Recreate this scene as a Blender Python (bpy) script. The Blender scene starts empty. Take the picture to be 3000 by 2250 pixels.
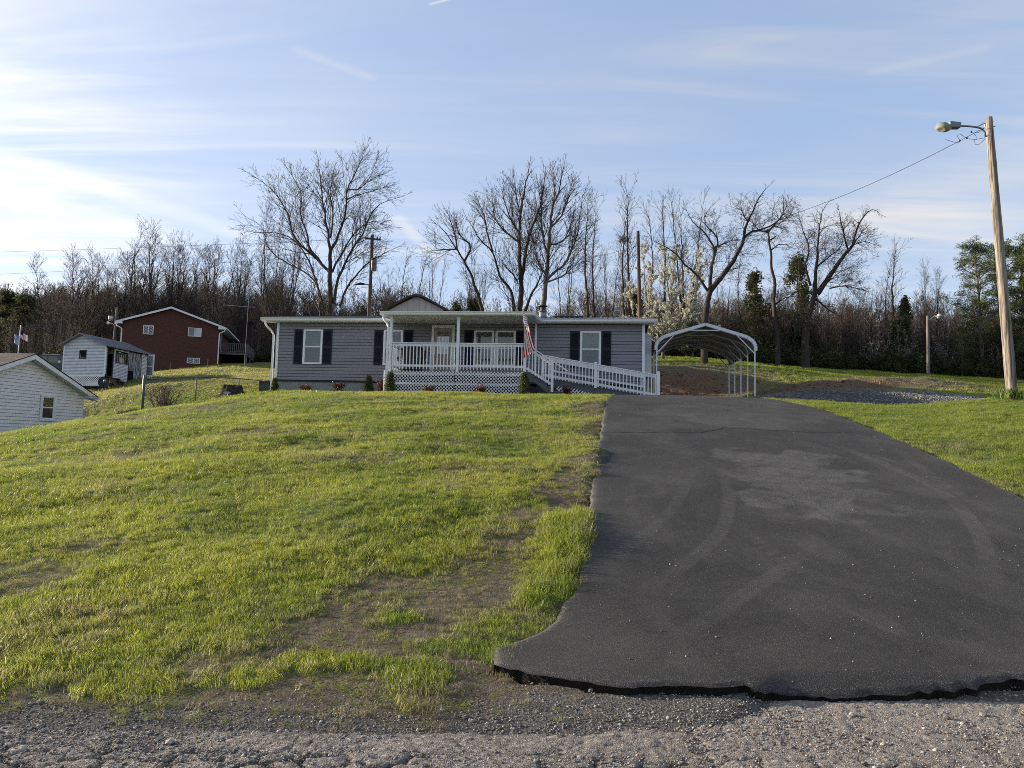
import bpy, math, random
import numpy as np
from mathutils import Vector, Matrix
random.seed(7); rng = np.random.default_rng(7)
SC = bpy.context.scene; COL = SC.collection
# ------------------------------------------------------------------ camera, light, exposure
PIT, ROL = math.radians(4.67), math.radians(1.4)
EYE = Vector((0, 0, 1.5))
_f = Vector((0, math.cos(PIT), math.sin(PIT))); _r0 = Vector((1, 0, 0)); _u0 = _r0.cross(_f)
_R = _r0*math.cos(ROL) + _u0*math.sin(ROL); _U = _u0*math.cos(ROL) - _r0*math.sin(ROL)
cam = bpy.data.objects.new('camera', bpy.data.cameras.new('camera')); COL.objects.link(cam)
m = Matrix((_R, _U, -_f)).transposed().to_4x4(); m.translation = EYE
cam.matrix_world = m
cam.data.sensor_width = 36; cam.data.lens = 36*2080/3000; cam.data.clip_end = 3000; cam.data.clip_start = .05
SC.camera = cam
SUN_AZ, SUN_EL = math.radians(-73), math.radians(14)
SUNV = Vector((math.sin(SUN_AZ)*math.cos(SUN_EL), math.cos(SUN_AZ)*math.cos(SUN_EL), math.sin(SUN_EL)))
sl = bpy.data.lights.new('sun', 'SUN'); sl.energy = 5.0; sl.angle = math.radians(.6); sl.color = (1, .86, .66)
so = bpy.data.objects.new('sun', sl); COL.objects.link(so)
so.rotation_euler = SUNV.to_track_quat('Z', 'Y').to_euler(); so.location = (-60, 20, 40)
SC.view_settings.view_transform = 'Standard'; SC.view_settings.look = 'None'
SC.view_settings.exposure = 1.3; SC.view_settings.gamma = 1
SC.cycles.use_denoising = False; SC.cycles.filter_width = 0.9
SC.cycles.max_bounces = 6; SC.cycles.transparent_max_bounces = 8
W = bpy.data.worlds.new('World'); SC.world = W; W.use_nodes = True
NT = W.node_tree; N = NT.nodes; L = NT.links
bg = N['Background']; bg.inputs['Strength'].default_value = .15
sky = N.new('ShaderNodeTexSky'); sky.sky_type = 'NISHITA'; sky.sun_disc = False
sky.sun_elevation = SUN_EL; sky.sun_rotation = SUN_AZ; sky.altitude = 300
sky.air_density = 1.0; sky.dust_density = 2.6; sky.ozone_density = 1.6
def wm(op, a, b=None, c=None, vec=False):
    n = N.new('ShaderNodeVectorMath' if vec else 'ShaderNodeMath'); n.operation = op
    for i, v in enumerate((a, b, c)):
        if v is None: continue
        if isinstance(v, bpy.types.NodeSocket): L.new(v, n.inputs[i])
        else: n.inputs[i].default_value = v
    return n.outputs['Value'] if (vec and op in ('DOT_PRODUCT', 'LENGTH', 'DISTANCE')) else n.outputs[0]
tc = N.new('ShaderNodeTexCoord'); sp = N.new('ShaderNodeSeparateXYZ'); L.new(tc.outputs['Generated'], sp.inputs[0])
zz = wm('MAXIMUM', wm('ADD', sp.outputs[2], .06), .02)
cb = N.new('ShaderNodeCombineXYZ'); L.new(wm('DIVIDE', sp.outputs[0], zz), cb.inputs[0]); L.new(wm('DIVIDE', sp.outputs[1], zz), cb.inputs[1])
def sky_noise(rot, scl, scale, detail, dist, lo, hi):
    mp = N.new('ShaderNodeMapping'); mp.inputs['Rotation'].default_value = (0, 0, math.radians(rot)); mp.inputs['Scale'].default_value = scl
    L.new(cb.outputs[0], mp.inputs[0])
    nz = N.new('ShaderNodeTexNoise'); nz.inputs['Scale'].default_value = scale; nz.inputs['Detail'].default_value = detail
    nz.inputs['Roughness'].default_value = .55; nz.inputs['Distortion'].default_value = dist; L.new(mp.outputs[0], nz.inputs['Vector'])
    mr = N.new('ShaderNodeMapRange'); mr.interpolation_type = 'SMOOTHSTEP'
    mr.inputs['From Min'].default_value = lo; mr.inputs['From Max'].default_value = hi
    L.new(nz.outputs['Fac'], mr.inputs['Value']); return mr.outputs[0]
n1 = sky_noise(38, (.35, 1.3, 1), 1.1, 7, .9, .37, .72)
n2 = sky_noise(-14, (.3, 2.0, 1), 1.7, 8, 1.6, .45, .78)
n3 = sky_noise(20, (1, 1, 1), .45, 3, .3, .35, .7)
cl = wm('MULTIPLY', wm('ADD', n1, wm('MULTIPLY', n2, .8)), wm('ADD', wm('MULTIPLY', n3, .8), .25))
def plane_pt(px, py):
    d = (_f*2080 + _R*(px-1500) - _U*(py-1125)).normalized(); return Vector((d.x/max(d.z+.06, .02), d.y/max(d.z+.06, .02), 0))
def streak(a, b, w, amt):
    a, b = plane_pt(*a), plane_pt(*b); ab = b-a
    pa = wm('SUBTRACT', cb.outputs[0], a, vec=True)
    t = N.new('ShaderNodeMath'); t.operation = 'DIVIDE'; t.use_clamp = True
    L.new(wm('DOT_PRODUCT', pa, ab, vec=True), t.inputs[0]); t.inputs[1].default_value = ab.length_squared
    sc = N.new('ShaderNodeVectorMath'); sc.operation = 'SCALE'; sc.inputs[0].default_value = ab; L.new(t.outputs[0], sc.inputs['Scale'])
    d = wm('LENGTH', wm('SUBTRACT', pa, sc.outputs[0], vec=True), vec=True)
    mr = N.new('ShaderNodeMapRange'); mr.interpolation_type = 'SMOOTHSTEP'; mr.inputs['From Min'].default_value = w; mr.inputs['From Max'].default_value = 0
    mr.inputs['To Max'].default_value = amt; L.new(d, mr.inputs['Value']); return mr.outputs[0]
for s in (((1262, 12), (1330, -6), .006, .9), ((1165, 640), (1285, 765), .05, .4), ((-50, 435), (720, 690), .12, .3), ((-50, 560), (450, 690), .2, .25), ((880, 150), (1080, 225), .03, .22), ((2560, 210), (2880, 140), .03, .18)):
    cl = wm('ADD', cl, streak(*s))
cm = N.new('ShaderNodeMath'); cm.operation = 'MULTIPLY'; cm.use_clamp = True; L.new(cl, cm.inputs[0]); cm.inputs[1].default_value = 1.0
gm = N.new('ShaderNodeGamma'); L.new(sky.outputs[0], gm.inputs[0]); gm.inputs[1].default_value = .44
tn = N.new('ShaderNodeMix'); tn.data_type = 'RGBA'; tn.blend_type = 'MULTIPLY'; tn.inputs[0].default_value = 1; L.new(gm.outputs[0], tn.inputs[6]); tn.inputs[7].default_value = (1.06, 1.18, 1.44, 1)
class _S: outputs = [tn.outputs[2]]
sky = _S
bw = N.new('ShaderNodeRGBToBW'); L.new(sky.outputs[0], bw.inputs[0])
cw = N.new('ShaderNodeCombineColor')
L.new(wm('MULTIPLY', bw.outputs[0], 1.38), cw.inputs[0]); L.new(wm('MULTIPLY', bw.outputs[0], 1.39), cw.inputs[1]); L.new(wm('MULTIPLY', bw.outputs[0], 1.44), cw.inputs[2])
mx = N.new('ShaderNodeMix'); mx.data_type = 'RGBA'; L.new(cm.outputs[0], mx.inputs[0]); L.new(sky.outputs[0], mx.inputs[6]); L.new(cw.outputs[0], mx.inputs[7])
L.new(mx.outputs[2], bg.inputs['Color'])

# ------------------------------------------------------------------ helpers
A66 = math.radians(-6.6)
HU = Vector((math.cos(A66), math.sin(A66), 0)); HV = Vector((-math.sin(A66), math.cos(A66), 0))
def at(px, py, Y):
    d = _f*2080 + _R*(px-1500) - _U*(py-1125); return EYE + d*(Y/d.y)
ZO = {}
def prop(o, label=None, cat=None, group=None, kind=None):
    if label: o['label'] = label
    if cat: o['category'] = cat
    if group: o['group'] = group
    if kind: o['kind'] = kind
    return o
def thing(name, label, cat, loc, rz=0, group=None, zoff=None):
    o = bpy.data.objects.new(name, None); COL.objects.link(o); o.empty_display_size = .2
    o.location = loc; o.rotation_euler = (0, 0, rz); ZO[o.name] = loc[2] if zoff is None else zoff
    return prop(o, label, cat, group)
def put(name, mesh, parent=None, loc=(0, 0, 0), rot=(0, 0, 0), scl=None, **k):
    o = bpy.data.objects.new(name, mesh); COL.objects.link(o)
    z = ZO.get(parent.name, 0) if parent else 0
    if parent: o.parent = parent
    ZO[o.name] = z
    o.location = (loc[0], loc[1], loc[2]) if k.pop('raw', False) or not parent else (loc[0], loc[1], loc[2]-z)
    o.rotation_euler = rot
    if scl: o.scale = scl
    return prop(o, **k)
def sub(name, mesh, parent, loc, rot=(0, 0, 0), **k):   # child of a part that itself sits at the thing's origin
    return put(name, mesh, parent, loc, rot, **k)
class MB:
    def __init__(s): s.v = []; s.f = []; s.m = []; s.cm = 0
    def add(s, vs, fs):
        b = len(s.v); s.v += [tuple(v) for v in vs]; s.f += [tuple(b+i for i in f) for f in fs]; s.m += [s.cm]*len(fs); return s
    def box(s, x0, x1, y0, y1, z0, z1):
        return s.add([(x0,y0,z0),(x1,y0,z0),(x1,y1,z0),(x0,y1,z0),(x0,y0,z1),(x1,y0,z1),(x1,y1,z1),(x0,y1,z1)],
                     [(0,3,2,1),(4,5,6,7),(0,1,5,4),(1,2,6,5),(2,3,7,6),(3,0,4,7)])
    def bar(s, p, q, w, h, up=(0, 0, 1)):
        p, q = Vector(p), Vector(q); d = (q-p).normalized(); up = Vector(up)
        if abs(d.dot(up)) > .98: up = Vector((0, 1, 0))
        a = d.cross(up).normalized(); b = a.cross(d).normalized()
        vs = [e + a*sa*w/2 + b*sb*h/2 for e in (p, q) for sa, sb in ((-1,-1),(1,-1),(1,1),(-1,1))]
        return s.add(vs, [(0,1,2,3),(7,6,5,4),(0,4,5,1),(1,5,6,2),(2,6,7,3),(3,7,4,0)])
    def tube(s, pts, rad, n=8, cap=True):
        pts = [Vector(p) for p in pts]; rings = []; prev = None
        if not hasattr(rad, '__len__'): rad = [rad]*len(pts)
        for i, p in enumerate(pts):
            d = (pts[min(i+1, len(pts)-1)] - pts[max(i-1, 0)]).normalized()
            if prev is None: a = d.orthogonal().normalized()
            else:
                a = prev - d*prev.dot(d); a = a.normalized() if a.length > 1e-4 else d.orthogonal().normalized()
            prev = a; b = d.cross(a)
            rings.append([p + (a*math.cos(2*math.pi*k/n) + b*math.sin(2*math.pi*k/n))*rad[i] for k in range(n)])
        vs = [v for r in rings for v in r]; fs = []
        for i in range(len(pts)-1):
            for k in range(n):
                k2 = (k+1) % n; fs.append((i*n+k, i*n+k2, (i+1)*n+k2, (i+1)*n+k))
        if cap: fs += [tuple(range(n))[::-1], tuple(range((len(pts)-1)*n, len(pts)*n))]
        return s.add(vs, fs)
    def prism(s, poly, off):   # planar polygon (3d points) extruded by off
        off = Vector(off); P = [Vector(p) for p in poly]; n = len(P)
        return s.add(P + [p+off for p in P], [tuple(range(n))[::-1], tuple(range(n, 2*n))] + [(i, (i+1) % n, (i+1) % n+n, i+n) for i in range(n)])
    def mesh(s, name, mats, smooth=False, dz=0):
        me = bpy.data.meshes.new(name); me.from_pydata([(x, y, z-dz) for x, y, z in s.v], [], s.f)
        for q in (mats if isinstance(mats, (list, tuple)) else [mats]): me.materials.append(q)
        if max(s.m, default=0) > 0: me.polygons.foreach_set('material_index', s.m)
        if smooth: me.shade_smooth()
        me.update(); return me
    def build(s, name, mats, parent=None, smooth=False, **k):
        z = ZO.get(parent.name, 0) if parent else 0
        me = s.mesh(name, mats, smooth, z); o = bpy.data.objects.new(name, me); COL.objects.link(o)
        if parent: o.parent = parent
        ZO[o.name] = z; return prop(o, **k)
def copy_tree(o, parent=None):
    c = o.copy(); COL.objects.link(c); c.parent = parent; ZO[c.name] = ZO.get(o.name, 0)
    for ch in list(o.children): copy_tree(ch, c)
    return c
def np_mesh(name, V, F, mat=None, attrs=None, smooth=False):
    """V (n,3); F (k,3) or (k,4) uniform"""
    me = bpy.data.meshes.new(name); V = np.asarray(V, np.float32); F = np.asarray(F, np.int32); k = F.shape[1]
    me.vertices.add(len(V)); me.vertices.foreach_set('co', V.ravel())
    me.loops.add(F.size); me.loops.foreach_set('vertex_index', F.ravel())
    me.polygons.add(len(F)); me.polygons.foreach_set('loop_start', np.arange(0, F.size, k, dtype=np.int32))
    me.polygons.foreach_set('loop_total', np.full(len(F), k, np.int32))
    if smooth: me.polygons.foreach_set('use_smooth', np.ones(len(F), bool))
    me.update(calc_edges=True)
    for a, d in (attrs or {}).items():
        at_ = me.attributes.new(a, 'FLOAT', 'POINT'); at_.data.foreach_set('value', np.asarray(d, np.float32).ravel())
    if mat: me.materials.append(mat)
    return me

# ------------------------------------------------------------------ materials
MATS = {}
def mat(name, col, rough=.7, spec=.4, col2=None, nscale=3, bump=0, bscale=60, stretch=None, metal=0, transl=0, detail=4, coord='Object', mixlo=.35, mixhi=.65, rand=0):
    if name in MATS: return MATS[name]
    M = bpy.data.materials.new(name); M.use_nodes = True; nt = M.node_tree; n = nt.nodes; l = nt.links
    b = n['Principled BSDF']; b.inputs['Roughness'].default_value = rough; b.inputs['Specular IOR Level'].default_value = spec
    b.inputs['Metallic'].default_value = metal; b.inputs['Base Color'].default_value = (*col, 1)
    t = n.new('ShaderNodeTexCoord'); src = t.outputs[coord]
    if stretch:
        mp = n.new('ShaderNodeMapping'); mp.inputs['Scale'].default_value = stretch; l.new(src, mp.inputs[0]); src = mp.outputs[0]
    col_out = None
    if col2:
        nz = n.new('ShaderNodeTexNoise'); nz.inputs['Scale'].default_value = nscale; nz.inputs['Detail'].default_value = detail; nz.inputs['Roughness'].default_value = .62; l.new(src, nz.inputs['Vector'])
        mr = n.new('ShaderNodeMapRange'); mr.inputs['From Min'].default_value = mixlo; mr.inputs['From Max'].default_value = mixhi; l.new(nz.outputs['Fac'], mr.inputs['Value'])
        mx = n.new('ShaderNodeMix'); mx.data_type = 'RGBA'; mx.inputs[6].default_value = (*col, 1); mx.inputs[7].default_value = (*col2, 1)
        l.new(mr.outputs[0], mx.inputs[0]); col_out = mx.outputs[2]; l.new(col_out, b.inputs['Base Color'])
    if rand:
        oi = n.new('ShaderNodeObjectInfo'); mr = n.new('ShaderNodeMapRange'); mr.inputs['To Min'].default_value = 1-rand; mr.inputs['To Max'].default_value = 1+rand
        l.new(oi.outputs['Random'], mr.inputs['Value']); sc = n.new('ShaderNodeVectorMath'); sc.operation = 'SCALE'
        if col_out: l.new(col_out, sc.inputs[0])
        else: sc.inputs[0].default_value = col
        l.new(mr.outputs[0], sc.inputs['Scale']); l.new(sc.outputs[0], b.inputs['Base Color']); col_out = sc.outputs[0]
    if bump:
        nb = n.new('ShaderNodeTexNoise'); nb.inputs['Scale'].default_value = bscale; nb.inputs['Detail'].default_value = 5; l.new(src, nb.inputs['Vector'])
        bp = n.new('ShaderNodeBump'); bp.inputs['Strength'].default_value = bump; bp.inputs['Distance'].default_value = .02; l.new(nb.outputs['Fac'], bp.inputs['Height']); l.new(bp.outputs[0], b.inputs['Normal'])
    if transl:
        tr = n.new('ShaderNodeBsdfTranslucent'); ms = n.new('ShaderNodeMixShader'); ms.inputs[0].default_value = transl
        if col_out: l.new(col_out, tr.inputs[0])
        else: tr.inputs[0].default_value = (*col, 1)
        l.new(b.outputs[0], ms.inputs[1]); l.new(tr.outputs[0], ms.inputs[2]); l.new(ms.outputs[0], n['Material Output'].inputs[0])
    MATS[name] = M; return M
SID = mat('grey_vinyl', (.225,.222,.248), .55, .25, (.205,.202,.226), 1.2, .15, 40, (.4, 1, 6), rand=.04)
WHT = mat('white_paint', (.78,.79,.81), .45, .4, (.66,.68,.72), 4, .08, 60)
WHT2 = mat('white_trim', (.78,.79,.80), .4, .4, (.70,.71,.71), 2)
PAINT_OLD = mat('weathered_white', (.62,.65,.70), .6, .3, (.50,.52,.54), 3, .1, 30)
NAVY = mat('navy_shutter', (.006,.008,.018), .5, .3)
BLK = mat('black', (.012,.012,.013), .5, .4)
GROOVE = mat('shadow_groove', (.035,.035,.04), .9, .1)
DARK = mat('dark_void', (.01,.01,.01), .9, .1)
SOF = mat('soffit_white', (.60,.61,.60), .6, .3)
ROOFM = mat('brown_metal_roof', (.045,.04,.045), .35, .5, (.065,.055,.06), 6)
GALV = mat('galvanised_steel', (.50,.52,.55), .42, .5, (.40,.42,.45), 8, metal=.5)
CARP = mat('carport_white_steel', (.62,.65,.70), .4, .5, (.55,.58,.62), 3)
CARPU = mat('carport_sheet', (.30,.29,.26), .45, .5, (.22,.21,.19), 2, metal=.3)
CONC = mat('concrete_block', (.26,.28,.27), .9, .2, (.20,.23,.21), 6, .5, 50, rand=.08)
GREYP = mat('grey_deck_paint', (.115,.12,.135), .7, .3, (.09,.095,.11), 5, .2, 50)
BEIGE = mat('beige_siding', (.50,.46,.41), .6, .3, (.40,.36,.32), 2, .1, 20, (1, 1, .3))
DOORM = mat('door_greige', (.30,.28,.26), .5, .4)
BLIND = mat('blinds', (.27,.28,.26), .6, .3)
CURT = mat('curtain_grey', (.26,.26,.26), .8, .2, (.40,.40,.40), 5, stretch=(3, 1, 1))
CURT2 = mat('shade_taupe', (.20,.19,.175), .8, .2)
SHING = mat('brown_shingle', (.14,.10,.085), .9, .2, (.07,.055,.05), 9, .4, 60, (1, 4, 1), rand=.2)
WOODP = mat('pole_wood', (.27,.235,.20), .85, .2, (.075,.06,.05), 20, 1.0, 40, (1, 1, .03), mixlo=.42, mixhi=.62)
WOODD = mat('dark_pole_wood', (.12,.085,.065), .9, .2, (.07,.05,.04), 6, .5, 30, (1, 1, .06))
WOODG = mat('grey_old_wood', (.16,.15,.15), .85, .2, (.09,.085,.085), 8, .4, 30, (1, 1, .1))
LAMPM = mat('lamp_grey', (.16,.19,.19), .5, .4)
LENS = mat('lamp_lens', (.38,.37,.31), .25, .5)
WIRE = mat('wire_black', (.015,.015,.017), 1.0, .0)
DKGREEN = mat('post_dark_green', (.05,.065,.065), .45, .5)
BARK = mat('bark', (.060,.050,.042), .9, .15, (.034,.029,.025), 7, .8, 12, (1, 1, .2))
TWIG = mat('twigs', (.062,.050,.044), .85, .15, rand=.15)
BARKL = mat('bark_pale', (.13,.115,.10), .9, .15, (.07,.06,.052), 6, .8, 12, (1, 1, .2))
RUST = mat('rusty_fence_pipe', (.16,.09,.06), .8, .3)
def glass(name, tint=(.03,.035,.04), refl=.5):
    M = bpy.data.materials.new(name); M.use_nodes = True; nt = M.node_tree; n = nt.nodes; l = nt.links
    g = n.new('ShaderNodeBsdfGlossy'); g.inputs['Roughness'].default_value = .03; g.inputs['Color'].default_value = (.9,.92,.95,1)
    t = n.new('ShaderNodeBsdfTransparent'); t.inputs[0].default_value = (.75,.78,.78,1)
    lw = n.new('ShaderNodeLayerWeight'); lw.inputs[0].default_value = .5
    a = n.new('ShaderNodeMath'); a.operation = 'MULTIPLY_ADD'; l.new(lw.outputs['Fresnel'], a.inputs[0]); a.inputs[1].default_value = .14; a.inputs[2].default_value = refl; a.use_clamp = True
    ms = n.new('ShaderNodeMixShader'); l.new(a.outputs[0], ms.inputs[0]); l.new(t.outputs[0], ms.inputs[1]); l.new(g.outputs[0], ms.inputs[2])
    l.new(ms.outputs[0], n['Material Output'].inputs[0]); MATS[name] = M; return M
GLASS = glass('window_glass', refl=.04)
GLASS2 = glass('window_glass_bright', refl=.17)
def brickmat():
    M = mat('red_brick', (.10,.03,.022), .85, .2, (.065,.022,.018), 6); nt = M.node_tree; n = nt.nodes; l = nt.links
    bt = n.new('ShaderNodeTexBrick'); bt.inputs['Color1'].default_value = (.105,.034,.026,1); bt.inputs['Color2'].default_value = (.066,.025,.020,1); bt.inputs['Mortar'].default_value = (.09,.065,.058,1)
    bt.inputs['Scale'].default_value = 1; bt.inputs['Brick Width'].default_value = .21; bt.inputs['Row Height'].default_value = .075; bt.inputs['Mortar Size'].default_value = .008
    t = n.new('ShaderNodeTexCoord'); s = n.new('ShaderNodeSeparateXYZ'); c = n.new('ShaderNodeCombineXYZ'); l.new(t.outputs['Object'], s.inputs[0])
    ad = n.new('ShaderNodeMath'); l.new(s.outputs[0], ad.inputs[0]); l.new(s.outputs[1], ad.inputs[1]); l.new(ad.outputs[0], c.inputs[0]); l.new(s.outputs[2], c.inputs[1]); l.new(c.outputs[0], bt.inputs[0])
    l.new(bt.outputs[0], n['Principled BSDF'].inputs['Base Color']); return M
BRICK = brickmat()

# ------------------------------------------------------------------ terrain
CP = []
def cp(x, y, z): CP.append((x, y, z))
def cpp(px, py, Y): p = at(px, py, Y); CP.append(tuple(p))
for x in (-60, -20, -8, -3, 0, 3, 8, 20, 60):
    cp(x, 4, .02); cp(x, 0, 0); cp(x, -20, 0)
for x, z in ((-30, .3), (-15, .2), (-8, .34), (-4, .45), (0, .52), (4, .6), (8, .76), (16, .9), (40, 1.2)): cp(x, 8, z)
for x, z in ((-30, .3), (-10, .75), (-5, 1.05), (0, 1.2), (5, 1.3), (10, 1.5), (18, 1.6)): cp(x, 12, z)
for x, z in ((-30, .5), (-14, .95), (-12, 1.2), (-6, 1.7), (0, 1.9), (6, 2.0), (12, 2.1), (22, 2.2)): cp(x, 16, z)
for x, z in ((-14.4, 1.26), (-12.1, 1.74), (-7, 2.3), (0, 2.5), (6, 2.6), (12, 2.62), (22, 2.8)): cp(x, 20, z)
for x, z in ((-17.4, 1.22), (-14, 1.9), (-9, 2.72), (-4, 3.02), (2, 3.1), (8, 3.16), (13.8, 3.02), (18, 3.1)): cp(x, 24, z)
for x, z in ((-20, 1.0), (-17, 1.7), (-13.2, 2.45), (-8.2, 3.15), (-4, 3.27), (2, 3.31), (8, 3.36), (12, 3.4)): cp(x, 27.5, z)
for x, z in ((-27, .8), (-22, 1.2), (-16, 2.3)): cp(x, 33, z)
for x, z in ((-11.5, 3.3), (-6, 3.35), (0, 3.35), (5, 3.38), (9, 3.38)): cp(x, 31, z)
cp(13, 30, 3.75); cp(17, 30, 3.82); cp(22, 30, 3.9); cp(16.3, 23.2, 3.28)
for x, z in ((-5, 3.7), (2, 3.7), (7, 3.4), (10, 3.42)): cp(x, 37, z)
for a in ((2300, 1158, 36), (1950, 1150, 40), (2080, 1150, 40.5), (1950, 1088, 44.5), (1950, 1047, 58), (2300, 1108, 44), (2300, 1074, 58), (2700, 1150, 33), (2700, 1124, 45), (2700, 1099, 58), (3000, 1152, 33), (3000, 1119, 56),
          (305, 1141, 48), (421, 1110, 52), (447, 1092, 64), (639, 1069, 66), (780, 1078, 60), (640, 1102, 50), (550, 1118, 45), (420, 1152, 42), (300, 1182, 42), (258, 1222, 40.5), (700, 1128, 40)): cpp(*a)
cp(-40, 45, 2.2); cp(-40, 60, 6.0); cp(-60, 60, 5.5); cp(-2, 46, 4.4); cp(-2, 60, 6.4); cp(8, 60, 8.6)
for x, z in ((-100, 9), (-70, 10), (-40, 12), (0, 11), (40, 12), (100, 12)): cp(x, 100, z)
for x, z in ((-60, 12), (60, 12)): cp(x, 140, z)
CPA = np.array(CP, float)
def _tk(d2): return np.where(d2 > 1e-9, .5*d2*np.log(np.maximum(d2, 1e-9)), 0)
_X = CPA[:, :2]/30; _n = len(_X)
_K = _tk(((_X[:, None]-_X[None])**2).sum(-1)) + np.eye(_n)*2e-4
_P = np.c_[np.ones(_n), _X]; _S = np.zeros((_n+3, _n+3)); _S[:_n, :_n] = _K; _S[:_n, _n:] = _P; _S[_n:, :_n] = _P.T
_wt = np.linalg.solve(_S, np.r_[CPA[:, 2], 0, 0, 0])
def sst(t): t = np.clip(t, 0, 1); return t*t*(3-2*t)
def vnoise(x, y, seed=0):
    xi = np.floor(x).astype(np.int64); yi = np.floor(y).astype(np.int64); fx = x-xi; fy = y-yi
    def h(a, b):
        v = (a*374761393 + b*668265263 + seed*982451653) & 0x7fffffff; v = (v ^ (v >> 13))*1274126177 & 0x7fffffff; return ((v ^ (v >> 16)) & 0xffff)/65535.
    u = fx*fx*(3-2*fx); w = fy*fy*(3-2*fy)
    return (h(xi, yi)*(1-u)+h(xi+1, yi)*u)*(1-w) + (h(xi, yi+1)*(1-u)+h(xi+1, yi+1)*u)*w
def fbm(x, y, sc, oct=3, seed=0):
    r = 0; a = 1; t = 0
    for i in range(oct): r = r + a*vnoise(x*sc+i*17.3, y*sc+i*9.1, seed+i); t += a; a *= .5; sc *= 2.03
    return r/t
def Hs(x, y):
    x = np.atleast_1d(np.asarray(x, float)); y = np.atleast_1d(np.asarray(y, float)); sh = x.shape; x = x.ravel(); y = y.ravel()
    out = np.empty(len(x)); xc = np.clip(x, -110, 110)/30; yc = np.clip(y, -20, 140)/30
    for i in range(0, len(x), 20000):
        a = xc[i:i+20000, None]; b = yc[i:i+20000, None]
        d2 = (a-_X[:, 0])**2 + (b-_X[:, 1])**2
        out[i:i+20000] = _tk(d2)@_wt[:_n] + _wt[_n] + _wt[_n+1]*a[:, 0] + _wt[_n+2]*b[:, 0]
    # distant ridge: high on the left, a saddle behind the house, high again on the right
    th = x/np.maximum(y, 1); rh = 22 - 7*np.exp(-((th-.05)/.2)**2) + 1.3*np.sin(th*9)
    k = sst((y-90)/80); out = out*(1-k) + rh*k
    road = sst((3.98+.62*sst((x-1.0)/.8)-y)/.4); out = out*(1-road) + (-.03)*road
    return out.reshape(sh)
def H(x, y):
    x = np.asarray(x, float); y = np.asarray(y, float)
    z = Hs(x, y); lump = (fbm(x, y, .55, 3, 3)-.5)*.24 + (fbm(x, y, 2.2, 2, 9)-.5)*.05
    z = z + lump.reshape(z.shape)*sst((y-5)/4.)*(1-.75*sst((y-24)/4)*(1-sst((y-38)/4)))
    xs = np.broadcast_to(x, z.shape); ys = np.broadcast_to(y, z.shape)
    bk = np.exp(-(((xs-9)/7)**4)-(((ys-42.5)/2.8)**2)); z = z + bk*(fbm(xs, ys, 1.1, 4, 21)-.5)*1.1
    gv = np.exp(-(((xs-14.2)/4.5)**4)-(((ys-28.4)/2.6)**2)); z = z + gv*(.28+(fbm(xs, ys, .8, 3, 33)-.5)*.3)
    mz = np.exp(-(((xs-17.5)/6)**4)-(((ys-36)/2.2)**2)); z = z + mz*(.55+(fbm(xs, ys, 1.3, 3, 31)-.5)*.5)
    return z
def h1(x, y): return float(H(x, y).ravel()[0])
def ghit(px, py, lo=2, hi=60):
    d = _f*2080 + _R*(px-1500) - _U*(py-1125); Y = np.arange(lo, hi, .05)
    X = d.x/d.y*Y; Z = EYE.z + d.z/d.y*Y; hh = Hs(X, Y); i = np.argmax(Z < hh)
    if not (Z < hh).any(): i = np.argmin(Z-hh)
    return (X[i], Y[i])
# driveway outline
LE = [ghit(*p) for p in ((1440, 1978), (1535, 1915), (1622, 1840), (1685, 1745), (1722, 1574), (1742, 1370), (1758, 1290), (1768, 1220), (1772, 1180))]
REp = [ghit(*p) for p in ((3000, 1468), (2760, 1350), (2560, 1262), (2440, 1212))]
LE = sorted(LE, key=lambda p: p[1]); REp = sorted(REp, key=lambda p: p[1])
LY = np.array([p[1] for p in LE]); LX = np.array([p[0] for p in LE])
s0 = (REp[1][0]-REp[0][0])/(REp[1][1]-REp[0][1])
RX = np.array([REp[0][0]+3.2, REp[0][0]+.2] + [p[0] for p in REp]); RY = np.array([3.9, REp[0][1]-3] + [p[1] for p in REp])
YEND = 29.6
LX = np.r_[LX, 4.4]; LY = np.r_[LY, max(YEND, LY[-1]+1)]; RX = np.r_[RX, RX[-1]+.6]; RY = np.r_[RY, max(YEND, RY[-1]+1)]
def dl(y): return np.interp(y, LY, LX) + (fbm(np.asarray(y, float), np.zeros_like(np.asarray(y, float)), 2.6, 3, 5)-.5)*.09
def dr(y): return np.interp(y, RY, RX) + (fbm(np.asarray(y, float), np.ones_like(np.asarray(y, float)), 2.0, 3, 6)-.5)*.12
_fp = []
for px_, py_ in ((1440, 1972), (1560, 2003), (1700, 2024), (1900, 2036), (2200, 2040), (2500, 2044), (2800, 2034), (3000, 2024)):
    d_ = _f*2080 + _R*(px_-1500) - _U*(py_-1125); t_ = (.042-1.5)/d_.z; _fp.append((d_.x*t_, d_.y*t_))
_fx = [p[0] for p in _fp]+[12]; _fy = [p[1] for p in _fp]+[_fp[-1][1]]
def dfront(x):
    x = np.asarray(x, float); b = np.interp(x, _fx, _fy)
    return b + (fbm(x, x*0, 3.0, 4, 8)-.5)*.09 + (fbm(x, x*0, 14., 4, 18)-.5)*.09
def in_drive(x, y, mg=0.): return (x > dl(y)-mg) & (x < dr(y)+mg) & (y > dfront(x)-mg) & (y < YEND)
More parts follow.
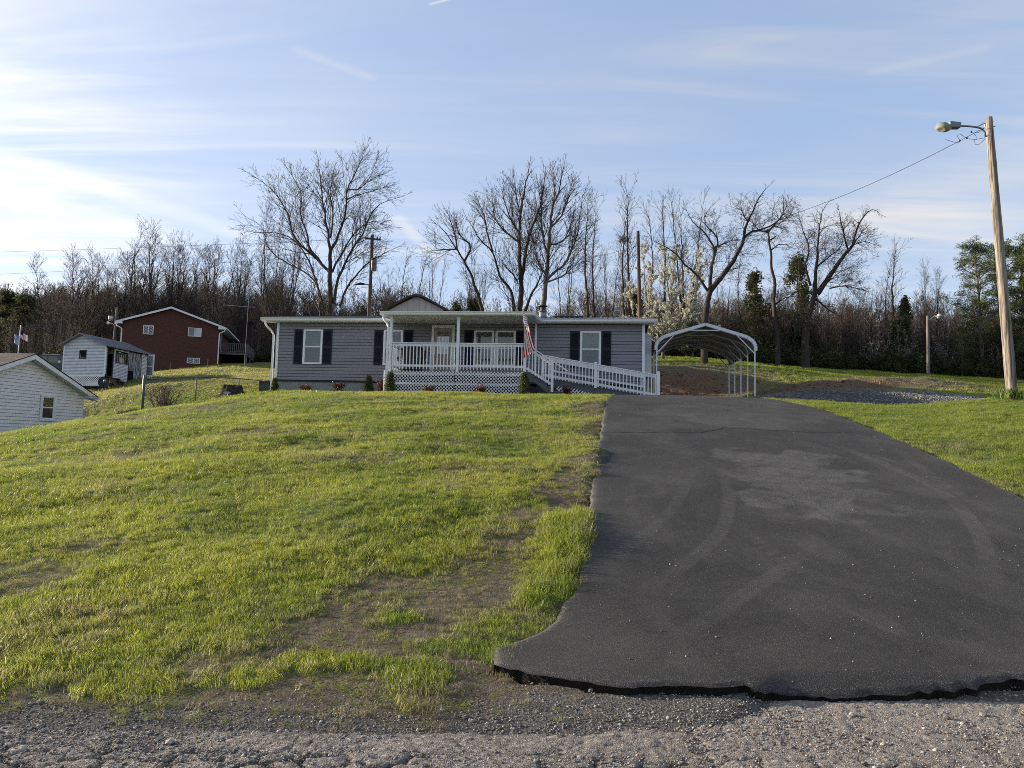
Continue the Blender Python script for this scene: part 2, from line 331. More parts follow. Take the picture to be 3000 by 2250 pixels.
def poly_sd(x, y, poly):
    x = np.asarray(x, float); y = np.asarray(y, float); P = np.array(poly); inside = np.zeros(x.shape, bool); d = np.full(x.shape, 1e9)
    for i in range(len(P)):
        a = P[i]; b = P[(i+1) % len(P)]; ab = b-a
        t = np.clip(((x-a[0])*ab[0]+(y-a[1])*ab[1])/(ab@ab+1e-12), 0, 1); d = np.minimum(d, np.hypot(x-a[0]-t*ab[0], y-a[1]-t*ab[1]))
        c = ((a[1] > y) != (b[1] > y)) & (x < (b[0]-a[0])*(y-a[1])/((b[1]-a[1]) if b[1] != a[1] else 1e-9)+a[0]); inside ^= c
    return np.where(inside, -d, d)
DRYP = [ghit(*p) for p in ((1765, 1175), (1738, 1230), (1725, 1330), (1670, 1410), (1590, 1500), (1500, 1600), (1380, 1660), (1280, 1700), (1150, 1745), (1000, 1800), (800, 1850), (620, 1930), (480, 1985), (0, 2040), (-300, 2070), (-300, 2130), (700, 2090), (1450, 2030), (1462, 1968), (1545, 1925), (1640, 1800), (1690, 1700), (1722, 1560), (1758, 1300))]
PATCHES = [(ghit(1330, 1385), .45), (ghit(80, 1690), .55), (ghit(40, 1720), .4), (ghit(330, 1335), .9), (ghit(250, 1600), .35), (ghit(1500, 1160, 20), 1.2), (ghit(430, 1220), 1.5), (ghit(620, 1190), 1.5), (ghit(760, 1270), 1.0)]
GRNP = [ghit(*p) for p in ((1600, 1540), (1730, 1500), (1700, 1640), (1660, 1740), (1560, 1800), (1500, 1760), (1600, 1680))]
GRN2 = [(ghit(1380, 1900), .22), (ghit(1230, 1960), .22), (ghit(1180, 1820), .2), (ghit(950, 1945), .22), (ghit(380, 2010), .25), (ghit(1550, 1480), .3), (ghit(1500, 1850), .2), (ghit(700, 1990), .2)]
GRAVP = [(9.3, 26.3), (11.5, 24.6), (14.5, 23.9), (17.8, 23.8), (19.5, 25.5), (20.5, 29), (18, 31.3), (13, 31.8), (10.2, 30.2), (8.6, 29.2)]
def dryness(x, y):
    x = np.asarray(x, float); y = np.asarray(y, float)
    n = fbm(x, y, .9, 4, 11); n2 = fbm(x, y, 3.2, 3, 13)
    wd = .25+y*.02
    d = 1-sst((poly_sd(x, y, DRYP)+(n-.5)*1.6*wd*2+.1)/wd/1.4)
    d = d*(.55+.75*sst((n2-.3)/.35))
    for (c, r) in PATCHES: d = np.maximum(d, .62*(1-sst((np.hypot(x-c[0], (y-c[1]))/r + (n2-.5)*1.2 - .55)/.5)))
    g = 1-sst((poly_sd(x, y, GRNP)+(n2-.5)*.5)/.18)
    for (c, r) in GRN2: g = np.maximum(g, 1-sst((np.hypot((x-c[0])*.55, y-c[1])/r+(n2-.5)*1.3-.5)/.5))
    n4 = fbm(x, y, 6., 2, 17); d = d*(1-.95*g)*(.45+.75*n4)
    d = np.maximum(d, .30*sst((n-.54)/.2)*(x < 9) + .12*n2)
    d = np.maximum(d, sst((4.25-y+(n-.5)*.5)/.45)*(x < 1.2)); d = np.maximum(d, sst((4.75-y)/.3)*sst((x+.5)/.3))
    # mown slope behind the carport is brown and patchy; the bank is bare
    bnk = np.exp(-(((x-9)/8)**4)-(((y-43)/6.0)**4)); d = np.maximum(d, bnk*(.65+.5*n2))
    mz = np.exp(-(((x-17.5)/6.5)**4)-(((y-35.5)/2.8)**4)); d = np.maximum(d, mz*(.6+.5*n2))
    hs = sst((y-36)/8)*(x < 0)*(y < 62); d = np.maximum(d, hs*(.25+.35*n2))
    d = np.maximum(d, sst((y-66)/5)*1.0)
    return np.clip(d, 0, 1.3)
def bare(x, y):
    x = np.asarray(x, float); y = np.asarray(y, float); n = fbm(x, y, .8, 4, 41)
    b = np.exp(-(((x-8.2)/6.2)**4)-(((y-41.8)/2.6)**4)); m_ = np.exp(-(((x-15.8)/3.4)**4)-(((y-34.6)/1.0)**4))
    return np.clip((b+m_*.9)*(.35+1.3*n), 0, 1)
# ------------------------------------------------------------------ ground sheet
def spaced(segs):
    out = []
    for a, b, s in segs: out += list(np.arange(a, b, s))
    return np.array(out + [segs[-1][1]])
gx = spaced([(-320, -120, 10), (-120, -50, 2.5), (-50, -26, .8), (-26, -13, .3), (-13, 13, .14), (13, 26, .3), (26, 50, .8), (50, 120, 2.5), (120, 320, 10)])
gy = spaced([(-25, 2, 3), (2, 3.6, .2), (3.6, 14, .1), (14, 34, .16), (34, 52, .3), (52, 90, 1), (90, 200, 4), (200, 420, 15)])
GX, GY = np.meshgrid(gx, gy); GZ = H(GX, GY)
GZ = GZ - .07*in_drive(GX, GY, -.05)
drv = dryness(GX.ravel(), GY.ravel()); brv = bare(GX.ravel(), GY.ravel())
grv = 1-sst((poly_sd(GX.ravel(), GY.ravel(), GRAVP)+(fbm(GX.ravel(), GY.ravel(), .9, 3, 51)-.5)*1.4)/.35)
_gx, _gy = GX.ravel(), GY.ravel(); grv = np.maximum(grv, .75*sst((4.1+.55*sst((_gx+.6)/1.2)-_gy+(fbm(_gx, _gy, 2.5, 3, 52)-.5)*.5)/.25))
nx, ny = len(gx), len(gy); idx = np.arange(nx*ny).reshape(ny, nx)
F = np.stack([idx[:-1, :-1], idx[:-1, 1:], idx[1:, 1:], idx[1:, :-1]], -1).reshape(-1, 4)
def ground_mat():
    M = bpy.data.materials.new('lawn_soil'); M.use_nodes = True; n = M.node_tree.nodes; l = M.node_tree.links; b = n['Principled BSDF']
    b.inputs['Roughness'].default_value = .95; b.inputs['Specular IOR Level'].default_value = .1
    g = n.new('ShaderNodeNewGeometry')
    def noise(s, d=4):
        z = n.new('ShaderNodeTexNoise'); z.inputs['Scale'].default_value = s; z.inputs['Detail'].default_value = d; z.inputs['Roughness'].default_value = .7; l.new(g.outputs['Position'], z.inputs['Vector']); return z.outputs['Fac']
    def attr(a): z = n.new('ShaderNodeAttribute'); z.attribute_name = a; return z.outputs['Fac']
    def mix(f, a, c):
        z = n.new('ShaderNodeMix'); z.data_type = 'RGBA'
        for i, v in ((0, f), (6, a), (7, c)):
            if isinstance(v, bpy.types.NodeSocket): l.new(v, z.inputs[i])
            else: z.inputs[i].default_value = v if i == 0 else (*v, 1)
        return z.outputs[2]
    def ramp(f, lo, hi):
        z = n.new('ShaderNodeMapRange'); l.new(f, z.inputs['Value']); z.inputs['From Min'].default_value = lo; z.inputs['From Max'].default_value = hi; return z.outputs[0]
    nf = noise(35); nm = noise(4)
    green = mix(ramp(nf, .35, .65), (.045,.075,.014), (.085,.12,.025)); green = mix(ramp(nm, .4, .65), green, (.10,.115,.035))
    dry = mix(ramp(nf, .35, .65), (.075,.06,.042), (.19,.16,.12)); dry = mix(ramp(noise(120, 2), .45, .7), dry, (.035,.026,.017))
    soil = mix(ramp(nf, .35, .65), (.065,.042,.028), (.19,.12,.078)); soil = mix(ramp(noise(2.5), .5, .68), soil, (.20,.085,.045))
    grav = mix(ramp(noise(60, 2), .38, .62), (.04,.04,.040), (.15,.147,.143))
    c = mix(attr('dry'), green, dry); c = mix(attr('bare'), c, soil); c = mix(attr('grav'), c, grav)
    l.new(c, b.inputs['Base Color'])
    bp = n.new('ShaderNodeBump'); bp.inputs['Strength'].default_value = .8; bp.inputs['Distance'].default_value = .05; l.new(nf, bp.inputs['Height']); l.new(bp.outputs[0], b.inputs['Normal'])
    return M
GM = ground_mat()
me = np_mesh('ground', np.c_[GX.ravel(), GY.ravel(), GZ.ravel()], F, GM, {'dry': drv, 'bare': brv, 'grav': grv}, True)
o = bpy.data.objects.new('ground', me); COL.objects.link(o); prop(o, kind='structure')

# ------------------------------------------------------------------ road (cracked, pebbly old asphalt)
rx = spaced([(-90, -4, 2), (-4, 4, .016), (4, 90, 2)]); ry = spaced([(-14, 2.6, .8), (2.6, 4.56, .016)])
RXg, RYg = np.meshgrid(rx, ry); xx, yy = RXg.ravel(), RYg.ravel()
def vor(x, y, cs, seed):
    xi = np.floor(x/cs).astype(np.int64); yi = np.floor(y/cs).astype(np.int64); f1 = np.full(x.shape, 9.); f2 = np.full(x.shape, 9.)
    for a in (-1, 0, 1):
        for b in (-1, 0, 1):
            cx, cy = xi+a, yi+b; hx = vnoise(cx+.0, cy+.0, seed); hy = vnoise(cx+.0, cy+.0, seed+77)
            d = np.hypot((cx+hx)*cs-x, (cy+hy)*cs-y); n1_ = d < f1; f2 = np.where(n1_, f1, np.minimum(f2, d)); f1 = np.where(n1_, d, f1)
    return f1, f2
wx = xx+(fbm(xx, yy, 9, 3, 60)-.5)*.09; wy = yy+(fbm(xx, yy, 9, 3, 61)-.5)*.09
f1, f2 = vor(wx*.7, wy*1.15, .15, 3); crack = 1-sst((f2-f1)/.026)
crack *= sst((fbm(xx, yy, 1.2, 2, 62)-.2)/.15)*(.2+.8*sst((3.62-yy)/.25))
crack *= .55+.9*fbm(xx, yy, 14, 2, 67); near = (np.abs(xx) < 4) & (yy > 2.6)
agg = np.where(near, (rng.random(len(xx))**2-.3)*.007 + (fbm(xx, yy, 30, 3, 63)-.5)*.006 + (fbm(xx, yy, 4, 3, 64)-.5)*.007, 0)
edge = sst((yy-np.interp(xx, [-4, .4, 1.7], [3.46, 3.6, 4.9])-(fbm(xx, yy*0, 1.5, 3, 65)-.5)*.3)/.35)
rz = .006 + agg - crack*.018*near - edge*.02
rz = np.where(xx > 1.0, rz+.008, rz)
tone = fbm(xx, yy, 25, 3, 66)
nx, ny = len(rx), len(ry); idx = np.arange(nx*ny).reshape(ny, nx); F = np.stack([idx[:-1, :-1], idx[:-1, 1:], idx[1:, 1:], idx[1:, :-1]], -1).reshape(-1, 4)
def road_mat(name, lo, hi, spk, wearcol, bumps=.6, crackc=(.012,.012,.012), sp_lo=.66, rough=.85, vs_=110):
    M = bpy.data.materials.new(name); M.use_nodes = True; n = M.node_tree.nodes; l = M.node_tree.links; b = n['Principled BSDF']
    b.inputs['Roughness'].default_value = rough; b.inputs['Specular IOR Level'].default_value = .12
    g = n.new('ShaderNodeNewGeometry')
    def noise(s, d=3):
        z = n.new('ShaderNodeTexNoise'); z.inputs['Scale'].default_value = s; z.inputs['Detail'].default_value = d; z.inputs['Roughness'].default_value = .65; l.new(g.outputs['Position'], z.inputs['Vector']); return z.outputs['Fac']
    def ramp(f, lo_, hi_, to=1):
        z = n.new('ShaderNodeMapRange'); l.new(f, z.inputs['Value']); z.inputs['From Min'].default_value = lo_; z.inputs['From Max'].default_value = hi_; z.inputs['To Max'].default_value = to; return z.outputs[0]
    def mix(f, a, c):
        z = n.new('ShaderNodeMix'); z.data_type = 'RGBA'
        for i, v in ((0, f), (6, a), (7, c)):
            if isinstance(v, bpy.types.NodeSocket): l.new(v, z.inputs[i])
            else: z.inputs[i].default_value = v if i == 0 else (*v, 1)
        return z.outputs[2]
    def attr(a): z = n.new('ShaderNodeAttribute'); z.attribute_name = a; return z.outputs['Fac']
    c = mix(ramp(noise(1.1, 5), .35, .65), lo, hi)
    c = mix(attr('wear'), c, wearcol)
    v = n.new('ShaderNodeTexVoronoi'); v.inputs['Scale'].default_value = vs_; l.new(g.outputs['Position'], v.inputs['Vector'])
    s = n.new('ShaderNodeSeparateColor'); l.new(v.outputs['Color'], s.inputs[0])
    m1 = n.new('ShaderNodeMath'); m1.operation = 'ADD'; l.new(s.outputs[0], m1.inputs[0]); l.new(attr('spk'), m1.inputs[1])
    c = mix(ramp(m1.outputs[0], sp_lo, sp_lo+.3, .75), c, spk)
    c = mix(ramp(noise(70, 2), .5, .75, .5), c, lo)
    c = mix(attr('crack'), c, crackc)
    l.new(c, b.inputs['Base Color'])
    bp = n.new('ShaderNodeBump'); bp.inputs['Strength'].default_value = bumps; bp.inputs['Distance'].default_value = .006; l.new(v.outputs['Distance'], bp.inputs['Height']); l.new(bp.outputs[0], b.inputs['Normal'])
    return M
RM = road_mat('old_road_asphalt', (.095,.085,.077), (.16,.142,.125), (.33,.31,.28), (.24,.21,.17), .45, (.03,.026,.022), .72)
rightw = sst((xx+1)/4)*.45*(.6+.8*tone)
me = np_mesh('road', np.c_[xx, yy, rz], F, RM, {'wear': rightw, 'spk': tone*.25, 'crack': np.clip(crack*1.1, 0, 1)}, False)
o = bpy.data.objects.new('road', me); COL.objects.link(o); prop(o, kind='structure')

# ------------------------------------------------------------------ driveway
ny = 620; ys = 4.0 + (YEND-4.0)*(np.linspace(0, 1, ny)**1.5); ns = 190
SS, T = np.meshgrid(np.linspace(0, 1, ns), ys)
Lx, Rx_ = dl(T), dr(T); DX = Lx*(1-SS)+Rx_*SS
YF = dfront(DX); 
k = np.clip((T-4.0)/1.2, 0, 1); DY = T + (YF-4.0)*(1-k)
lift = .035 + .02*(1-sst((DY-YF)/1.0)); DZ = Hs(DX, DY) + (fbm(DX, DY, .4, 2, 3)-.5)*.03*sst((DY-5)/4)
base = Hs(DX, DY)
# ramp the front lip so that it stands 5 cm over the road
DZ = np.maximum(DZ+lift, .042)
DZ = DZ + (fbm(DX, DY, 14, 2, 70)-.5)*.004
ed = np.minimum(np.minimum(SS*(Rx_-Lx), (1-SS)*(Rx_-Lx)), DY-YF); DZ = DZ - .012*(1-sst(ed/.05))
x, y = DX.ravel(), DY.ravel()
wear = .15*sst((fbm(x, y, .5, 3, 71)-.45)/.25)+.14*sst((fbm(x, y*.5, 2.5, 4, 171)-.5)/.2)
spk = .10*fbm(x, y, 1.6, 3, 72)
# exposed aggregate patch
ag = [ghit(*p) for p in ((2170, 1330), (2390, 1345), (2440, 1400), (2540, 1480), (2420, 1510), (2260, 1490), (2200, 1420))]
k_ = (1-sst((poly_sd(x, y, ag)+(fbm(x, y, 2.2, 3, 73)-.5)*1.5)/.35)); spk += .34*k_*fbm(x, y, 6, 3, 74)*1.6; wear += .12*k_
tp = [ghit(*p) for p in ((1960, 1160), (2300, 1175), (2380, 1240), (2150, 1250), (1960, 1215))]
wear += .28*(1-sst((poly_sd(x, y, tp)+(fbm(x, y, 1.2, 3, 75)-.5)*2)/.8))*fbm(x, y, 3, 3, 76)
def arc(pts, w, amt, lines=4):
    P = [np.array(ghit(*p)) for p in pts]; Q = []
    for i in range(len(P)-1):
        p0 = P[max(i-1, 0)]; p1 = P[i]; p2 = P[i+1]; p3 = P[min(i+2, len(P)-1)]
        for t in np.linspace(0, 1, 6, endpoint=False): Q.append(.5*((2*p1)+(-p0+p2)*t+(2*p0-5*p1+4*p2-p3)*t*t+(-p0+3*p1-3*p2+p3)*t**3))
    Q.append(P[-1]); d = np.full(x.shape, 9.); sp_ = np.zeros(x.shape); nq = len(Q)-1
    for i, (a, b) in enumerate(zip(Q[:-1], Q[1:])):
        ab = b-a; t = np.clip(((x-a[0])*ab[0]+(y-a[1])*ab[1])/(ab@ab+1e-9), 0, 1); dd = np.hypot(x-a[0]-t*ab[0], y-a[1]-t*ab[1]); sp_ = np.where(dd < d, (i+t)/nq, sp_); d = np.minimum(d, dd)
    fade = sst(sp_/.3)*sst((1-sp_)/.3)
    return amt*.6*fade*(1-sst((d-w*.45)/(w*.3)))*(.3+.8*np.cos(d/w*lines*math.pi)**2)*(.5+.8*fbm(x, y, 2.5, 3, 77))
wear += arc(((2090, 1330), (2125, 1420), (2135, 1490), (2110, 1570), (2040, 1640), (1950, 1705), (1840, 1770)), .13, .5)
wear += arc(((2040, 1360), (2010, 1430), (1960, 1510), (1860, 1600), (1740, 1690)), .12, .35)
wear += arc(((2400, 1600), (2280, 1690), (2180, 1760), (2080, 1830), (1930, 1910)), .13, .5)
wear += arc(((2380, 1290), (2500, 1330), (2640, 1390), (2760, 1450), (2860, 1560), (2900, 1680), (2930, 1840)), .14, .5); wear += arc(((2620, 1310), (2700, 1380), (2800, 1450), (2920, 1520)), .12, .35)
wear += arc(((2120, 1520), (2200, 1580), (2350, 1680), (2560, 1740), (2750, 1760)), .15, .25)
wear += arc(((1900, 1380), (1850, 1430), (1850, 1500), (1880, 1600)), .12, .22)
wear += arc(((2450, 1790), (2560, 1850), (2650, 1890)), .05, .6, 1)
crk = np.zeros_like(x)
CK = [ghit(*p) for p in ((1765, 1272), (1900, 1274), (2050, 1272), (2105, 1264), (2120, 1258), (2220, 1262), (2400, 1272), (2560, 1274))]
for a, b in zip(CK[:-1], CK[1:]):
    a, b = np.array(a), np.array(b); ab = b-a; qx = x; qy = y+(fbm(x, y, 2.2, 3, 78)-.5)*.22
    t = np.clip(((qx-a[0])*ab[0]+(qy-a[1])*ab[1])/(ab@ab), 0, 1); crk = np.maximum(crk, 1-sst((np.hypot(qx-a[0]-t*ab[0], qy-a[1]-t*ab[1])-.012)/.03))
efr = 1-sst(ed.ravel()/.16); wear += efr*.5*fbm(x, y, 9, 2, 79)*(y > 7); spk += efr*.12
crk = np.maximum(crk, (1-sst((y-YF.ravel())/.03))*.5)
DM = road_mat('driveway_asphalt', (.028,.0265,.0255), (.043,.041,.039), (.16,.155,.15), (.115,.11,.104), .45, (.006,.006,.007), .86, .8, 170)
idx = np.arange(ny*ns).reshape(ny, ns); F = np.stack([idx[:-1, :-1], idx[:-1, 1:], idx[1:, 1:], idx[1:, :-1]], -1).reshape(-1, 4)
V = np.c_[x, y, DZ.ravel()]
# skirts: broken edges down into the ground
def skirt(ids, V, F, dx, dy):
    b = len(V); rimv = V[ids].copy(); rimv[:, 0] += dx; rimv[:, 1] += dy; rimv[:, 2] -= .11
    V = np.r_[V, rimv]; q = np.arange(len(ids)-1); Fn = np.stack([ids[:-1], ids[1:], b+q+1, b+q], -1); return V, np.r_[F, Fn]
V, F = skirt(idx[0], V, F, 0, .012); V, F = skirt(idx[:, 0], V, F, .01, 0); V, F = skirt(idx[:, -1], V, F, -.01, 0); V, F = skirt(idx[-1], V, F, 0, 0)
pad = len(V)-len(x)
me = np_mesh('driveway', V, F, DM, {'wear': np.r_[np.clip(wear, 0, 1), np.zeros(pad)], 'spk': np.r_[spk, np.zeros(pad)], 'crack': np.r_[crk, np.ones(pad)*.6]}, True)
o = bpy.data.objects.new('driveway', me); COL.objects.link(o); prop(o, kind='structure')
# ------------------------------------------------------------------ grey house (frame: x along the front, y back, absolute heights)
H0 = Vector((-11.2126, 33.4, 0)); GZ0 = 3.3
def hp(u, v, z=0): p = H0 + HU*u + HV*v; return Vector((p.x, p.y, z))
def hthing(name, label, cat, u=0, v=0, z=GZ0, **k): return thing(name, label, cat, hp(u, v, z), A66, **k)
house = hthing('house', 'long grey vinyl-sided single-storey house with dark shutters and white front porch', 'house')
m = MB(); m.box(.02, 17.18, .04, 8.2, 4.10, 6.9); m.prism([(.02, .04, 6.9), (.02, 8.2, 6.9), (.02, 4.1, 7.66)], (17.16, 0, 0)); m.build('wall', GROOVE, house)
# siding courses
def plank_mesh(nm, w, e, mt, t=.014):
    m = MB(); m.prism([(0, 0, .018), (0, -t, .018), (0, -t, .03), (0, -.004, e), (0, 0, e)], (w, 0, 0)); return m.mesh(nm, mt)
pm = plank_mesh('siding_plank', 17.02, .15, SID, .018); ps = plank_mesh('siding_plank_side', 8.0, .15, SID, .018)
for i in range(18):
    put('siding_plank', pm, house, (.09, .04, 4.16+i*.15))
    put('siding_plank', ps, house, (17.18, .12, 4.16+i*.15), (0, 0, math.pi/2))
    put('siding_plank', ps, house, (.02, 8.12, 4.16+i*.15), (0, 0, -math.pi/2))
for u in (-.01, 17.09): m = MB(); m.box(u, u+.12, -.005, .13, 4.13, 6.88); m.build('corner_trim', WHT2, house)
# foundation blocks
m = MB(); m.box(0, .39, 0, .2, 0, .196); bk = m.mesh('foundation_block', CONC)
for r in range(5):
    for c in range(44):
        u = c*.395 - (r % 2)*.19
        if u < -.02 or u > 16.9: continue
        put('foundation_block', bk, house, (u+.02, .10+random.uniform(-.004, .004), 3.13+r*.2))
m = MB(); m.box(.05, 17.15, .14, 8.1, 2.9, 4.1); m.build('foundation', CONC, house)
# roof
RZ, RS = 7.06, .19
m = MB(); m.add([(-.6, -.33, RZ), (17.72, -.33, RZ), (17.72, 4.1, RZ+4.43*RS), (-.6, 4.1, RZ+4.43*RS), (17.72, 8.55, RZ), (-.6, 8.55, RZ),
     (-.6, -.33, RZ-.06), (17.72, -.33, RZ-.06), (17.72, 4.1, RZ+4.43*RS-.1), (-.6, 4.1, RZ+4.43*RS-.1), (17.72, 8.55, RZ-.06), (-.6, 8.55, RZ-.06)],
    [(0,1,2,3), (3,2,4,5), (6,9,8,7), (9,11,10,8), (0,3,9,6), (3,5,11,9), (1,7,8,2), (2,8,10,4), (0,6,7,1), (5,4,10,11)]); roof = m.build('roof', ROOFM, house)
rm_ = MB(); L_ = math.hypot(4.43, 4.43*RS); rm_.prism([(-.5, 0, .0), (-.43, 0, .004), (-.5+.0, 0, .004)], (0, .001, 0))
rm_ = MB(); rm_.box(-.5, .5, 0, 4.43, .004, .012)
for k in range(4): rm_.box(-.5+k*.25, -.5+k*.25+.045, -.012, 4.43, .012, .040)
# shear panel up the slope
rm_.v = [(x, y, z + y*RS) for x, y, z in rm_.v]; rpm = rm_.mesh('roof_panel', ROOFM)
for i in range(18): put('roof_panel', rpm, house, (-.08+i*1.006, -.34, RZ), kind=None)
m = MB(); m.box(-.5, 17.6, -.33, .03, 6.885, 6.93); m.build('soffit', SOF, house)
m = MB(); m.box(-.58, 17.7, -.34, -.30, 6.88, 7.05); m.build('fascia', WHT2, house)
for s in (-.6, 17.70): m = MB(); m.prism([(s, -.33, 6.9), (s, 4.1, 6.9+4.43*RS), (s, 8.5, 6.9), (s, 8.5, 7.05), (s, 4.1, 7.05+4.43*RS), (s, -.33, 7.05)], (.03, 0, 0)); m.build('rake_trim', WHT2, house)
def gutter(p, q, nm='gutter', par=None):
    p, q = Vector(p), Vector(q); d = (q-p).normalized(); o_ = Vector((d.y, -d.x, 0))
    prof = [(0, 0), (.06, 0), (.10, .05), (.10, .09), (.125, .12), (.125, .145), (.115, .145), (.115, .125), (.0, .125)]
    m = MB(); m.prism([p + o_*a + Vector((0, 0, b)) for a, b in prof], q-p); return m.build(nm, WHT2, par or house)
gutter((-.63, -.345, 6.90), (6.3, -.345, 6.90)); gutter((12.5, -.345, 6.90), (17.74, -.345, 6.90))
def downspout(pts, par, mt=WHT2, w=.08, h=.065):
    m = MB()
    for a, b in zip(pts[:-1], pts[1:]): m.bar(a, b, w, h)
    return m.build('downspout', mt, par)
downspout([(-.40, -.42, 6.92), (-.40, -.42, 6.80), (-.36, -.34, 6.66), (-.20, -.12, 6.45), (-.12, -.07, 6.3), (-.12, -.07, 3.45)], house)
# windows
def window(par, u0, u1, z0, z1, v=.0, curtain='blind', glassm=None, tw=.075, lower=None, frame=WHT2):
    m = MB(); y0, y1 = v-.045, v+.03
    m.box(u0, u0+tw, y0, y1, z0, z1); m.box(u1-tw, u1, y0, y1, z0, z1); m.box(u0+tw, u1-tw, y0, y1, z1-tw, z1); m.box(u0+tw, u1-tw, y0-.01, y1, z0, z0+tw)
    w = m.build('window', frame, par); zm = (z0+z1)/2; a, b = u0+tw, u1-tw
    m = MB(); m.box(a, b, v-.03, v-.005, zm-.025, zm+.03)
    for (c, d) in ((a, a+.025), (b-.025, b)): m.box(c, d, v-.028, v-.004, z0+tw, z1-tw)
    m.build('sash', frame, w)
    G = glassm or GLASS
    for (c, d) in ((z0+tw, zm-.025), (zm+.03, z1-tw)): m = MB(); m.box(a+.025, b-.025, v-.022, v-.018, c, d); m.build('pane', G, w)
    if curtain == 'blind':
        m = MB(); m.box(a, b, v-.002, v+.004, z0+tw, z1-tw); n = int((z1-z0)/.055)
        for i in range(n): z = z0+tw+i*.055; m.prism([(a+.02, v-.003, z), (a+.02, v-.016, z+.012), (a+.02, v-.014, z+.018), (a+.02, v-.003, z+.045)], (b-a-.04, 0, 0))
        m.build('blinds', lower or BLIND, w)
    else:
        m = MB(); n = 14; vs = []
        for i in range(n+1):
            uu = a+(b-a)*i/n; off = -.008+.006*math.sin(i*2.4)
            vs += [(uu, v+off, zm), (uu, v+off, z1-tw)]
        m.add(vs, [(2*i, 2*i+2, 2*i+3, 2*i+1) for i in range(n)]); m.build('curtain', CURT, w)
        m = MB(); m.box(a, b, v-.003, v+.006, z0+tw, zm); m.build('shade', lower or CURT2, w)
    return w
F0 = .015
window(house, 1.33, 2.27, 4.92, 6.56, F0, 'curtain'); window(house, 5.22, 6.15, 4.92, 6.56, F0)
window(house, 9.48, 10.41, 4.92, 6.56, F0); window(house, 10.48, 11.41, 4.92, 6.56, F0); window(house, 14.33, 15.27, 4.93, 6.56, F0, 'curtain', GLASS)
def shutter_mesh():
    m = MB(); w, h = .43, 1.64
    for a, b, c, d in ((0, .055, 0, h), (w-.055, w, 0, h), (.055, w-.055, 0, .09), (.055, w-.055, h-.09, h), (.055, w-.055, h*.47, h*.53)): m.box(a, b, -.03, 0, c, d)
    fr = m.mesh('shutter', NAVY); m = MB(); m.box(.055, w-.055, -.008, 0, .09, h-.09); z = .1
    while z < h-.12:
        if not (h*.46 < z < h*.53): m.prism([(.055, -.008, z), (.055, -.026, z+.004), (.055, -.024, z+.012), (.055, -.008, z+.034)], (w-.11, 0, 0))
        z += .04
    return fr, m.mesh('louvers', NAVY)
fr, lo = shutter_mesh()
for u in (.88, 2.30, 4.77, 6.18, 9.03, 11.43, 13.88, 15.29):
    s = put('shutter', fr, house, (u, F0+.005, 4.92)); l_ = bpy.data.objects.new('louvers', lo); COL.objects.link(l_); l_.parent = s
# front door
m = MB(); y0 = F0-.05
m.box(7.5, 7.61, y0, .06, 4.40, 6.79); m.box(8.47, 8.58, y0, .06, 4.40, 6.79); m.box(7.61, 8.47, y0, .06, 6.68, 6.79); m.box(7.61, 8.47, y0, .06, 4.40, 4.44); fd = m.build('door_frame', WHT2, house)
m = MB(); m.box(7.61, 8.47, F0-.02, .05, 4.44, 6.68)
m.box(7.72, 8.36, F0-.035, F0-.02, 6.50, 6.55); m.box(7.72, 8.36, F0-.035, F0-.02, 5.42, 5.47); m.box(7.72, 7.77, F0-.035, F0-.02, 5.47, 6.50); m.box(8.31, 8.36, F0-.035, F0-.02, 5.47, 6.50)
m.box(7.74, 8.0, F0-.03, F0-.02, 4.6, 5.25); m.box(8.08, 8.34, F0-.03, F0-.02, 4.6, 5.25); dr_ = m.build('door', DOORM, house)
m = MB(); m.box(7.77, 8.31, F0-.026, F0-.022, 5.47, 6.50); m.build('door_glass', GLASS2, dr_); m = MB(); m.box(7.77, 8.31, F0-.0215, F0-.0205, 5.47, 6.50); m.build('glass_backing', BLK, dr_)
m = MB()
for k in range(7): m.box(7.83+k*.07, 7.84+k*.07, F0-.032, F0-.026, 5.5+abs(k-3)*.06, 6.47-abs(k-3)*.03)
for z in (5.62, 6.02, 6.36): m.box(7.79, 8.29, F0-.033, F0-.026, z, z+.01)
for k in range(12):
    a0, a1 = 2*math.pi*k/12, 2*math.pi*(k+1)/12; m.bar((8.04+.14*math.cos(a0), F0-.03, 6.0+.3*math.sin(a0)), (8.04+.14*math.cos(a1), F0-.03, 6.0+.3*math.sin(a1)), .01, .01)
m.build('leaded_glass_bars', mat('brass_came', (.35,.32,.22), .4, .5), dr_)
m = MB(); m.tube([(7.66, F0-.03, 5.36), (7.66, F0-.09, 5.36)], .025, 10); m.tube([(7.66, F0-.07, 5.36), (7.66, F0-.10, 5.36)], .035, 10); m.build('door_knob', mat('brass', (.3,.24,.12), .35, .5, metal=.8), dr_)
m = MB(); m.box(8.66, 8.76, F0-.02, .04, 6.1, 6.25); m.prism([(8.655, F0-.13, 6.28), (8.765, F0-.13, 6.28), (8.765, F0-.02, 6.28), (8.655, F0-.02, 6.28)], (0, 0, .03)); m.box(8.67, 8.75, F0-.12, F0-.03, 6.05, 6.28); m.build('wall_lantern', BLK, house)
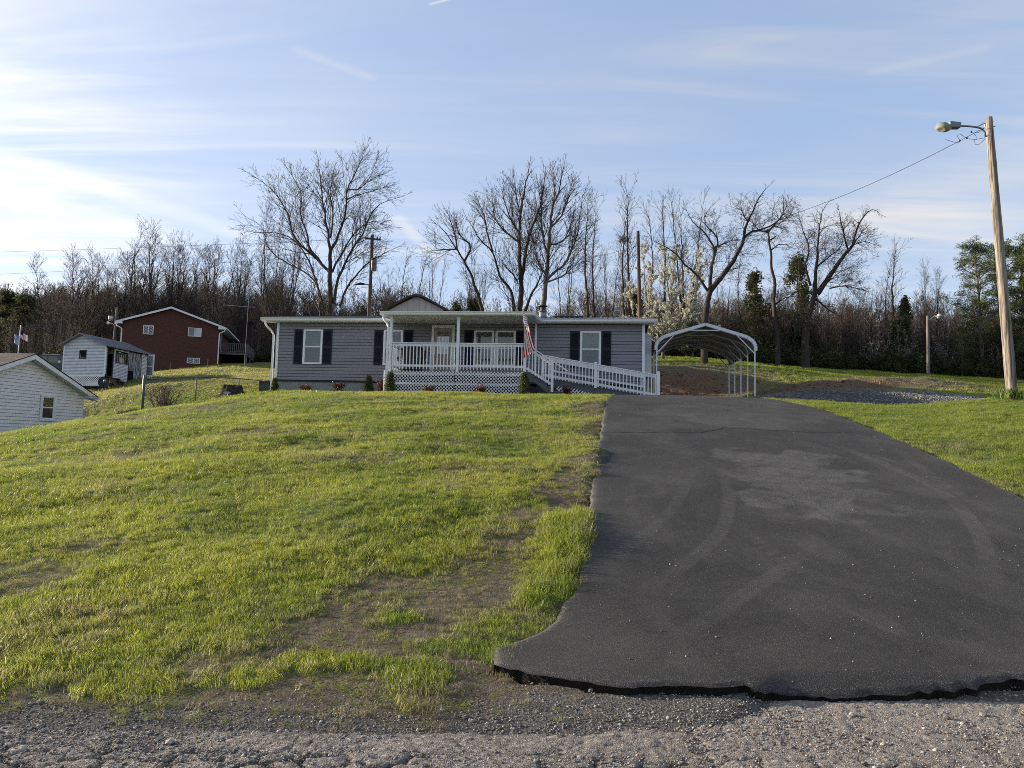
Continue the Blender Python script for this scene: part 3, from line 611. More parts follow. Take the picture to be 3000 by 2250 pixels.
# bay window on the carport side
m = MB(); m.box(17.18, 17.60, 1.2, 3.4, 4.7, 4.93); m.box(17.18, 17.60, 1.2, 3.4, 6.42, 6.55); m.box(17.18, 17.60, 1.2, 1.28, 4.93, 6.42); m.box(17.18, 17.60, 3.32, 3.4, 4.93, 6.42)
for v in (1.9, 2.6): m.box(17.52, 17.60, v, v+.07, 4.93, 6.42)
m.box(17.54, 17.60, 1.28, 1.36, 4.93, 6.42); bw_ = m.build('bay_window', WHT2, house)
for v in (1.36, 1.97, 2.67): m = MB(); m.box(17.56, 17.565, v, v+.6, 4.93, 6.42); m.build('pane', GLASS2, bw_)
m = MB(); m.box(17.19, 17.22, 1.28, 3.32, 4.93, 6.42); m.build('curtain', CURT2, bw_)
m = MB(); m.prism([(17.18, 1.15, 6.55), (17.66, 1.15, 6.55), (17.18, 1.15, 6.72)], (0, 2.3, 0)); m.build('bay_roof', WHT2, bw_)
# flue
m = MB(); m.tube([(12.46, 2, 7.40), (12.46, 2, 7.82)], .18, 20); m.tube([(12.46, 2, 7.80), (12.46, 2, 7.84)], .215, 20); fl = m.build('flue', mat('flue_grey', (.20,.22,.24), .5, .4, metal=.2), house, True)
m = MB(); m.tube([(12.46, 2, 7.84), (12.46, 2, 8.02)], .10, 12)
for k in range(4): a = k*math.pi/2+.3; m.box(12.46+.16*math.cos(a)-.008, 12.46+.16*math.cos(a)+.008, 2+.16*math.sin(a)-.008, 2+.16*math.sin(a)+.008, 7.84, 8.08)
m.tube([(12.46, 2, 8.07), (12.46, 2, 8.10), (12.46, 2, 8.14)], [.235, .235, .05], 20); m.build('flue_cap', BLK, fl)
m = MB(); m.box(13.0, 14.4, 2.6, 2.9, 7.55, 7.72); m.build('ridge_vent_box', BLK, house)
# porch roof, ceiling and posts
PV = -2.98
m = MB(); m.add([(5.94, PV, 6.86), (12.42, PV, 6.86), (12.42, .6, 7.32), (5.94, .6, 7.32), (5.94, PV, 6.72), (12.42, PV, 6.72), (12.42, .0, 6.87), (5.94, .0, 6.87), (12.42, .6, 7.2), (5.94, .6, 7.2)],
    [(0,1,2,3), (4,7,6,5), (0,4,5,1), (1,5,6,8,2), (0,3,9,7,4), (3,2,8,9)]); pr = m.build('porch_roof', SOF, house)
rr = MB(); rr.box(0, .92, 0, 3.58, .004, .012)
for k in range(4): rr.box(k*.23, k*.23+.045, -.01, 3.58, .012, .040)
rr.v = [(x, y, z+y*.1285) for x, y, z in rr.v]; rrm = rr.mesh('porch_roof_panel', ROOFM)
for i in range(7): p_ = put('roof_panel', rrm, pr, (5.945+i*.925, PV-.01, 6.86))
gutter((5.94, PV, 6.725), (12.46, PV, 6.725), 'gutter', pr); gutter((12.43, PV, 6.725), (12.50, -.36, 6.87), 'gutter', pr)
for u in (6.38, 9.28, 12.12):
    m = MB(); m.box(u-.058, u+.058, -2.80, -2.685, 4.36, 6.76); m.box(u-.068, u+.068, -2.81, -2.675, 6.68, 6.76); m.build('porch_post', WHT, house)
m = MB(); m.box(12.28, 12.38, -.1, -.0, 4.4, 6.86); m.build('porch_post', WHT, house)
downspout([(6.10, -3.06, 6.74), (6.10, -3.06, 6.62), (6.14, -3.0, 6.5), (6.24, -2.9, 6.38), (6.27, -2.86, 6.25), (6.27, -2.86, 3.9), (6.25, -2.86, 3.45)], house, WHT)
m = MB(); m.box(6.3, 12.2, -2.74, 0, 4.33, 4.385); dk = m.build('porch_deck', GREYP, house)
m = MB(); m.box(6.3, 12.2, -2.70, -2.66, 4.24, 4.33); m.box(6.3, 12.2, -2.70, -2.66, 3.82, 3.90); m.box(6.3, 6.34, -2.7, 0, 4.2, 4.33); m.build('skirt_backing_board', WHT, house)
# railing
bal = MB(); bal.box(-.019, .019, -.019, .019, 0, 1.05); balm = bal.mesh('baluster', WHT)
def rail(u0, u1, nb, v=-2.74):
    m = MB(); m.box(u0, u1, v-.07, v+.07, 5.555, 5.592); m.box(u0, u1, v-.019, v+.019, 5.44, 5.553); m.box(u0, u1, v-.019, v+.019, 4.57, 4.66); r = m.build('porch_railing', WHT, house)
    for i in range(nb): put('baluster', balm, r, (u0+(i+.5)*(u1-u0)/nb, v-.04, 4.46))
rail(6.44, 9.22, 19); rail(9.34, 12.06, 19)
m = MB(); m.box(6.33, 6.45, -2.68, -.05, 5.555, 5.592); m.box(6.37, 6.41, -2.68, -.05, 5.44, 5.553); m.box(6.37, 6.41, -2.68, -.05, 4.57, 4.66); r = m.build('porch_railing', WHT, house)
for i in range(17): put('baluster', balm, r, (6.35, -2.58+i*.15, 4.46))
# lattice skirt
def lattice(par, u0, u1, z0, z1, v, pitch=.141, w=.026, name='lattice_slat', top=None, mt=WHT, joined=False):
    h = z1-z0; J = MB()
    for s, vv in ((1, v), (-1, v-.008)):
        c = u0-h
        while c < u1+h:
            a0, a1 = (c, z0), (c+h, z1)
            if s < 0: a0, a1 = (c+h, z0), (c, z1)
            P = [list(a0), list(a1)]; dx = a1[0]-a0[0]; dz = a1[1]-a0[1]; t0, t1 = 0, 1
            for lim, sg in ((u0, 1), (u1, -1)):
                f0, f1_ = (a0[0]-lim)*sg, (a1[0]-lim)*sg
                if f0 < 0 and f1_ < 0: t0 = 2; break
                if f0 < 0: t0 = max(t0, f0/(f0-f1_))
                if f1_ < 0: t1 = min(t1, f0/(f0-f1_))
            if t0 < t1:
                p = (a0[0]+dx*t0, vv, a0[1]+dz*t0); q = (a0[0]+dx*t1, vv, a0[1]+dz*t1)
                if top:
                    tt = top((p[0]+q[0])/2)
                    if p[2] > tt and q[2] > tt: c += pitch; continue
                    if p[2] > tt or q[2] > tt:
                        k = (tt-p[2])/(q[2]-p[2]); e = tuple(p[i]+(q[i]-p[i])*k for i in range(3))
                        if p[2] > tt: p = e
                        else: q = e
                if joined: J.bar(p, q, .006, w, (0, 1, 0)) if False else J.bar(p, q, w, .006, (0, 1, 0))
                else: m = MB(); m.bar(p, q, w, .007, (0, 1, 0)); m.build(name, mt, par)
            c += pitch
    if joined: J.build(name.replace('_slat', ''), mt, par, kind='stuff')
m = MB(); m.box(6.14, 6.17, -2.83, -2.79, 3.2, 4.39); m.box(12.0, 12.03, -2.83, -2.79, 3.2, 4.39); sk = m.build('lattice_skirt', WHT, house)
m = MB(); m.box(6.17, 12.0, -2.60, -2.59, 3.0, 4.2); m.build('skirt_shade_sheet', DARK, house)  # added black sheet behind the lattice, painted-in shade under the deck
lattice(sk, 6.17, 9.16, 3.22, 4.39, -2.81); lattice(sk, 9.2, 12.0, 3.22, 4.39, -2.805)
# ---- steps and ramp
st = hthing('porch_steps', 'short grey wooden steps with white side railing, right of the porch lattice', 'steps', 0, 0)
SV = -2.70
for v in (SV, -1.75):
    m = MB(); m.prism([(12.22, v, 4.38), (12.22, v, 4.02), (12.55, v, 3.98), (13.25, v, 3.42), (13.95, v, 3.36), (13.62, v, 3.60), (13.34, v, 3.60), (13.34, v, 3.80), (13.05, v, 3.80), (13.05, v, 4.0), (12.78, v, 4.0), (12.78, v, 4.19), (12.5, v, 4.19), (12.5, v, 4.38)], (0, .04, 0)); m.build('stringer', GREYP, st)
for i, (u, z) in enumerate(((12.5, 4.19), (12.78, 4.0), (13.05, 3.80), (13.34, 3.60))):
    m = MB(); m.box(u-.02, u+.31, SV-.02, -1.71, z, z+.035); m.build('tread', GREYP, st)
m = MB(); m.box(13.22, 13.32, SV-.13, SV-.03, 3.58, 4.86); m.build('newel_post', WHT, st)
p, q = (12.26, SV-.08, 5.50), (13.90, SV-.08, 4.47)
sl_ = (q[2]-p[2])/(q[0]-p[0])
m = MB(); m.bar(p, q, .09, .035); m.bar((12.2, SV-.06, 5.40), (13.22, SV-.06, 5.40+sl_*1.02), .038, .10); m.bar((12.2, SV-.06, 4.56), (13.22, SV-.06, 4.56+sl_*1.02), .038, .10)
r = m.build('handrail', WHT, st)
b2 = MB(); b2.box(-.019, .019, -.019, .019, 0, .98); b2m = b2.mesh('step_baluster', WHT)
for i in range(7): u = 12.30+i*.137; put('baluster', b2m, r, (u, SV-.11, 4.47+sl_*(u-12.2)))
# ramp
rp = hthing('wheelchair_ramp', 'long sloping grey wooden ramp with white baluster railing below the right window', 'ramp')
RV = -1.55; rs = -.163
def rz_(u): return 4.37 + rs*(u-12.3)
m = MB(); m.prism([(12.25, RV, 4.37), (12.25, RV, 4.30), (17.85, RV, 3.40), (17.85, RV, 3.46)], (0, 1.3, 0)); m.build('deck', GREYP, rp)
m = MB(); m.prism([(12.6, RV-.04, 4.33), (12.6, RV-.04, 4.04), (17.2, RV-.04, 3.26), (17.72, RV-.04, 3.40), (17.72, RV-.04, 3.50)], (0, .04, 0)); m.build('skirt_board', GREYP, rp)
for u, t in ((12.80, .98), (15.04, 1.06), (17.67, 1.12)):
    z = rz_(u); m = MB(); m.box(u-.06, u+.06, RV-.16, RV-.04, z-.06 if u < 17 else 3.3, z+t-.05); m.prism([(u-.06, RV-.16, z+t-.05), (u+.06, RV-.16, z+t-.05), (u+.06, RV-.04, z+t-.05), (u-.06, RV-.04, z+t-.05)], (0, 0, .02)); m.add([(u-.06, RV-.16, z+t-.03), (u+.06, RV-.16, z+t-.03), (u+.06, RV-.04, z+t-.03), (u-.06, RV-.04, z+t-.03), (u, RV-.10, z+t+.01)], [(0,1,4),(1,2,4),(2,3,4),(3,0,4)]); m.build('railing_post', WHT, rp)
for a, b, nb in ((12.86, 14.98, 15), (15.10, 17.61, 17)):
    m = MB(); y = RV-.10
    m.bar((a, y, rz_(a)+.955), (b, y, rz_(b)+.955), .10, .035); m.bar((a, y, rz_(a)+.87), (b, y, rz_(b)+.87), .038, .11); m.bar((a, y, rz_(a)+.115), (b, y, rz_(b)+.115), .038, .10)
    r = m.build('railing', WHT, rp)
    for i in range(nb): u = a+(i+.5)*(b-a)/nb; put('baluster', b2m, r, (u, y-.04, rz_(u)+.0), scl=(1, 1, .95))
y = -.12; m = MB(); m.bar((13, y, rz_(13)+.93), (17.2, y, rz_(17.2)+.93), .04, .09); m.bar((13, y, rz_(13)+.5), (17.2, y, rz_(17.2)+.5), .04, .09)
for u in (13, 15.1, 17.2): m.box(u-.05, u+.05, y+.02, y+.12, rz_(u), rz_(u)+1.0)
m.build('inner_rail', WHT, rp)
lattice(rp, 13.4, 16.2, 3.24, 3.95, RV-.06, .15, .036, top=lambda u: 3.93-.20*(u-13.4))
# covered grill on the porch
gp = hp(7.05, -1.6, 4.39); g = thing('covered_grill', 'black covered barbecue grill on the porch behind the left railing', 'grill', gp, A66)
m = MB(); vs = []
for z, a, b in ((0, .40, .28), (.55, .46, .30), (.85, .62, .33), (.98, .60, .32), (1.14, .42, .24), (1.18, .3, .15)):
    for k in range(20):
        t = 2*math.pi*k/20; w = 1+.03*math.sin(5*t); c, s = math.cos(t), math.sin(t)
        vs.append((gp.x*0 + a*w*math.copysign(abs(c)**.5, c), b*w*math.copysign(abs(s)**.5, s), gp.z+z))
m.add(vs, [(i*20+k, i*20+(k+1) % 20, (i+1)*20+(k+1) % 20, (i+1)*20+k) for i in range(5) for k in range(20)] + [tuple(range(100, 120))]); m.build('cover', BLK, g, True)
m = MB(); m.box(-.62, -.5, -.03, .03, gp.z+.80, gp.z+.84); m.box(.5, .62, -.03, .03, gp.z+.8, gp.z+.84); m.build('handle', GALV, g)
# wire plant stand on the porch
gp = hp(6.62, -2.45, 4.39); g = thing('plant_stand', 'small thin wire plant stand beside the left porch post', 'stand', gp, A66)
m = MB()
for k in range(4): a = k*math.pi/2+.4; m.tube([(.13*math.cos(a), .13*math.sin(a), gp.z), (.10*math.cos(a), .10*math.sin(a), gp.z+.35), (.13*math.cos(a), .13*math.sin(a), gp.z+.62)], .008, 5)
m.build('legs', BLK, g)
m = MB(); m.tube([(0, 0, gp.z+.45), (0, 0, gp.z+.62)], [.09, .12], 12); m.build('pot', mat('terracotta', (.10,.08,.07), .8), g)
# american flag on an angled pole
FP = at(1532, 905, 28.15); BP = hp(12.13, -2.83, 5.62)
fl_ = thing('flag', 'american flag drooping from a slanted pole on the right porch post', 'flag', BP)
m = MB(); d = FP-BP; d0 = Vector((0, 0, BP.z)); m.tube([d0, d0+d], .012, 8); m.tube([d0+d, d0+d*1.012], .024, 8); m.build('flag_pole', WHT2, fl_)
m = MB(); m.tube([d0+Vector((0, .02, -.05)), d0+d*.12], .02, 8); m.build('bracket', GALV, fl_)
# cloth: hoist hangs along the pole, fly end falls straight down
RED = mat('flag_red', (.30,.008,.02), .8, .1, transl=.15); FW = mat('flag_white', (.72,.70,.70), .8, .1, transl=.15); FB = mat('flag_blue', (.012,.018,.06), .8, .1)
def flag_cloth(par, P, nm='cloth', nu=39, nv=26):
    # P(s,t) s along the hoist 0..1 (top->bottom), t along the fly 0..1
    m = MB(); vs = [P(i/nu, j/nv) for i in range(nu+1) for j in range(nv+1)]; m.v = [tuple(v) for v in vs]
    for i in range(nu):
        for j in range(nv):
            a = i*(nv+1)+j; m.f.append((a, a+1, a+nv+2, a+nv+1)); st_ = int((i+.5)/nu*13)
            blue = (i+.5)/nu < 7/13 and (j+.5)/nv < .4
            m.m.append(2 if blue else (0 if st_ % 2 == 0 else 1))
    return m.build(nm, [RED, FW, FB], par, True)
top = Vector((d.x*.99, d.y*.99, BP.z+d.z*.99)); hoistv = Vector(d)*-.60
def FPt(s, t):
    # gathered: the fly droops from the upper hoist corner in narrow folds
    a = top + hoistv*s
    drop = 1.55*t*(1-.12*s); sw = .50*t*(1-s)**.8+.06*t
    fold = math.sin(s*9.5+t*2.5)*.045*min(1, t*2.2)
    x = a.x*(1-t*.35) + (top.x)*t*.35 + sw*.9 + fold*.6 + .015*math.sin(t*7)
    y = a.y + .55*t*s*.2 + math.cos(s*9.5+t*2)*.05*min(1, t*2.5)
    z = a.z - drop + .62*t*s*.35
    return Vector((x, y, z))
cl_ = flag_cloth(fl_, FPt)
m = MB()
for r in range(9):
    for c in range(6 if r % 2 == 0 else 5):
        s = (.6+r*.72)/13*1.0; t = (.05+.0333*(r % 2)+c*.0667)
        p = FPt(s, t); pu = (FPt(s+.012, t)-p).normalized()*.016; pv = (FPt(s, t+.012)-p).normalized()*.016; nn = pu.cross(pv).normalized()
        for sg in (1, -1):
            cc = p+nn*.004*sg; vs = []
            for k in range(10): rr_ = (1.25 if k % 2 == 0 else .5); a = math.pi*k/5; vs.append(cc + pu*rr_*math.cos(a)+pv*rr_*math.sin(a))
            m.add(vs, [tuple(range(10))])
m.build('star_pattern', FW, cl_, kind='stuff')
# ------------------------------------------------------------------ carport
cpz = 3.36
cpt = hthing('carport', 'white metal carport with arched roof and open sides beside the house', 'carport', 17.72, .25, cpz)
Wc = 4.34
prof = [(0, 5.80), (0, 6.02), (.10, 6.22), (.32, 6.39), (.62, 6.50), (Wc/2, 6.97)]; prof = prof + [(Wc-a, z) for a, z in prof[-2::-1]]
fm = MB()
for a, b in zip(prof[:-1], prof[1:]): fm.bar((a[0]+(.04 if a[0] < 1 else (-.04 if a[0] > 3.5 else 0)), 0, a[1]-.07), (b[0]+(.04 if b[0] < 1 else (-.04 if b[0] > 3.5 else 0)), 0, b[1]-.07), .057, .057, (0, 1, 0))
fm.v = [(x, y, z-cpz) for x, y, z in fm.v]; fmm = fm.mesh('roof_bow', CARP)
lm = MB(); lm.box(-.028, .028, -.028, .028, 0, 2.45); lmm = lm.mesh('leg', CARP)
bm_ = MB()
bm_.bar((.05, -.0, 5.66-cpz), (.80, -.0, 6.46-cpz), .04, .04, (0, 1, 0)); b1 = bm_.mesh('knee_brace', CARP)
bm_ = MB(); bm_.bar((Wc-.05, 0, 5.66-cpz), (Wc-.80, 0, 6.46-cpz), .04, .04, (0, 1, 0)); b2_ = bm_.mesh('knee_brace_r', CARP)
bm_ = MB(); bm_.bar((1.45, 0, 6.68-cpz), (2.89, 0, 6.68-cpz), .04, .045, (0, 1, 0)); b3 = bm_.mesh('collar_tie', CARP)
for i in range(5):
    v = .03+i*1.5
    for nm, me_ in (('roof_bow', fmm), ('knee_brace', b1), ('knee_brace', b2_), ('collar_tie', b3)):
        if nm != 'roof_bow' and i in (): continue
        q = put(nm, me_, cpt, (0, v, cpz))
    put('leg', lmm, cpt, (.04, v, cpz)); put('leg', lmm, cpt, (Wc-.04, v, cpz))
m = MB(); m.box(.01, .07, 0, 6.1, cpz-.02, cpz+.04); m.build('base_rail', GALV, cpt); m = MB(); m.box(Wc-.07, Wc-.01, 0, 6.1, cpz-.02, cpz+.04); m.build('base_rail', GALV, cpt)
# roof sheets: short panels laid across, ribbed, seen from below
for i in range(len(prof)-1):
    a, b = Vector((prof[i][0], 0, prof[i][1])), Vector((prof[i+1][0], 0, prof[i+1][1])); seg = (b-a); nrm = Vector((-seg.z, 0, seg.x)).normalized(); n_p = max(1, round(seg.length/.9))
    for k in range(n_p):
        p = a+seg*(k/n_p); q = a+seg*((k+1)/n_p); m = MB(); m.prism([p, q, q+nrm*.012, p+nrm*.012], (0, 6.15, 0)); nr = max(1, int((q-p).length/.22))
        for r in range(nr):
            c = p+(q-p)*((r+.5)/nr); dd = (q-p).normalized()*.03; m.prism([c-dd+nrm*.012, c+dd+nrm*.012, c+dd*.6+nrm*.035, c-dd*.6+nrm*.035], (0, 6.15, 0))
        m.build('roof_panel', CARPU, cpt)
m = MB()
for a, b in zip(prof[:-1], prof[1:]):
    for v in (-.012, 6.15): m.bar((a[0], v, a[1]-.02), (b[0], v, b[1]-.02), .012, .13, Vector((0, 1, 0)).cross(Vector((b[0]-a[0], 0, b[1]-a[1]))).normalized()*-1)
m.build('edge_trim', CARP, cpt)
# ------------------------------------------------------------------ beige metal garage behind
gp = at(1219.8, 907, 46.5); gw = 195/2080*46.5
ga = thing('garage', 'beige metal-clad shed gable with dark roof peeping over the porch roof', 'shed', (gp.x, gp.y, h1(gp.x, gp.y)), A66); gb = ZO[ga.name]
ez = gp.z+.02; pz = ez+.95; hw = gw/2-.35
m = MB(); m.box(-hw, hw, .03, 6, gb-.2, ez); m.prism([(-hw, .03, ez), (hw, .03, ez), (0, .03, pz-.05)], (0, 5.9, 0)); m.build('wall', BEIGE, ga)
for k in range(9):
    a = -hw+k*2*hw/9; b = a+2*hw/9-.02; zt = lambda u: ez+(pz-ez-.06)*(1-abs(u)/hw)
    m = MB(); pts = [(a, 0, gb-.1), (b, 0, gb-.1), (b, 0, zt(b))] + ([(0, 0, zt(0))] if a < 0 < b else []) + [(a, 0, zt(a))]
    m.prism(pts, (0, .03, 0)); m.box(a-.012, a+.012, -.02, 0, gb-.1, zt(a)); m.build('siding_panel', BEIGE, ga)
for s in (-1, 1):
    m = MB(); m.prism([(0, -.3, pz+.02), (s*.55, -.3, pz-.10), (s*(gw/2+.02), -.3, ez-.05), (s*(gw/2), -.3, ez-.17), (s*.5, -.3, pz-.22), (0, -.3, pz-.10)][::s], (0, 6.5, 0)); m.build('roof', mat('garage_roof', (.05,.035,.03), .8), ga)
m = MB(); m.box(-.28, .28, -.15, 6, pz+.02, pz+.09); m.build('ridge_cap', mat('ridge_cap', (.30,.36,.42), .5), ga)

# ------------------------------------------------------------------ white gabled neighbour house, far left
NW = Vector((-.6024*38.5, 38.5, 0)); nb_ = .7
nh = thing('neighbour_house', 'white-sided house with brown shingle roof, cut off by the left edge', 'house', (NW.x, NW.y, nb_), A66)
EZ, PK, GWd = 3.42, 5.02, 8.1
def gz(v): return EZ + (PK-EZ)*(1-abs(v+GWd/2)/(GWd/2))
m = MB(); m.box(-12, -.03, -GWd, 0, nb_-.2, EZ); m.prism([(-12, -GWd, EZ), (-12, 0, EZ), (-12, -GWd/2, PK)], (11.97, 0, 0)); m.build('wall', GROOVE, nh)
NS = mat('neighbour_siding', (.76,.75,.735), .5, .35, (.70,.69,.675), 1.5, rand=.02)
e = .163; i = 0; z = nb_+.12
while z < PK-.05:
    hw0 = GWd/2 if z < EZ else GWd/2*(PK-z)/(PK-EZ)
    a, b = -GWd/2-hw0+.06, -GWd/2+hw0-.06
    if b-a > .3:
        segs_ = [(a, b)]
        if 2.0 < z+e and z < 3.26: segs_ = [(a, -3.05), (-1.95, b)]
        for s0_, s1_ in segs_:
            if s1_-s0_ < .1: continue
            m = MB(); m.prism([(-.03, s0_, z+.011), (-.004, s0_, z+.011), (-.004, s0_, z+.03), (-.026, s0_, z+e), (-.03, s0_, z+e)], (0, s1_-s0_, 0)); m.build('siding_plank', NS, nh)
    z += e
# window in the gable wall (faces +x)
wz0, wz1, wv0, wv1 = 1.98, 3.32, -3.02, -1.98
m = MB()
for a, b, c, d_ in ((wv0, wv0+.13, wz0, wz1), (wv1-.13, wv1, wz0, wz1), (wv0+.13, wv1-.13, wz1-.11, wz1), (wv0+.13, wv1-.13, wz0, wz0+.13)): m.box(-.04, .03, a, b, c, d_)
w = m.build('window', WHT2, nh)
m = MB()
for a, b, c, d_ in ((wv0+.13, wv0+.18, wz0+.13, wz1-.11), (wv1-.18, wv1-.13, wz0+.13, wz1-.11), (wv0+.18, wv1-.18, 2.64, 2.70), (wv0+.18, wv1-.18, wz1-.16, wz1-.11), (wv0+.18, wv1-.18, wz0+.13, wz0+.17)): m.box(-.035, 0, a, b, c, d_)
m.build('sash', WHT2, w)
for c, d_ in ((wz0+.17, 2.64), (2.70, wz1-.16)): m = MB(); m.box(-.018, -.014, wv0+.18, wv1-.18, c, d_); m.build('pane', GLASS, w)
m = MB(); m.box(-.03, -.024, wv0+.13, wv1-.13, wz0+.1, wz1-.1); m.build('shade', CURT2, w)
m = MB(); m.box(-.10, .01, -.06, .01, nb_, EZ); m.build('corner_trim', WHT2, nh)
OH = .42; sl2 = (PK-EZ)/(GWd/2); oe = .55
for s in (-1, 1):   # two roof slopes, shingled
    yc = -GWd/2
    P0 = (OH, yc, PK+.16); P1 = (OH, yc+s*(GWd/2+oe), EZ+.16-sl2*oe)
    m = MB(); m.prism([(OH, P0[1], P0[2]), (OH, P1[1], P1[2]), (OH, P1[1], P1[2]+.05), (OH, P0[1], P0[2]+.05)][::s], (-13, 0, 0)); rf = m.build('roof', BLK, nh)
    n = 28; J = MB()
    for k in range(n):
        t0 = k/n; ya = yc+s*(GWd/2+oe)*(1-t0); za = EZ+.16-sl2*oe + (PK-EZ+sl2*oe)*t0+.05; yb = yc+s*(GWd/2+oe)*(1-(k+1)/n); zb = EZ+.16-sl2*oe+(PK-EZ+sl2*oe)*(k+1)/n+.05
        xq = OH+.02 - (k % 2)*.13
        x0_ = OH+.02
        while x0_ > -12.4:
            x1_ = x0_-random.uniform(.28, .34); hgt = random.uniform(.008, .02)
            J.add([(x0_-.006, ya, za), (x1_, ya, za), (x1_, yb, zb), (x0_-.006, yb, zb), (x0_-.006, ya, za+hgt), (x1_, ya, za+hgt), (x1_, yb, zb+.004), (x0_-.006, yb, zb+.004)], [(4,5,6,7), (0,4,5,1), (0,3,7,4)]); x0_ = x1_
    J.build('shingles', SHING, rf, kind='stuff')
    m = MB(); m.prism([(OH, P0[1], P0[2]), (OH, P1[1], P1[2]), (OH, P1[1], P1[2]-.20), (OH, P0[1], P0[2]-.22)][::-s], (-.03, 0, 0)); m.build('rake_board', WHT, nh)
    m = MB(); m.prism([(0, P0[1], P0[2]-.14), (0, P1[1], P1[2]-.14), (0, P1[1], P1[2]-.165), (0, P0[1], P0[2]-.165)][::-s], (OH-.03, 0, 0)); m.build('soffit', SOF, nh)
m = MB(); m.box(-12, OH, 0.0, oe, EZ-.16, EZ-.10); m.box(-.0, OH, .0, oe, EZ-.16, EZ+.02); m.build('eave_return', WHT, nh)
m = MB(); m.box(-12, OH+.03, oe, oe+.12, EZ-.14, EZ+.0); m.build('gutter', WHT, nh)
downspout([(.33, oe+.05, EZ-.12), (.33, oe+.02, EZ-.28), (.10, .16, EZ-.62), (.05, .04, EZ-.75), (.05, .03, nb_)], nh, GALV, .075, .06)
# satellite dish at the eave
dp = at(303, 1122, 38.3); ds = thing('satellite_dish', 'dark oval satellite dish on the eave of the white neighbour house', 'satellite dish', (dp.x, dp.y, dp.z-.45))
m = MB(); n = 24; vs = []; aim = Vector((.55, -.78, .35)).normalized(); e1 = aim.cross(Vector((0, 0, 1))).normalized(); e2 = e1.cross(aim); c0 = Vector((0, 0, dp.z))
for r in range(6):
    for k in range(n): a = 2*math.pi*k/n; q = r/5; vs.append(c0 + e1*.27*q*math.cos(a) + e2*.35*q*math.sin(a) + aim*.09*q*q)
m.add(vs, [(r*n+k, r*n+(k+1) % n, (r+1)*n+(k+1) % n, (r+1)*n+k) for r in range(5) for k in range(n)]); m.build('reflector', BLK, ds, True)
m = MB(); m.bar(c0-e2*.33+aim*.05, c0+aim*.50-e2*.08, .03, .03); m.build('feed_arm', BLK, ds); m = MB(); m.bar(c0+aim*.45-e2*.08, c0+aim*.56-e2*.08, .09, .07); m.build('receiver', GALV, ds)
m = MB(); m.tube([c0-aim*.03, c0-aim*.12-Vector((0, 0, .15)), Vector((-.04, .02, dp.z-.46))], .025, 8); m.bar((-.04, .02, dp.z-.45), (-.8, -.35, dp.z-.20), .03, .03); m.build('mast', BLK, ds)

# ------------------------------------------------------------------ white shed
sp_ = at(305, 1099, 48); sz = sp_.z; swd = 3.12; sgz = h1(sp_.x, sp_.y)
sh = thing('garden_shed', 'white-sided shed on a lattice base with metal roof and broken doors', 'shed', (sp_.x, sp_.y, sgz), A66)
ET = at(305, 1013, 48).z; PT = ET+.72; SL = 4.6
# gable wall at y=0 spanning x -swd..0 ; side wall at x=0 going back
m = MB()
m.box(-swd, -.03, .03, .08, sz, ET); m.prism([(-swd, .03, ET), (-.03, .03, ET), (-swd/2-.25, .03, PT)], (0, .05, 0)); m.box(-swd, -swd+.05, .08, SL, sz, ET); m.box(-swd, 0, SL-.05, SL, sz, ET)
m.box(-.08, -.03, .08, .2, sz, ET); m.box(-.08, -.03, .85, 2.45, sz-.35, ET-1.05); m.box(-.08, -.03, .85, 1.0, ET-1.05, ET); m.box(-.08, -.03, 2.4, 2.5, ET-1.1, ET); m.box(-.08, -.03, 1, 2.4, ET-.25, ET); m.box(-.08, -.03, 3.95, SL, sz-.2, ET)
m.build('wall', DARK, sh)
J = MB(); z = sz
while z < PT-.1:
    f = 1 if z < ET else 1-(z-ET)/(PT-ET)
    a = -swd+(swd/2-.25)*(1-f); b = -.0-(swd/2+.25)*(1-f)
    for s0_, s1_ in ([(a, b)] if not (ET-.92 < z < ET-.36) else [(a, -swd+1.18), (-swd+1.72, b)]):
        J.prism([(s0_, .03, z+.010), (s0_, -.004, z+.014), (s0_, .026, z+.1), (s0_, .03, z+.1)], (s1_-s0_, 0, 0))
    z += .1
z = sz-.3
while z < ET-.05:
    for s0_, s1_ in ((0, .18), (.88, 2.42), (3.95, 4.58)):
        if z < sz and s0_ < .5: continue
        ss_ = [(s0_, s1_)]
        if s0_ == .88 and ET-1.05 < z < ET-.3: ss_ = [(.88, 1.02), (2.36, 2.42)]
        for a, b in ss_: J.prism([(-.03, a, z+.014), (.004, a, z+.014), (-.026, a, z+.1), (-.03, a, z+.1)][::-1], (0, b-a, 0))
    z += .1
J.build('siding', PAINT_OLD, sh, kind='stuff')
m = MB(); m.box(-.06, .015, -.005, .06, sz-.05, ET); m.box(-swd-.01, -swd+.07, -.005, .05, sz-.05, ET); m.build('corner_trim', WHT, sh)
def shed_window(nm, x0, x1, y0, y1, z0, z1, items):
    m = MB()
    if y1-y0 < .1: m.box(x0, x1, y1+.05, y1+.07, z0, z1); wv = 0
    else: m.box(x0-.09, x0-.07, y0, y1, z0, z1)
    w = m.build(nm, mat('old_window_dark', (.03,.025,.022), .6), sh); m = MB()
    if y1-y0 < .1:
        for a, b, c, d_ in ((x0, x0+.04, z0, z1), (x1-.04, x1, z0, z1), (x0, x1, z0, z0+.04), (x0, x1, z1-.04, z1)): m.box(a, b, -.012, .04, c, d_)
    else:
        for a, b, c, d_ in ((y0, y0+.05, z0, z1), (y1-.05, y1, z0, z1), (y0, y1, z0, z0+.05), (y0, y1, z1-.05, z1)): m.box(-.04, .012, a, b, c, d_)
    m.build('frame', mat('old_frame', (.10,.09,.09), .8), w); m = MB()
    for it in items: m.box(*it)
    m.build('shelf_items', mat('pale_board', (.45,.42,.36), .8), w)
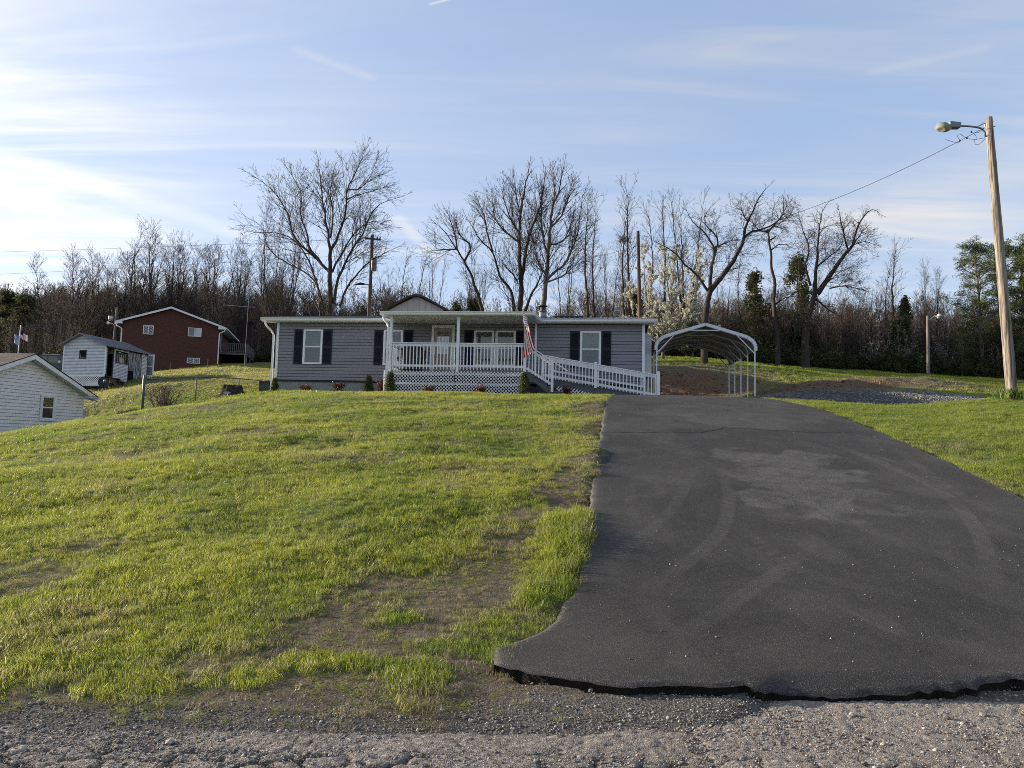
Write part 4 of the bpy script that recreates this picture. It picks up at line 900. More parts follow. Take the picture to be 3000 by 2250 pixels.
shed_window('window', -swd+1.18, -swd+1.72, 0, .03, ET-.92, ET-.34, [(-swd+1.35, -swd+1.68, .03, .06, ET-.88, ET-.72), (-swd+1.22, -swd+1.30, .03, .06, ET-.9, ET-.55)])
shed_window('window', 0, 0, 1.02, 2.36, ET-1.05, ET-.30, [(-.06, -.05, 1.6+k*.14, 1.70+k*.14, ET-.98, ET-.6-k*.03) for k in range(3)] + [(-.06, -.05, 1.1+k*.2, 1.14+k*.2, ET-.98, ET-.34) for k in range(6)])
# open doorway with dark leaf, double barn doors
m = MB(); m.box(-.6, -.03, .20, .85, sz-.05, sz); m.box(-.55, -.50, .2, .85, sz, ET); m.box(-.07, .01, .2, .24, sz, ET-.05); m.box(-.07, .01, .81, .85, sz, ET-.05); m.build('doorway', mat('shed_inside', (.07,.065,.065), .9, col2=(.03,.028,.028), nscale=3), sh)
PEEL = mat('peeling_paint_door', (.36,.40,.44), .9, .2, (.09,.085,.08), 3.2, .3, 20, (3, 3, .5), mixlo=.44, mixhi=.56)
for k in range(7):
    a = 2.5+k*.205; m = MB(); m.box(-.06, -.01-.01*(k % 2), a, a+.195, (sz+.55 if k < 3 else sz-.25), ET-.08-.03*random.random()); m.build('door_board', PEEL, sh)
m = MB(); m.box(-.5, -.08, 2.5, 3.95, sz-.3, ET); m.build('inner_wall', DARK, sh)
for s in (1, -1):
    xr = -swd/2-.25; xe = .22 if s > 0 else -swd-.22
    zE = ET+.02-(PT-ET)/(swd/2+.25*s)*.16*1
    m = MB(); m.prism([(xr, -.28, PT+.05), (xe, -.28, zE), (xe, -.28, zE+.045), (xr, -.28, PT+.10)][::-s], (0, SL+.55, 0)); rf = m.build('roof', mat('shed_roof_metal', (.20,.21,.25), .45, .5, (.14,.14,.17), 5, metal=.3) , sh)
    J = MB()
    for k in range(21): v = -.27+k*.245; J.bar((xr, v, PT+.115), (xe, v, zE+.06), .04, .025)
    J.build('roof_ribs', MATS['shed_roof_metal'], rf, kind='stuff')
m = MB()
for k in range(8): m.box(-.0, .2, .1+k*.6, .15+k*.6, ET-.11, ET-.03)
m.build('rafter_tails', BARK, sh)
lattice(sh, -swd, -.02, sz-.75, sz-.03, .02, .15, .045, joined=True); m = MB(); m.box(-swd, 0, 0, .04, sz-.10, sz); m.build('sill_board', WHT, sh)
m = MB(); m.box(-swd, 0, .4, .5, sgz-.8, sz-.1); m.build('foundation', DARK, sh)
stp = thing('shed_steps', 'dark weathered wooden steps at the shed doorway', 'steps', (sp_.x+.5, sp_.y+.4, sgz), A66); 
for k in range(3): m = MB(); m.box(-.45+k*.28, -.13+k*.28, .0, .9, sz-.17-k*.2, sz-.12-k*.2); m.build('tread', WOODD, stp)
m = MB(); m.bar((-.45, .02, sz-.15), (.6, .02, sz-.9), .05, .2); m.bar((-.45, .88, sz-.15), (.6, .88, sz-.9), .05, .2); m.build('stringer', WOODD, stp)
# white storm door standing past the shed
q0 = at(421, 1106, 53.2); q1 = at(449, 1106, 53.4)
sd = thing('storm_door', 'white storm door with diamond lattice glass, beyond the shed corner', 'door', (q0.x, q0.y, h1(q0.x, q0.y)), math.atan2(q1.y-q0.y, q1.x-q0.x)); wd = (q1-q0).length; zt = at(421, 1037, 53.2).z; zb = ZO[sd.name]-.05
m = MB()
for a, b, c, d_ in ((0, .1, zb, zt), (wd-.1, wd, zb, zt), (.1, wd-.1, zt-.12, zt), (.1, wd-.1, zb, zb+.25), (.1, wd-.1, (zb+zt)/2-.04, (zb+zt)/2+.04)): m.box(a, b, -.02, .02, c, d_)
m.build('frame', WHT, sd)
for c, d_ in ((zb+.25, (zb+zt)/2-.04), ((zb+zt)/2+.04, zt-.12)): m = MB(); m.box(.1, wd-.1, -.004, .004, c, d_); m.build('pane', mat('old_glass', (.16,.18,.19), .3, .5), sd)
m = MB(); c = (zb+zt)/2+.08; hh_ = zt-.14-c
for k in range(4): m.bar((.1, -.01, c+hh_*k/4), (.1+(wd-.2)*(4-k)/4, -.01, c+hh_), .012, .012); m.bar((wd-.1, -.01, c+hh_*k/4), (wd-.1-(wd-.2)*(4-k)/4, -.01, c+hh_), .012, .012)
m.build('diamond_bars', WHT, sd)
# ------------------------------------------------------------------ brick house (turned the other way)
B0 = at(361, 940, 64.4); AB = math.radians(14); bz = 6.2
bh = thing('brick_house', 'two-storey dark red brick house with white eaves and wooden balcony', 'house', (B0.x, B0.y, bz), AB)
BU = Vector((math.cos(AB), math.sin(AB), 0)); BVv = Vector((-math.sin(AB), math.cos(AB), 0))
def bface(px, py):
    d = _f*2080 + _R*(px-1500) - _U*(py-1125); n = BVv; t = (Vector((B0.x, B0.y, 0))-EYE).dot(n)/d.dot(n); p = EYE+d*t; q = p-Vector((B0.x, B0.y, 0)); return q.dot(BU), p.z
def b2p(x, y): return bface(340+x/5.267, 880+y/5.267)
ur, ezr = b2p(1590, 405); ul, ezl = b2p(115, 318); up, zpk = b2p(865, 118); ez = (ezr+ezl)/2
ul = 0
m = MB(); m.box(0, ur, .0, 10, bz-.8, ez); m.prism([(0, 0, ez), (ur, 0, ez), (up, 0, zpk-.1)], (0, 10, 0)); m.build('wall', BRICK, bh)
a, _ = b2p(5, 320); b, _ = b2p(1700, 410); L0, R0 = min(a, -.5), max(b, ur+.6)
def rzl(u): return ez+.06+(zpk-ez-.06)*(u/up) if u < up else ez+.06+(zpk-ez-.06)*((ur-u)/(ur-up))
for s in (0, 1):
    p, q = ((up, L0), (up, R0))[s]
    m = MB(); m.prism([(p, -.3, zpk+.10), (q, -.3, rzl(q)+.10), (q, -.3, rzl(q)), (p, -.3, zpk)][::(1 if s else -1)], (0, 10.6, 0)); m.build('roof', mat('dark_shingle', (.05,.045,.045), .9), bh)
    m = MB(); m.prism([(p, -.34, zpk+.08), (q, -.34, rzl(q)+.08), (q, -.34, rzl(q)-.10), (p, -.34, zpk-.10)][::(1 if s else -1)], (0, .04, 0)); m.build('rake_board', WHT, bh)
m = MB(); m.prism([(L0, -.34, rzl(L0)-.12), (0, -.34, rzl(L0)-.12), (0, -.34, rzl(0)-.05)], (0, .3, 0)); m.prism([(R0, -.34, rzl(R0)-.12), (ur, -.34, rzl(R0)-.12), (ur, -.34, rzl(ur)-.05)], (0, .3, 0)); m.build('eave_return', WHT, bh)
m = MB(); m.box(ur, R0, -.3, 10.2, rzl(R0)-.14, rzl(R0)-.10); m.build('soffit', SOF, bh); m = MB(); m.box(R0, R0+.12, -.35, 10.2, rzl(R0)-.1, rzl(R0)+.03); m.build('gutter', WHT, bh)
downspout([(R0+.02, -.3, rzl(R0)-.1), (R0-.1, -.25, rzl(R0)-.3), (ur+.08, -.08, rzl(R0)-.5), (ur+.06, -.05, bz)], bh, WHT, .09, .07)
downspout([(L0+.05, -.3, rzl(L0)-.1), (L0+.15, -.25, rzl(L0)-.35), (-.06, -.08, rzl(L0)-.55), (-.06, -.05, bz)], bh, WHT, .09, .07)
BGL = mat('barred_pane', (.05,.06,.075), .15, .6); BGR = mat('grey_pane', (.16,.19,.21), .3, .5); BGW = mat('white_pane', (.50,.54,.58), .4, .5)
def bwin(x0, y0, x1, y1, kinds):
    a, zt = b2p(x0, y0); b, _ = b2p(x1, y0); _, zb = b2p((x0+x1)/2, y1); m = MB(); t = .05
    for c in ((a, a+t, zb, zt), (b-t, b, zb, zt), (a, b, zb, zb+t), (a, b, zt-t, zt), ((a+b)/2-t/2, (a+b)/2+t/2, zb, zt)): m.box(c[0], c[1], -.07, .0, c[2], c[3])
    w = m.build('window', WHT2, bh)
    for i, kd in enumerate(kinds):
        p, q = (a+t, (a+b)/2-t/2) if i == 0 else ((a+b)/2+t/2, b-t)
        m = MB(); m.box(p, q, -.03, -.01, zb+t, zt-t); m.build('pane', {'g': BGR, 'w': BGW, 'd': BGL}[kd[0]], w)
        if len(kd) > 1:
            m = MB(); hh = zt-zb-2*t; ww = q-p; n = 3 if hh > ww else 2
            for k in range(n):
                zz_ = zb+t+hh*k/n; z2 = zb+t+hh*(k+1)/n
                for (xa, xb) in ((p, q), (q, p)): m.bar((xa, -.045, zz_), (xb, -.045, z2), .018, .018)
            m.build('diamond_bars', WHT2, w)
bwin(425, 380, 585, 525, ('dx', 'dx')); bwin(1117, 420, 1325, 560, ('g', 'w')); bwin(1097, 885, 1300, 975, ('dx', 'dx'))
# lean-to porch wall, deck and chimney on the right side
dx0 = ur; dx1 = b2p(2000, 790)[0]; dz = b2p(1800, 790)[1]; rt = b2p(1800, 640)[1]
m = MB(); m.box(dx0, dx1, 1.0, 1.1, dz-.18, dz); m.box(dx1-.1, dx1, 1, 8, dz-.18, dz); m.box(dx0, dx1, 1.0, 8.0, dz-.03, dz+.02); dkb = m.build('balcony_deck', WOODG, bh)
m = MB()
for v0, v1, x0, x1 in ((1.02, 1.10, dx0, dx1), (1.1, 8, dx1-.08, dx1)):
    m.box(x0, x1, v0, v1, rt-.05, rt); m.box(x0, x1, v0, v1, dz+.10, dz+.16)
rl = m.build('balcony_railing', WOODG, bh); bm2 = MB(); bm2.box(-.03, .03, -.03, .03, 0, rt-dz); bmm = bm2.mesh('balcony_baluster', WOODG)
k = dx0+.15
while k < dx1: put('baluster', bmm, rl, (k, 1.0, dz)); k += .17
k = 1.3
while k < 7.9: put('baluster', bmm, rl, (dx1+.03, k, dz)); k += .22
for (x, y) in ((dx1-.05, 1.1), (dx1-.05, 4), (dx1-.05, 7.8), (dx0+1.4, 7.8)): m = MB(); m.box(x-.07, x+.07, y-.07, y+.07, bz-.3, rt+.02 if y < 2 else dz); m.build('balcony_post', WOODG, bh)
m = MB(); m.box(ur-.02, ur+.04, 1.3, 2.3, dz+.1, dz+2.0); m.build('balcony_door', WHT, bh); m = MB(); m.box(ur+.03, ur+.06, 1.45, 2.15, dz+.3, dz+1.85); m.build('pane', BGL, bh)
c0, ct = b2p(1745, 262); c1_, _ = b2p(1925, 262)
m = MB(); m.box(ur+.3, ur+1.9, 9.2, 10.4, bz, ct+1.0); m.box(ur+.2, ur+2.0, 9.1, 10.5, ct+1.0, ct+1.12); m.build('chimney', mat('dark_brick', (.05,.022,.018), .9, col2=(.03,.015,.013)), bh)
# ------------------------------------------------------------------ dark vehicle behind the shed
vp = at(150, 1100, 58); vz = h1(vp.x, vp.y); vt = at(150, 1042, 58).z
car = thing('parked_truck', 'dark pickup truck half hidden between white house roof and shed', 'truck', (vp.x, vp.y, vz), math.radians(-4)); g = vt-1.85
CP_ = mat('dark_car_paint', (.012,.016,.022), .25, .6); 
m = MB(); body = [(-2.6, g+.5), (-2.6, g+1.05), (-1.0, g+1.12), (-.6, g+1.78), (-.2, g+1.85), (1.1, g+1.85), (1.6, g+1.15), (2.6, g+1.05), (2.75, g+.5)]
m.prism([(a, -.9, z) for a, z in body], (0, 1.8, 0)); m.build('body', CP_, car)
for p in ([(-.55, g+1.2), (-.42, g+1.68), (.25, g+1.70), (.25, g+1.2)], [(.35, g+1.2), (.35, g+1.70), (1.0, g+1.70), (1.38, g+1.2)]):
    m = MB(); m.prism([(a, -.91, z) for a, z in p], (0, .02, 0)); m.build('side_window', mat('car_glass', (.03,.04,.045), .08, .8), car)
m = MB(); m.box(1.35, 1.5, -1.12, -.9, g+1.15, g+1.35); m.build('mirror', GALV, car); m = MB(); m.box(-.2, 1.15, -.92, .92, g+1.85, g+1.88); m.build('roof_rail', WHT2, car)
for x in (-1.7, 1.7):
    m = MB(); m.tube([(x, -.95, g+.38), (x, -.7, g+.38)], .38, 20); w = m.build('wheel', BLK, car); m = MB(); m.tube([(x, -.965, g+.38), (x, -.95, g+.38)], .22, 16); m.build('rim', GALV, w)
# ------------------------------------------------------------------ far flag pole with two flags
fp = at(54, 1020, 56); fz = h1(fp.x, fp.y); tp_ = at(61, 953, 56); fpo = thing('flagpole', 'tall flagpole with two small flags above the white house roof', 'flagpole', (fp.x, fp.y, fz))
m = MB(); m.tube([(0, 0, fz), (tp_.x-fp.x, 0, tp_.z)], .035, 8); m.build('pole', GALV, fpo)
def sm(z0, w, h, sk_):
    def P(s, t): return Vector((sk_*t*w*.25+w*t*.55 + .04*math.sin(t*6+s*3), .06*math.sin(t*7), z0-s*h-t*w*.45))
    return P
z1_ = at(58, 968, 56).z; flag_cloth(fpo, sm(z1_, .8, .55, 1), 'striped_flag', 26, 12)
z2_ = at(55, 987, 56).z; m = MB(); P = sm(z2_, -.55, .7, 1); nu = 8
m.add([P(i/nu, j/nu) for i in range(nu+1) for j in range(nu+1)], [(i*(nu+1)+j, i*(nu+1)+j+1, (i+1)*(nu+1)+j+1, (i+1)*(nu+1)+j) for i in range(nu) for j in range(nu)]); m.build('blue_and_white_flag', mat('blue_flag', (.10,.17,.42), .8, .1, (.55,.6,.68), 2.5), fpo)
# ------------------------------------------------------------------ poles
def tilt_pole(name, label, base, top, r0, r1, mt, cat='utility pole', seg=10, rough_=0):
    t = thing(name, label, cat, tuple(base)); b = Vector((0, 0, base[2])); v = Vector(top)-Vector(base); pts = [b+v*(i/seg) for i in range(seg+1)]; rad = [r0+(r1-r0)*i/seg for i in range(seg+1)]
    m = MB(); n = 20; pts[0] = pts[0]-v.normalized()*.4; m.tube(pts, rad, n)
    if rough_:
        m.v = [(x+(random.random()-.5)*rough_*.15, y+(random.random()-.5)*rough_*.15, z+(random.uniform(-.05, .02)*rough_*8 if i >= n*seg else 0)) for i, (x, y, z) in enumerate(m.v)]
    m.build('pole', mt, t, True); return t, v
bp = at(2966, 1169, 23); tpb = at(2896, 345, 23); bp.z = h1(bp.x, bp.y)-.02
pt, v = tilt_pole('street_light_pole', 'tall weathered wooden pole with street lamp at the right edge', bp, tpb, .165, .112, WOODP, seg=24, rough_=.07)
def pz(px, py, Y): q = at(px, py, Y); return Vector((q.x-bp.x, q.y-bp.y, q.z))
def c5(x, y, Y=23): return pz(2650+x/4.148, 300+y/4.148, Y)
m = MB(); m.tube([c5(985, 420, 22.86), c5(975, 360, 22.85), c5(930, 315, 22.82), c5(860, 298, 22.8), c5(760, 288, 22.75), c5(665, 287, 22.7)], .03, 10); arm = m.build('lamp_arm', mat('arm_grey', (.20,.20,.24), .5, metal=.3), pt, True)
m = MB(); m.bar(c5(990, 415, 22.86), c5(1050, 385, 22.84), .03, .05); m.bar(c5(870, 300, 22.8), c5(985, 250, 22.88), .02, .03); m.bar(c5(975, 250, 22.87), c5(985, 310, 22.87), .03, .03); m.build('bracket', GALV, arm)
m = MB(); a, b = c5(535, 275, 22.7), c5(665, 282, 22.7)
for w_, h_, z_ in ((.22, .13, -.04), (.20, .07, .06)):
    m.bar(a+Vector((0, 0, z_)), b+Vector((0, 0, z_*.6)), w_, h_)
m.tube([c5(655, 292, 22.7), c5(675, 290, 22.7)], .05, 10); lh = m.build('lamp_head', LAMPM, pt)
m = MB(); c0 = c5(470, 305, 22.7); n = 24; vs = []
for zq, rq in ((.12, .09), (.10, .17), (.03, .225), (-.02, .24)):
    for k in range(n): a_ = 2*math.pi*k/n; vs.append(c0+Vector((rq*math.cos(a_), rq*math.sin(a_), zq-.04*math.cos(a_))))
m.add(vs, [(r*n+k, r*n+(k+1) % n, (r+1)*n+(k+1) % n, (r+1)*n+k) for r in range(3) for k in range(n)] + [tuple(range(n))]); m.build('lamp_hood', LAMPM, lh, True)
m = MB(); vs = []
for zq, rq in ((-.02, .235), (-.06, .21), (-.09, .14), (-.105, .05)):
    for k in range(n): a_ = 2*math.pi*k/n; vs.append(c0+Vector((rq*math.cos(a_), rq*math.sin(a_), zq-.04*math.cos(a_))))
m.add(vs, [(r*n+k, r*n+(k+1) % n, (r+1)*n+(k+1) % n, (r+1)*n+k) for r in range(3) for k in range(n)] + [tuple(range(3*n, 4*n))]); m.build('lens', LENS, lh, True)
m = MB(); m.tube([c5(1060, 240), c5(1082, 236)], .012, 6); m.tube([c5(1065, 293), c5(1105, 290)], .012, 6); m.build('bolt', BLK, pt)
m = MB()
for pl in (((670, 380), (700, 400), (760, 440), (860, 452), (975, 430)), ((500, 452), (600, 482), (660, 492), (675, 465)), ((650, 385), (645, 420), (675, 465)), ((805, 355), (820, 372), (900, 365), (975, 310)), ((840, 375), (870, 410), (872, 450)), ((852, 460), (858, 510), (900, 515), (985, 440)), ((980, 250), (950, 248), (905, 290))):
    m.tube([c5(x, y, 22.8) for x, y in pl], .007, 5)
for q in ((672, 465), (758, 432), (812, 358)): m.tube([c5(q[0], q[1]-8, 22.8), c5(q[0], q[1]+10, 22.8)], .022, 6)
m.build('loose_wires', WIRE, pt)
# bare pole behind the house
b1p = at(1880, 960, 44); t1p = at(1869, 677, 44); b1p.z = h1(b1p.x, b1p.y); p2, _ = tilt_pole('bare_pole', 'slim bare wooden pole rising behind the right end of the house roof', b1p, t1p, .13, .10, WOODD)
# transformer pole
bq = at(1079, 960, 50); tq = at(1091, 688, 50); bq.z = h1(bq.x, bq.y); p3, _ = tilt_pole('transformer_pole', 'wooden utility pole with grey transformer, left of the garage gable', bq, tq, .15, .11, WOODD)
def c6(x, y, Y=50): q = at(650+x/3.017, 400+y/3.017, Y); return Vector((q.x-bq.x, q.y-bq.y, q.z))
m = MB(); m.tube([c6(1345, 1075, 49.7), c6(1345, 1085, 49.7), c6(1343, 1180, 49.7), c6(1343, 1188, 49.7)], [.16, .2, .2, .14], 16); m.build('transformer', mat('transformer_grey', (.17,.175,.18), .5), p3, True)
m = MB(); m.bar(c6(1265, 900), c6(1405, 912), .09, .11); m.build('crossarm', WOODD, p3); m = MB()
for x in (1268, 1290, 1375, 1400): m.tube([c6(x, 900), c6(x, 888)], [.05, .035], 8)
for x in (1360, 1382): m.tube([c6(x, 1075, 49.7), c6(x, 1055, 49.7)], [.04, .03], 8)
m.build('insulator', BLK, p3)
m = MB(); m.tube([c6(1310, 1312), c6(1255, 1305), c6(1230, 1304)], .03, 8); m.tube([c6(1262, 1306), c6(1225, 1300), c6(1175, 1310)], [.07, .10, .03], 10); m.build('lamp_arm', BLK, p3)
m = MB(); m.tube([c6(1345, 985), c6(1375, 1065, 49.7)], .012, 5); m.box(-.2, .2, -.02, .02, c6(1300, 1052).z-.05, c6(1300, 1052).z); m.build('fuse_cutout', BLK, p3)
# pole beside brick house
bb = at(332, 1005, 70); tb = at(343, 901, 70); bb.z = h1(bb.x, bb.y); p4, _ = tilt_pole('utility_pole', 'grey utility pole with small lamp behind the shed, left of the brick house', bb, tb, .13, .10, WOODG)
def c7(x, y): q = at(x/3.456, 820+y/3.456, 70); return Vector((q.x-bb.x, q.y-bb.y, q.z))
m = MB(); m.tube([c7(1138, 372)+Vector((0, -.3, 0)), c7(1138, 415)+Vector((0, -.3, 0))], .22, 14); m.build('transformer', GALV, p4, True)
m = MB(); m.tube([c7(1155, 460), c7(1140, 442), c7(1110, 437)], .03, 6); m.tube([c7(1112, 437), c7(1088, 436)], [.09, .16], 10); m.build('lamp_arm', WHT2, p4)
# yard lamp pole right
ly = at(2720, 1097, 57.5); lt = at(2718, 925, 57.5); ly.z = h1(ly.x, ly.y); p5, _ = tilt_pole('yard_light_pole', 'slender wooden pole with small hooded lamp in front of the wood', ly, lt, .13, .11, WOODG, 'lamp post')
def c8(x, y): q = at(2500+x/2.764, 650+y/2.764, 57.5); return Vector((q.x-ly.x, q.y-ly.y, q.z))
m = MB(); m.tube([c8(612, 798), c8(640, 775), c8(660, 760), c8(690, 758)], .03, 8); m.build('lamp_arm', GALV, p5)
m = MB(); m.tube([c8(696, 745), c8(696, 756), c8(696, 768)], [.08, .20, .27], 16); m.tube([c8(696, 768), c8(696, 782)], [.2, .13], 12); m.build('lamp_head', mat('hood_grey', (.40,.42,.46), .4), p5, True)
# antenna mast
aq = at(716, 1065, 60); aq.z = h1(aq.x, aq.y); at_ = at(730, 855, 60); p6 = thing('antenna_mast', 'thin tall metal antenna mast between the brick and grey houses', 'antenna', tuple(aq))
v = at_-aq; m = MB(); m.tube([(0, 0, aq.z), (v.x, v.y, at_.z)], .02, 6); m.build('mast', GALV, p6)
m = MB(); zc = aq.z+v.z*.80; m.bar((v.x*.8-2.0, 0, zc+.10), (v.x*.8+.6, 0, zc-.03), .02, .02); m.build('boom', GALV, p6)
# ------------------------------------------------------------------ wires
def wire(label, pts_px, sag, r=.012, n=24, name='overhead_wire', cat='wire', world=None, group=None):
    P = world or [at(*p) for p in pts_px]; m = MB(); a, b = P; o_ = thing(name, label, cat, (a.x, a.y, a.z), group=group)
    pts = []
    for i in range(n+1):
        t = i/n; q = a.lerp(b, t); q.z -= sag*4*t*(1-t); pts.append((q.x-a.x, q.y-a.y, q.z))
    m.tube(pts, r*.62, 4, False); m.build('strand', WIRE, o_); return o_
wire('service wire running from the tall lamp pole down to the bare pole', None, 1.3, .014, world=[at(2888, 372, 22.9), at(1869, 690, 44)])
wire('upper line crossing the sky left of the transformer pole', ((1085, 698, 50), (-900, 745, 120)), .6, .018)
wire('lower line crossing the sky at the far left treetops', ((1078, 745, 50), (-900, 830, 120)), .5, .018)
wire('line dipping from the transformer pole towards the bare pole', ((1095, 700, 50), (1869, 720, 44)), 1.6, .012)
G_ = 'wires strung along the wood on the right'
for i, (ya, yb, lb) in enumerate(((900, 958, 'top wire of the lines strung along the wood'), (914, 968, 'second wire of the lines along the wood'), (926, 985, 'third wire of the lines along the wood'), (940, 1002, 'lowest wire of the lines along the wood'))):
    wire(lb, ((1640, ya-4, 66), (3150, yb+6, 60)), .7, .016, group=G_)
wire('black cable crossing in front of the white shed', ((60, 1046, 44), (500, 968, 60)), .5, .014)
wire('pale line crossing the wooded slope at the left', ((-200, 968, 70), (343, 962, 70)), .1, .012)
# ------------------------------------------------------------------ chain link fence
FC = [at(417, 1195, 25), at(573, 1160, 28.6), at(698, 1148, 32), at(795, 1148, 35.4)]
tops = [at(417, 1109, 25).z, at(573, 1104, 28.6).z, at(698, 1109, 32).z, at(795, 1118, 35.4).z]
fe = thing('chain_link_fence', 'dark chain-link fence running from its corner post to the grey house', 'fence', (FC[0].x, FC[0].y, h1(FC[0].x, FC[0].y))); o0 = FC[0]
def fl2(p, z): return Vector((p.x-o0.x, p.y-o0.y, z))
for i, p in enumerate(FC):
    r = .045 if i == 0 else .026; zt = tops[i]+(.10 if i == 0 else 0); m = MB(); zb = h1(p.x, p.y)-.2; m.tube([fl2(p, zb), fl2(p, zt), fl2(p, zt+.03)], [r, r, r*.4], 12); m.build('fence_post', DKGREEN if i == 0 else mat('dull_pipe', (.14,.15,.14), .6, .3), fe, True)
m = MB(); cps = [tops[0]-.03]+tops[1:]
pp = [fl2(p, z) for p, z in zip(FC, cps)]; crv = []
for i in range(3):
    for t in np.linspace(0, 1, 8, endpoint=False): q = pp[i].lerp(pp[i+1], t); crv.append(q)
crv.append(pp[3]); m.tube(crv, .021, 8); m.build('top_rail', DKGREEN, fe, True)
J = MB()
def diags(w, h, pitch):
    out = []
    for s in (1, -1):
        c = -h
        while c < w:
            x0, x1 = max(c, 0), min(c+h, w)
            if x1 > x0:
                y0, y1 = x0-c, x1-c
                out.append((x0, y0, x1, y1) if s > 0 else (w-x0, y0, w-x1, y1))
            c += pitch
    return out
for i in range(3):
    p, q = FC[i], FC[i+1]; wl = (q-p).length; ga_, gb_ = h1(p.x, p.y), h1(q.x, q.y)
    def pt_(x, y): t = x/wl; g_ = ga_*(1-t)+gb_*t; tt = cps[i]*(1-t)+cps[i+1]*t; return Vector((p.x+(q.x-p.x)*t-o0.x, p.y+(q.y-p.y)*t-o0.y, g_+(tt-g_)*y/1.1))
    for x0, y0, x1, y1 in diags(wl, 1.1, .09): J.bar(pt_(x0, y0), pt_(x1, y1), .0045, .0045)
J.build('chain_link_mesh', DKGREEN, fe, kind='stuff')
# thin posts of a second fence by the brick house
g2 = 'thin rusty fence posts by the brick house'
for (px, p0, p1, Y, lb) in ((497.7, 1064, 1093, 58, 'thin rusty post standing below the left part of the brick wall'), (608, 1054, 1083, 60, 'thin rusty post below the right end of the brick wall')):
    p = at(px, p1, Y); z = h1(p.x, p.y); t = at(px, p0, Y).z; o_ = thing('fence_post', lb, 'post', (p.x, p.y, z), group=g2); m = MB(); m.tube([(0, 0, z-.1), (0, 0, t)], .035, 8); m.build('pipe', RUST, o_); m = MB(); m.tube([(0, 0, t), (0, 0, t+.03)], [.045, .02], 8); m.build('cap', RUST, o_)
# ------------------------------------------------------------------ stump, AC unit
p = at(678, 1160, 31); z = h1(p.x, p.y); su = thing('tree_stump', 'broad dark flared tree stump on the lawn crest', 'stump', (p.x, p.y, z))
m = MB(); n = 28; vs = []
for (hq, rq) in ((-.15, .72), (0, .66), (.10, .52), (.22, .43), (.38, .37), (.5, .35), (.52, .30), (.49, .0)):
    for k in range(n):
        a = 2*math.pi*k/n; w = 1+.16*math.sin(3*a+1)*(1-hq)+.09*math.sin(7*a)+random.uniform(-.03, .03); vs.append((rq*w*math.cos(a)*1.05, rq*w*math.sin(a)*.8, z+hq+(.06*math.sin(2*a+.5) if hq > .4 else 0)))
m.add(vs, [(r*n+k, r*n+(k+1) % n, (r+1)*n+(k+1) % n, (r+1)*n+k) for r in range(7) for k in range(n)]); m.build('stump_wood', mat('stump_dark', (.05,.045,.042), .95, .1, (.02,.018,.017), 6, .8, 14), su)
m = MB(); m.prism([(.02+.14*math.cos(a)*(1+.2*math.sin(3*a)), -.60, z+.17+.07*math.sin(a)) for a in [2*math.pi*k/10 for k in range(10)]], (0, .12, 0)); m.build('cut_wood_scar', mat('scar', (.35,.32,.30), .9), su)
p = hp(-.75, .9); z = 3.42; ac = thing('air_conditioner', 'dark grey square outdoor air conditioning unit at the left house corner', 'air conditioner', (p.x, p.y, z), A66)
m = MB(); m.box(-.30, .30, -.30, .30, z, z+.06); m.box(-.30, .30, -.30, .30, z+.66, z+.72); m.box(-.26, .26, -.26, .26, z+.06, z+.66)
for a in (-.3, .24):
    for b in (-.3, .24): m.box(a, a+.06, b, b+.06, z+.06, z+.66)
m.build('cabinet', mat('ac_dark', (.035,.04,.042), .5), ac)
m = MB()
for k in range(9): m.box(-.22+k*.05, -.21+k*.05, -.30, -.275, z+.09, z+.63)
for k in range(6): m.box(-.24, .24, -.306, -.285, z+.12+k*.1, z+.128+k*.1)
m.build('coil_guard', mat('guard_grey', (.12,.13,.13), .6), ac)
m = MB(); m.tube([(0, 0, z+.72), (0, 0, z+.75)], .22, 20); m.build('fan_grille', BLK, ac)
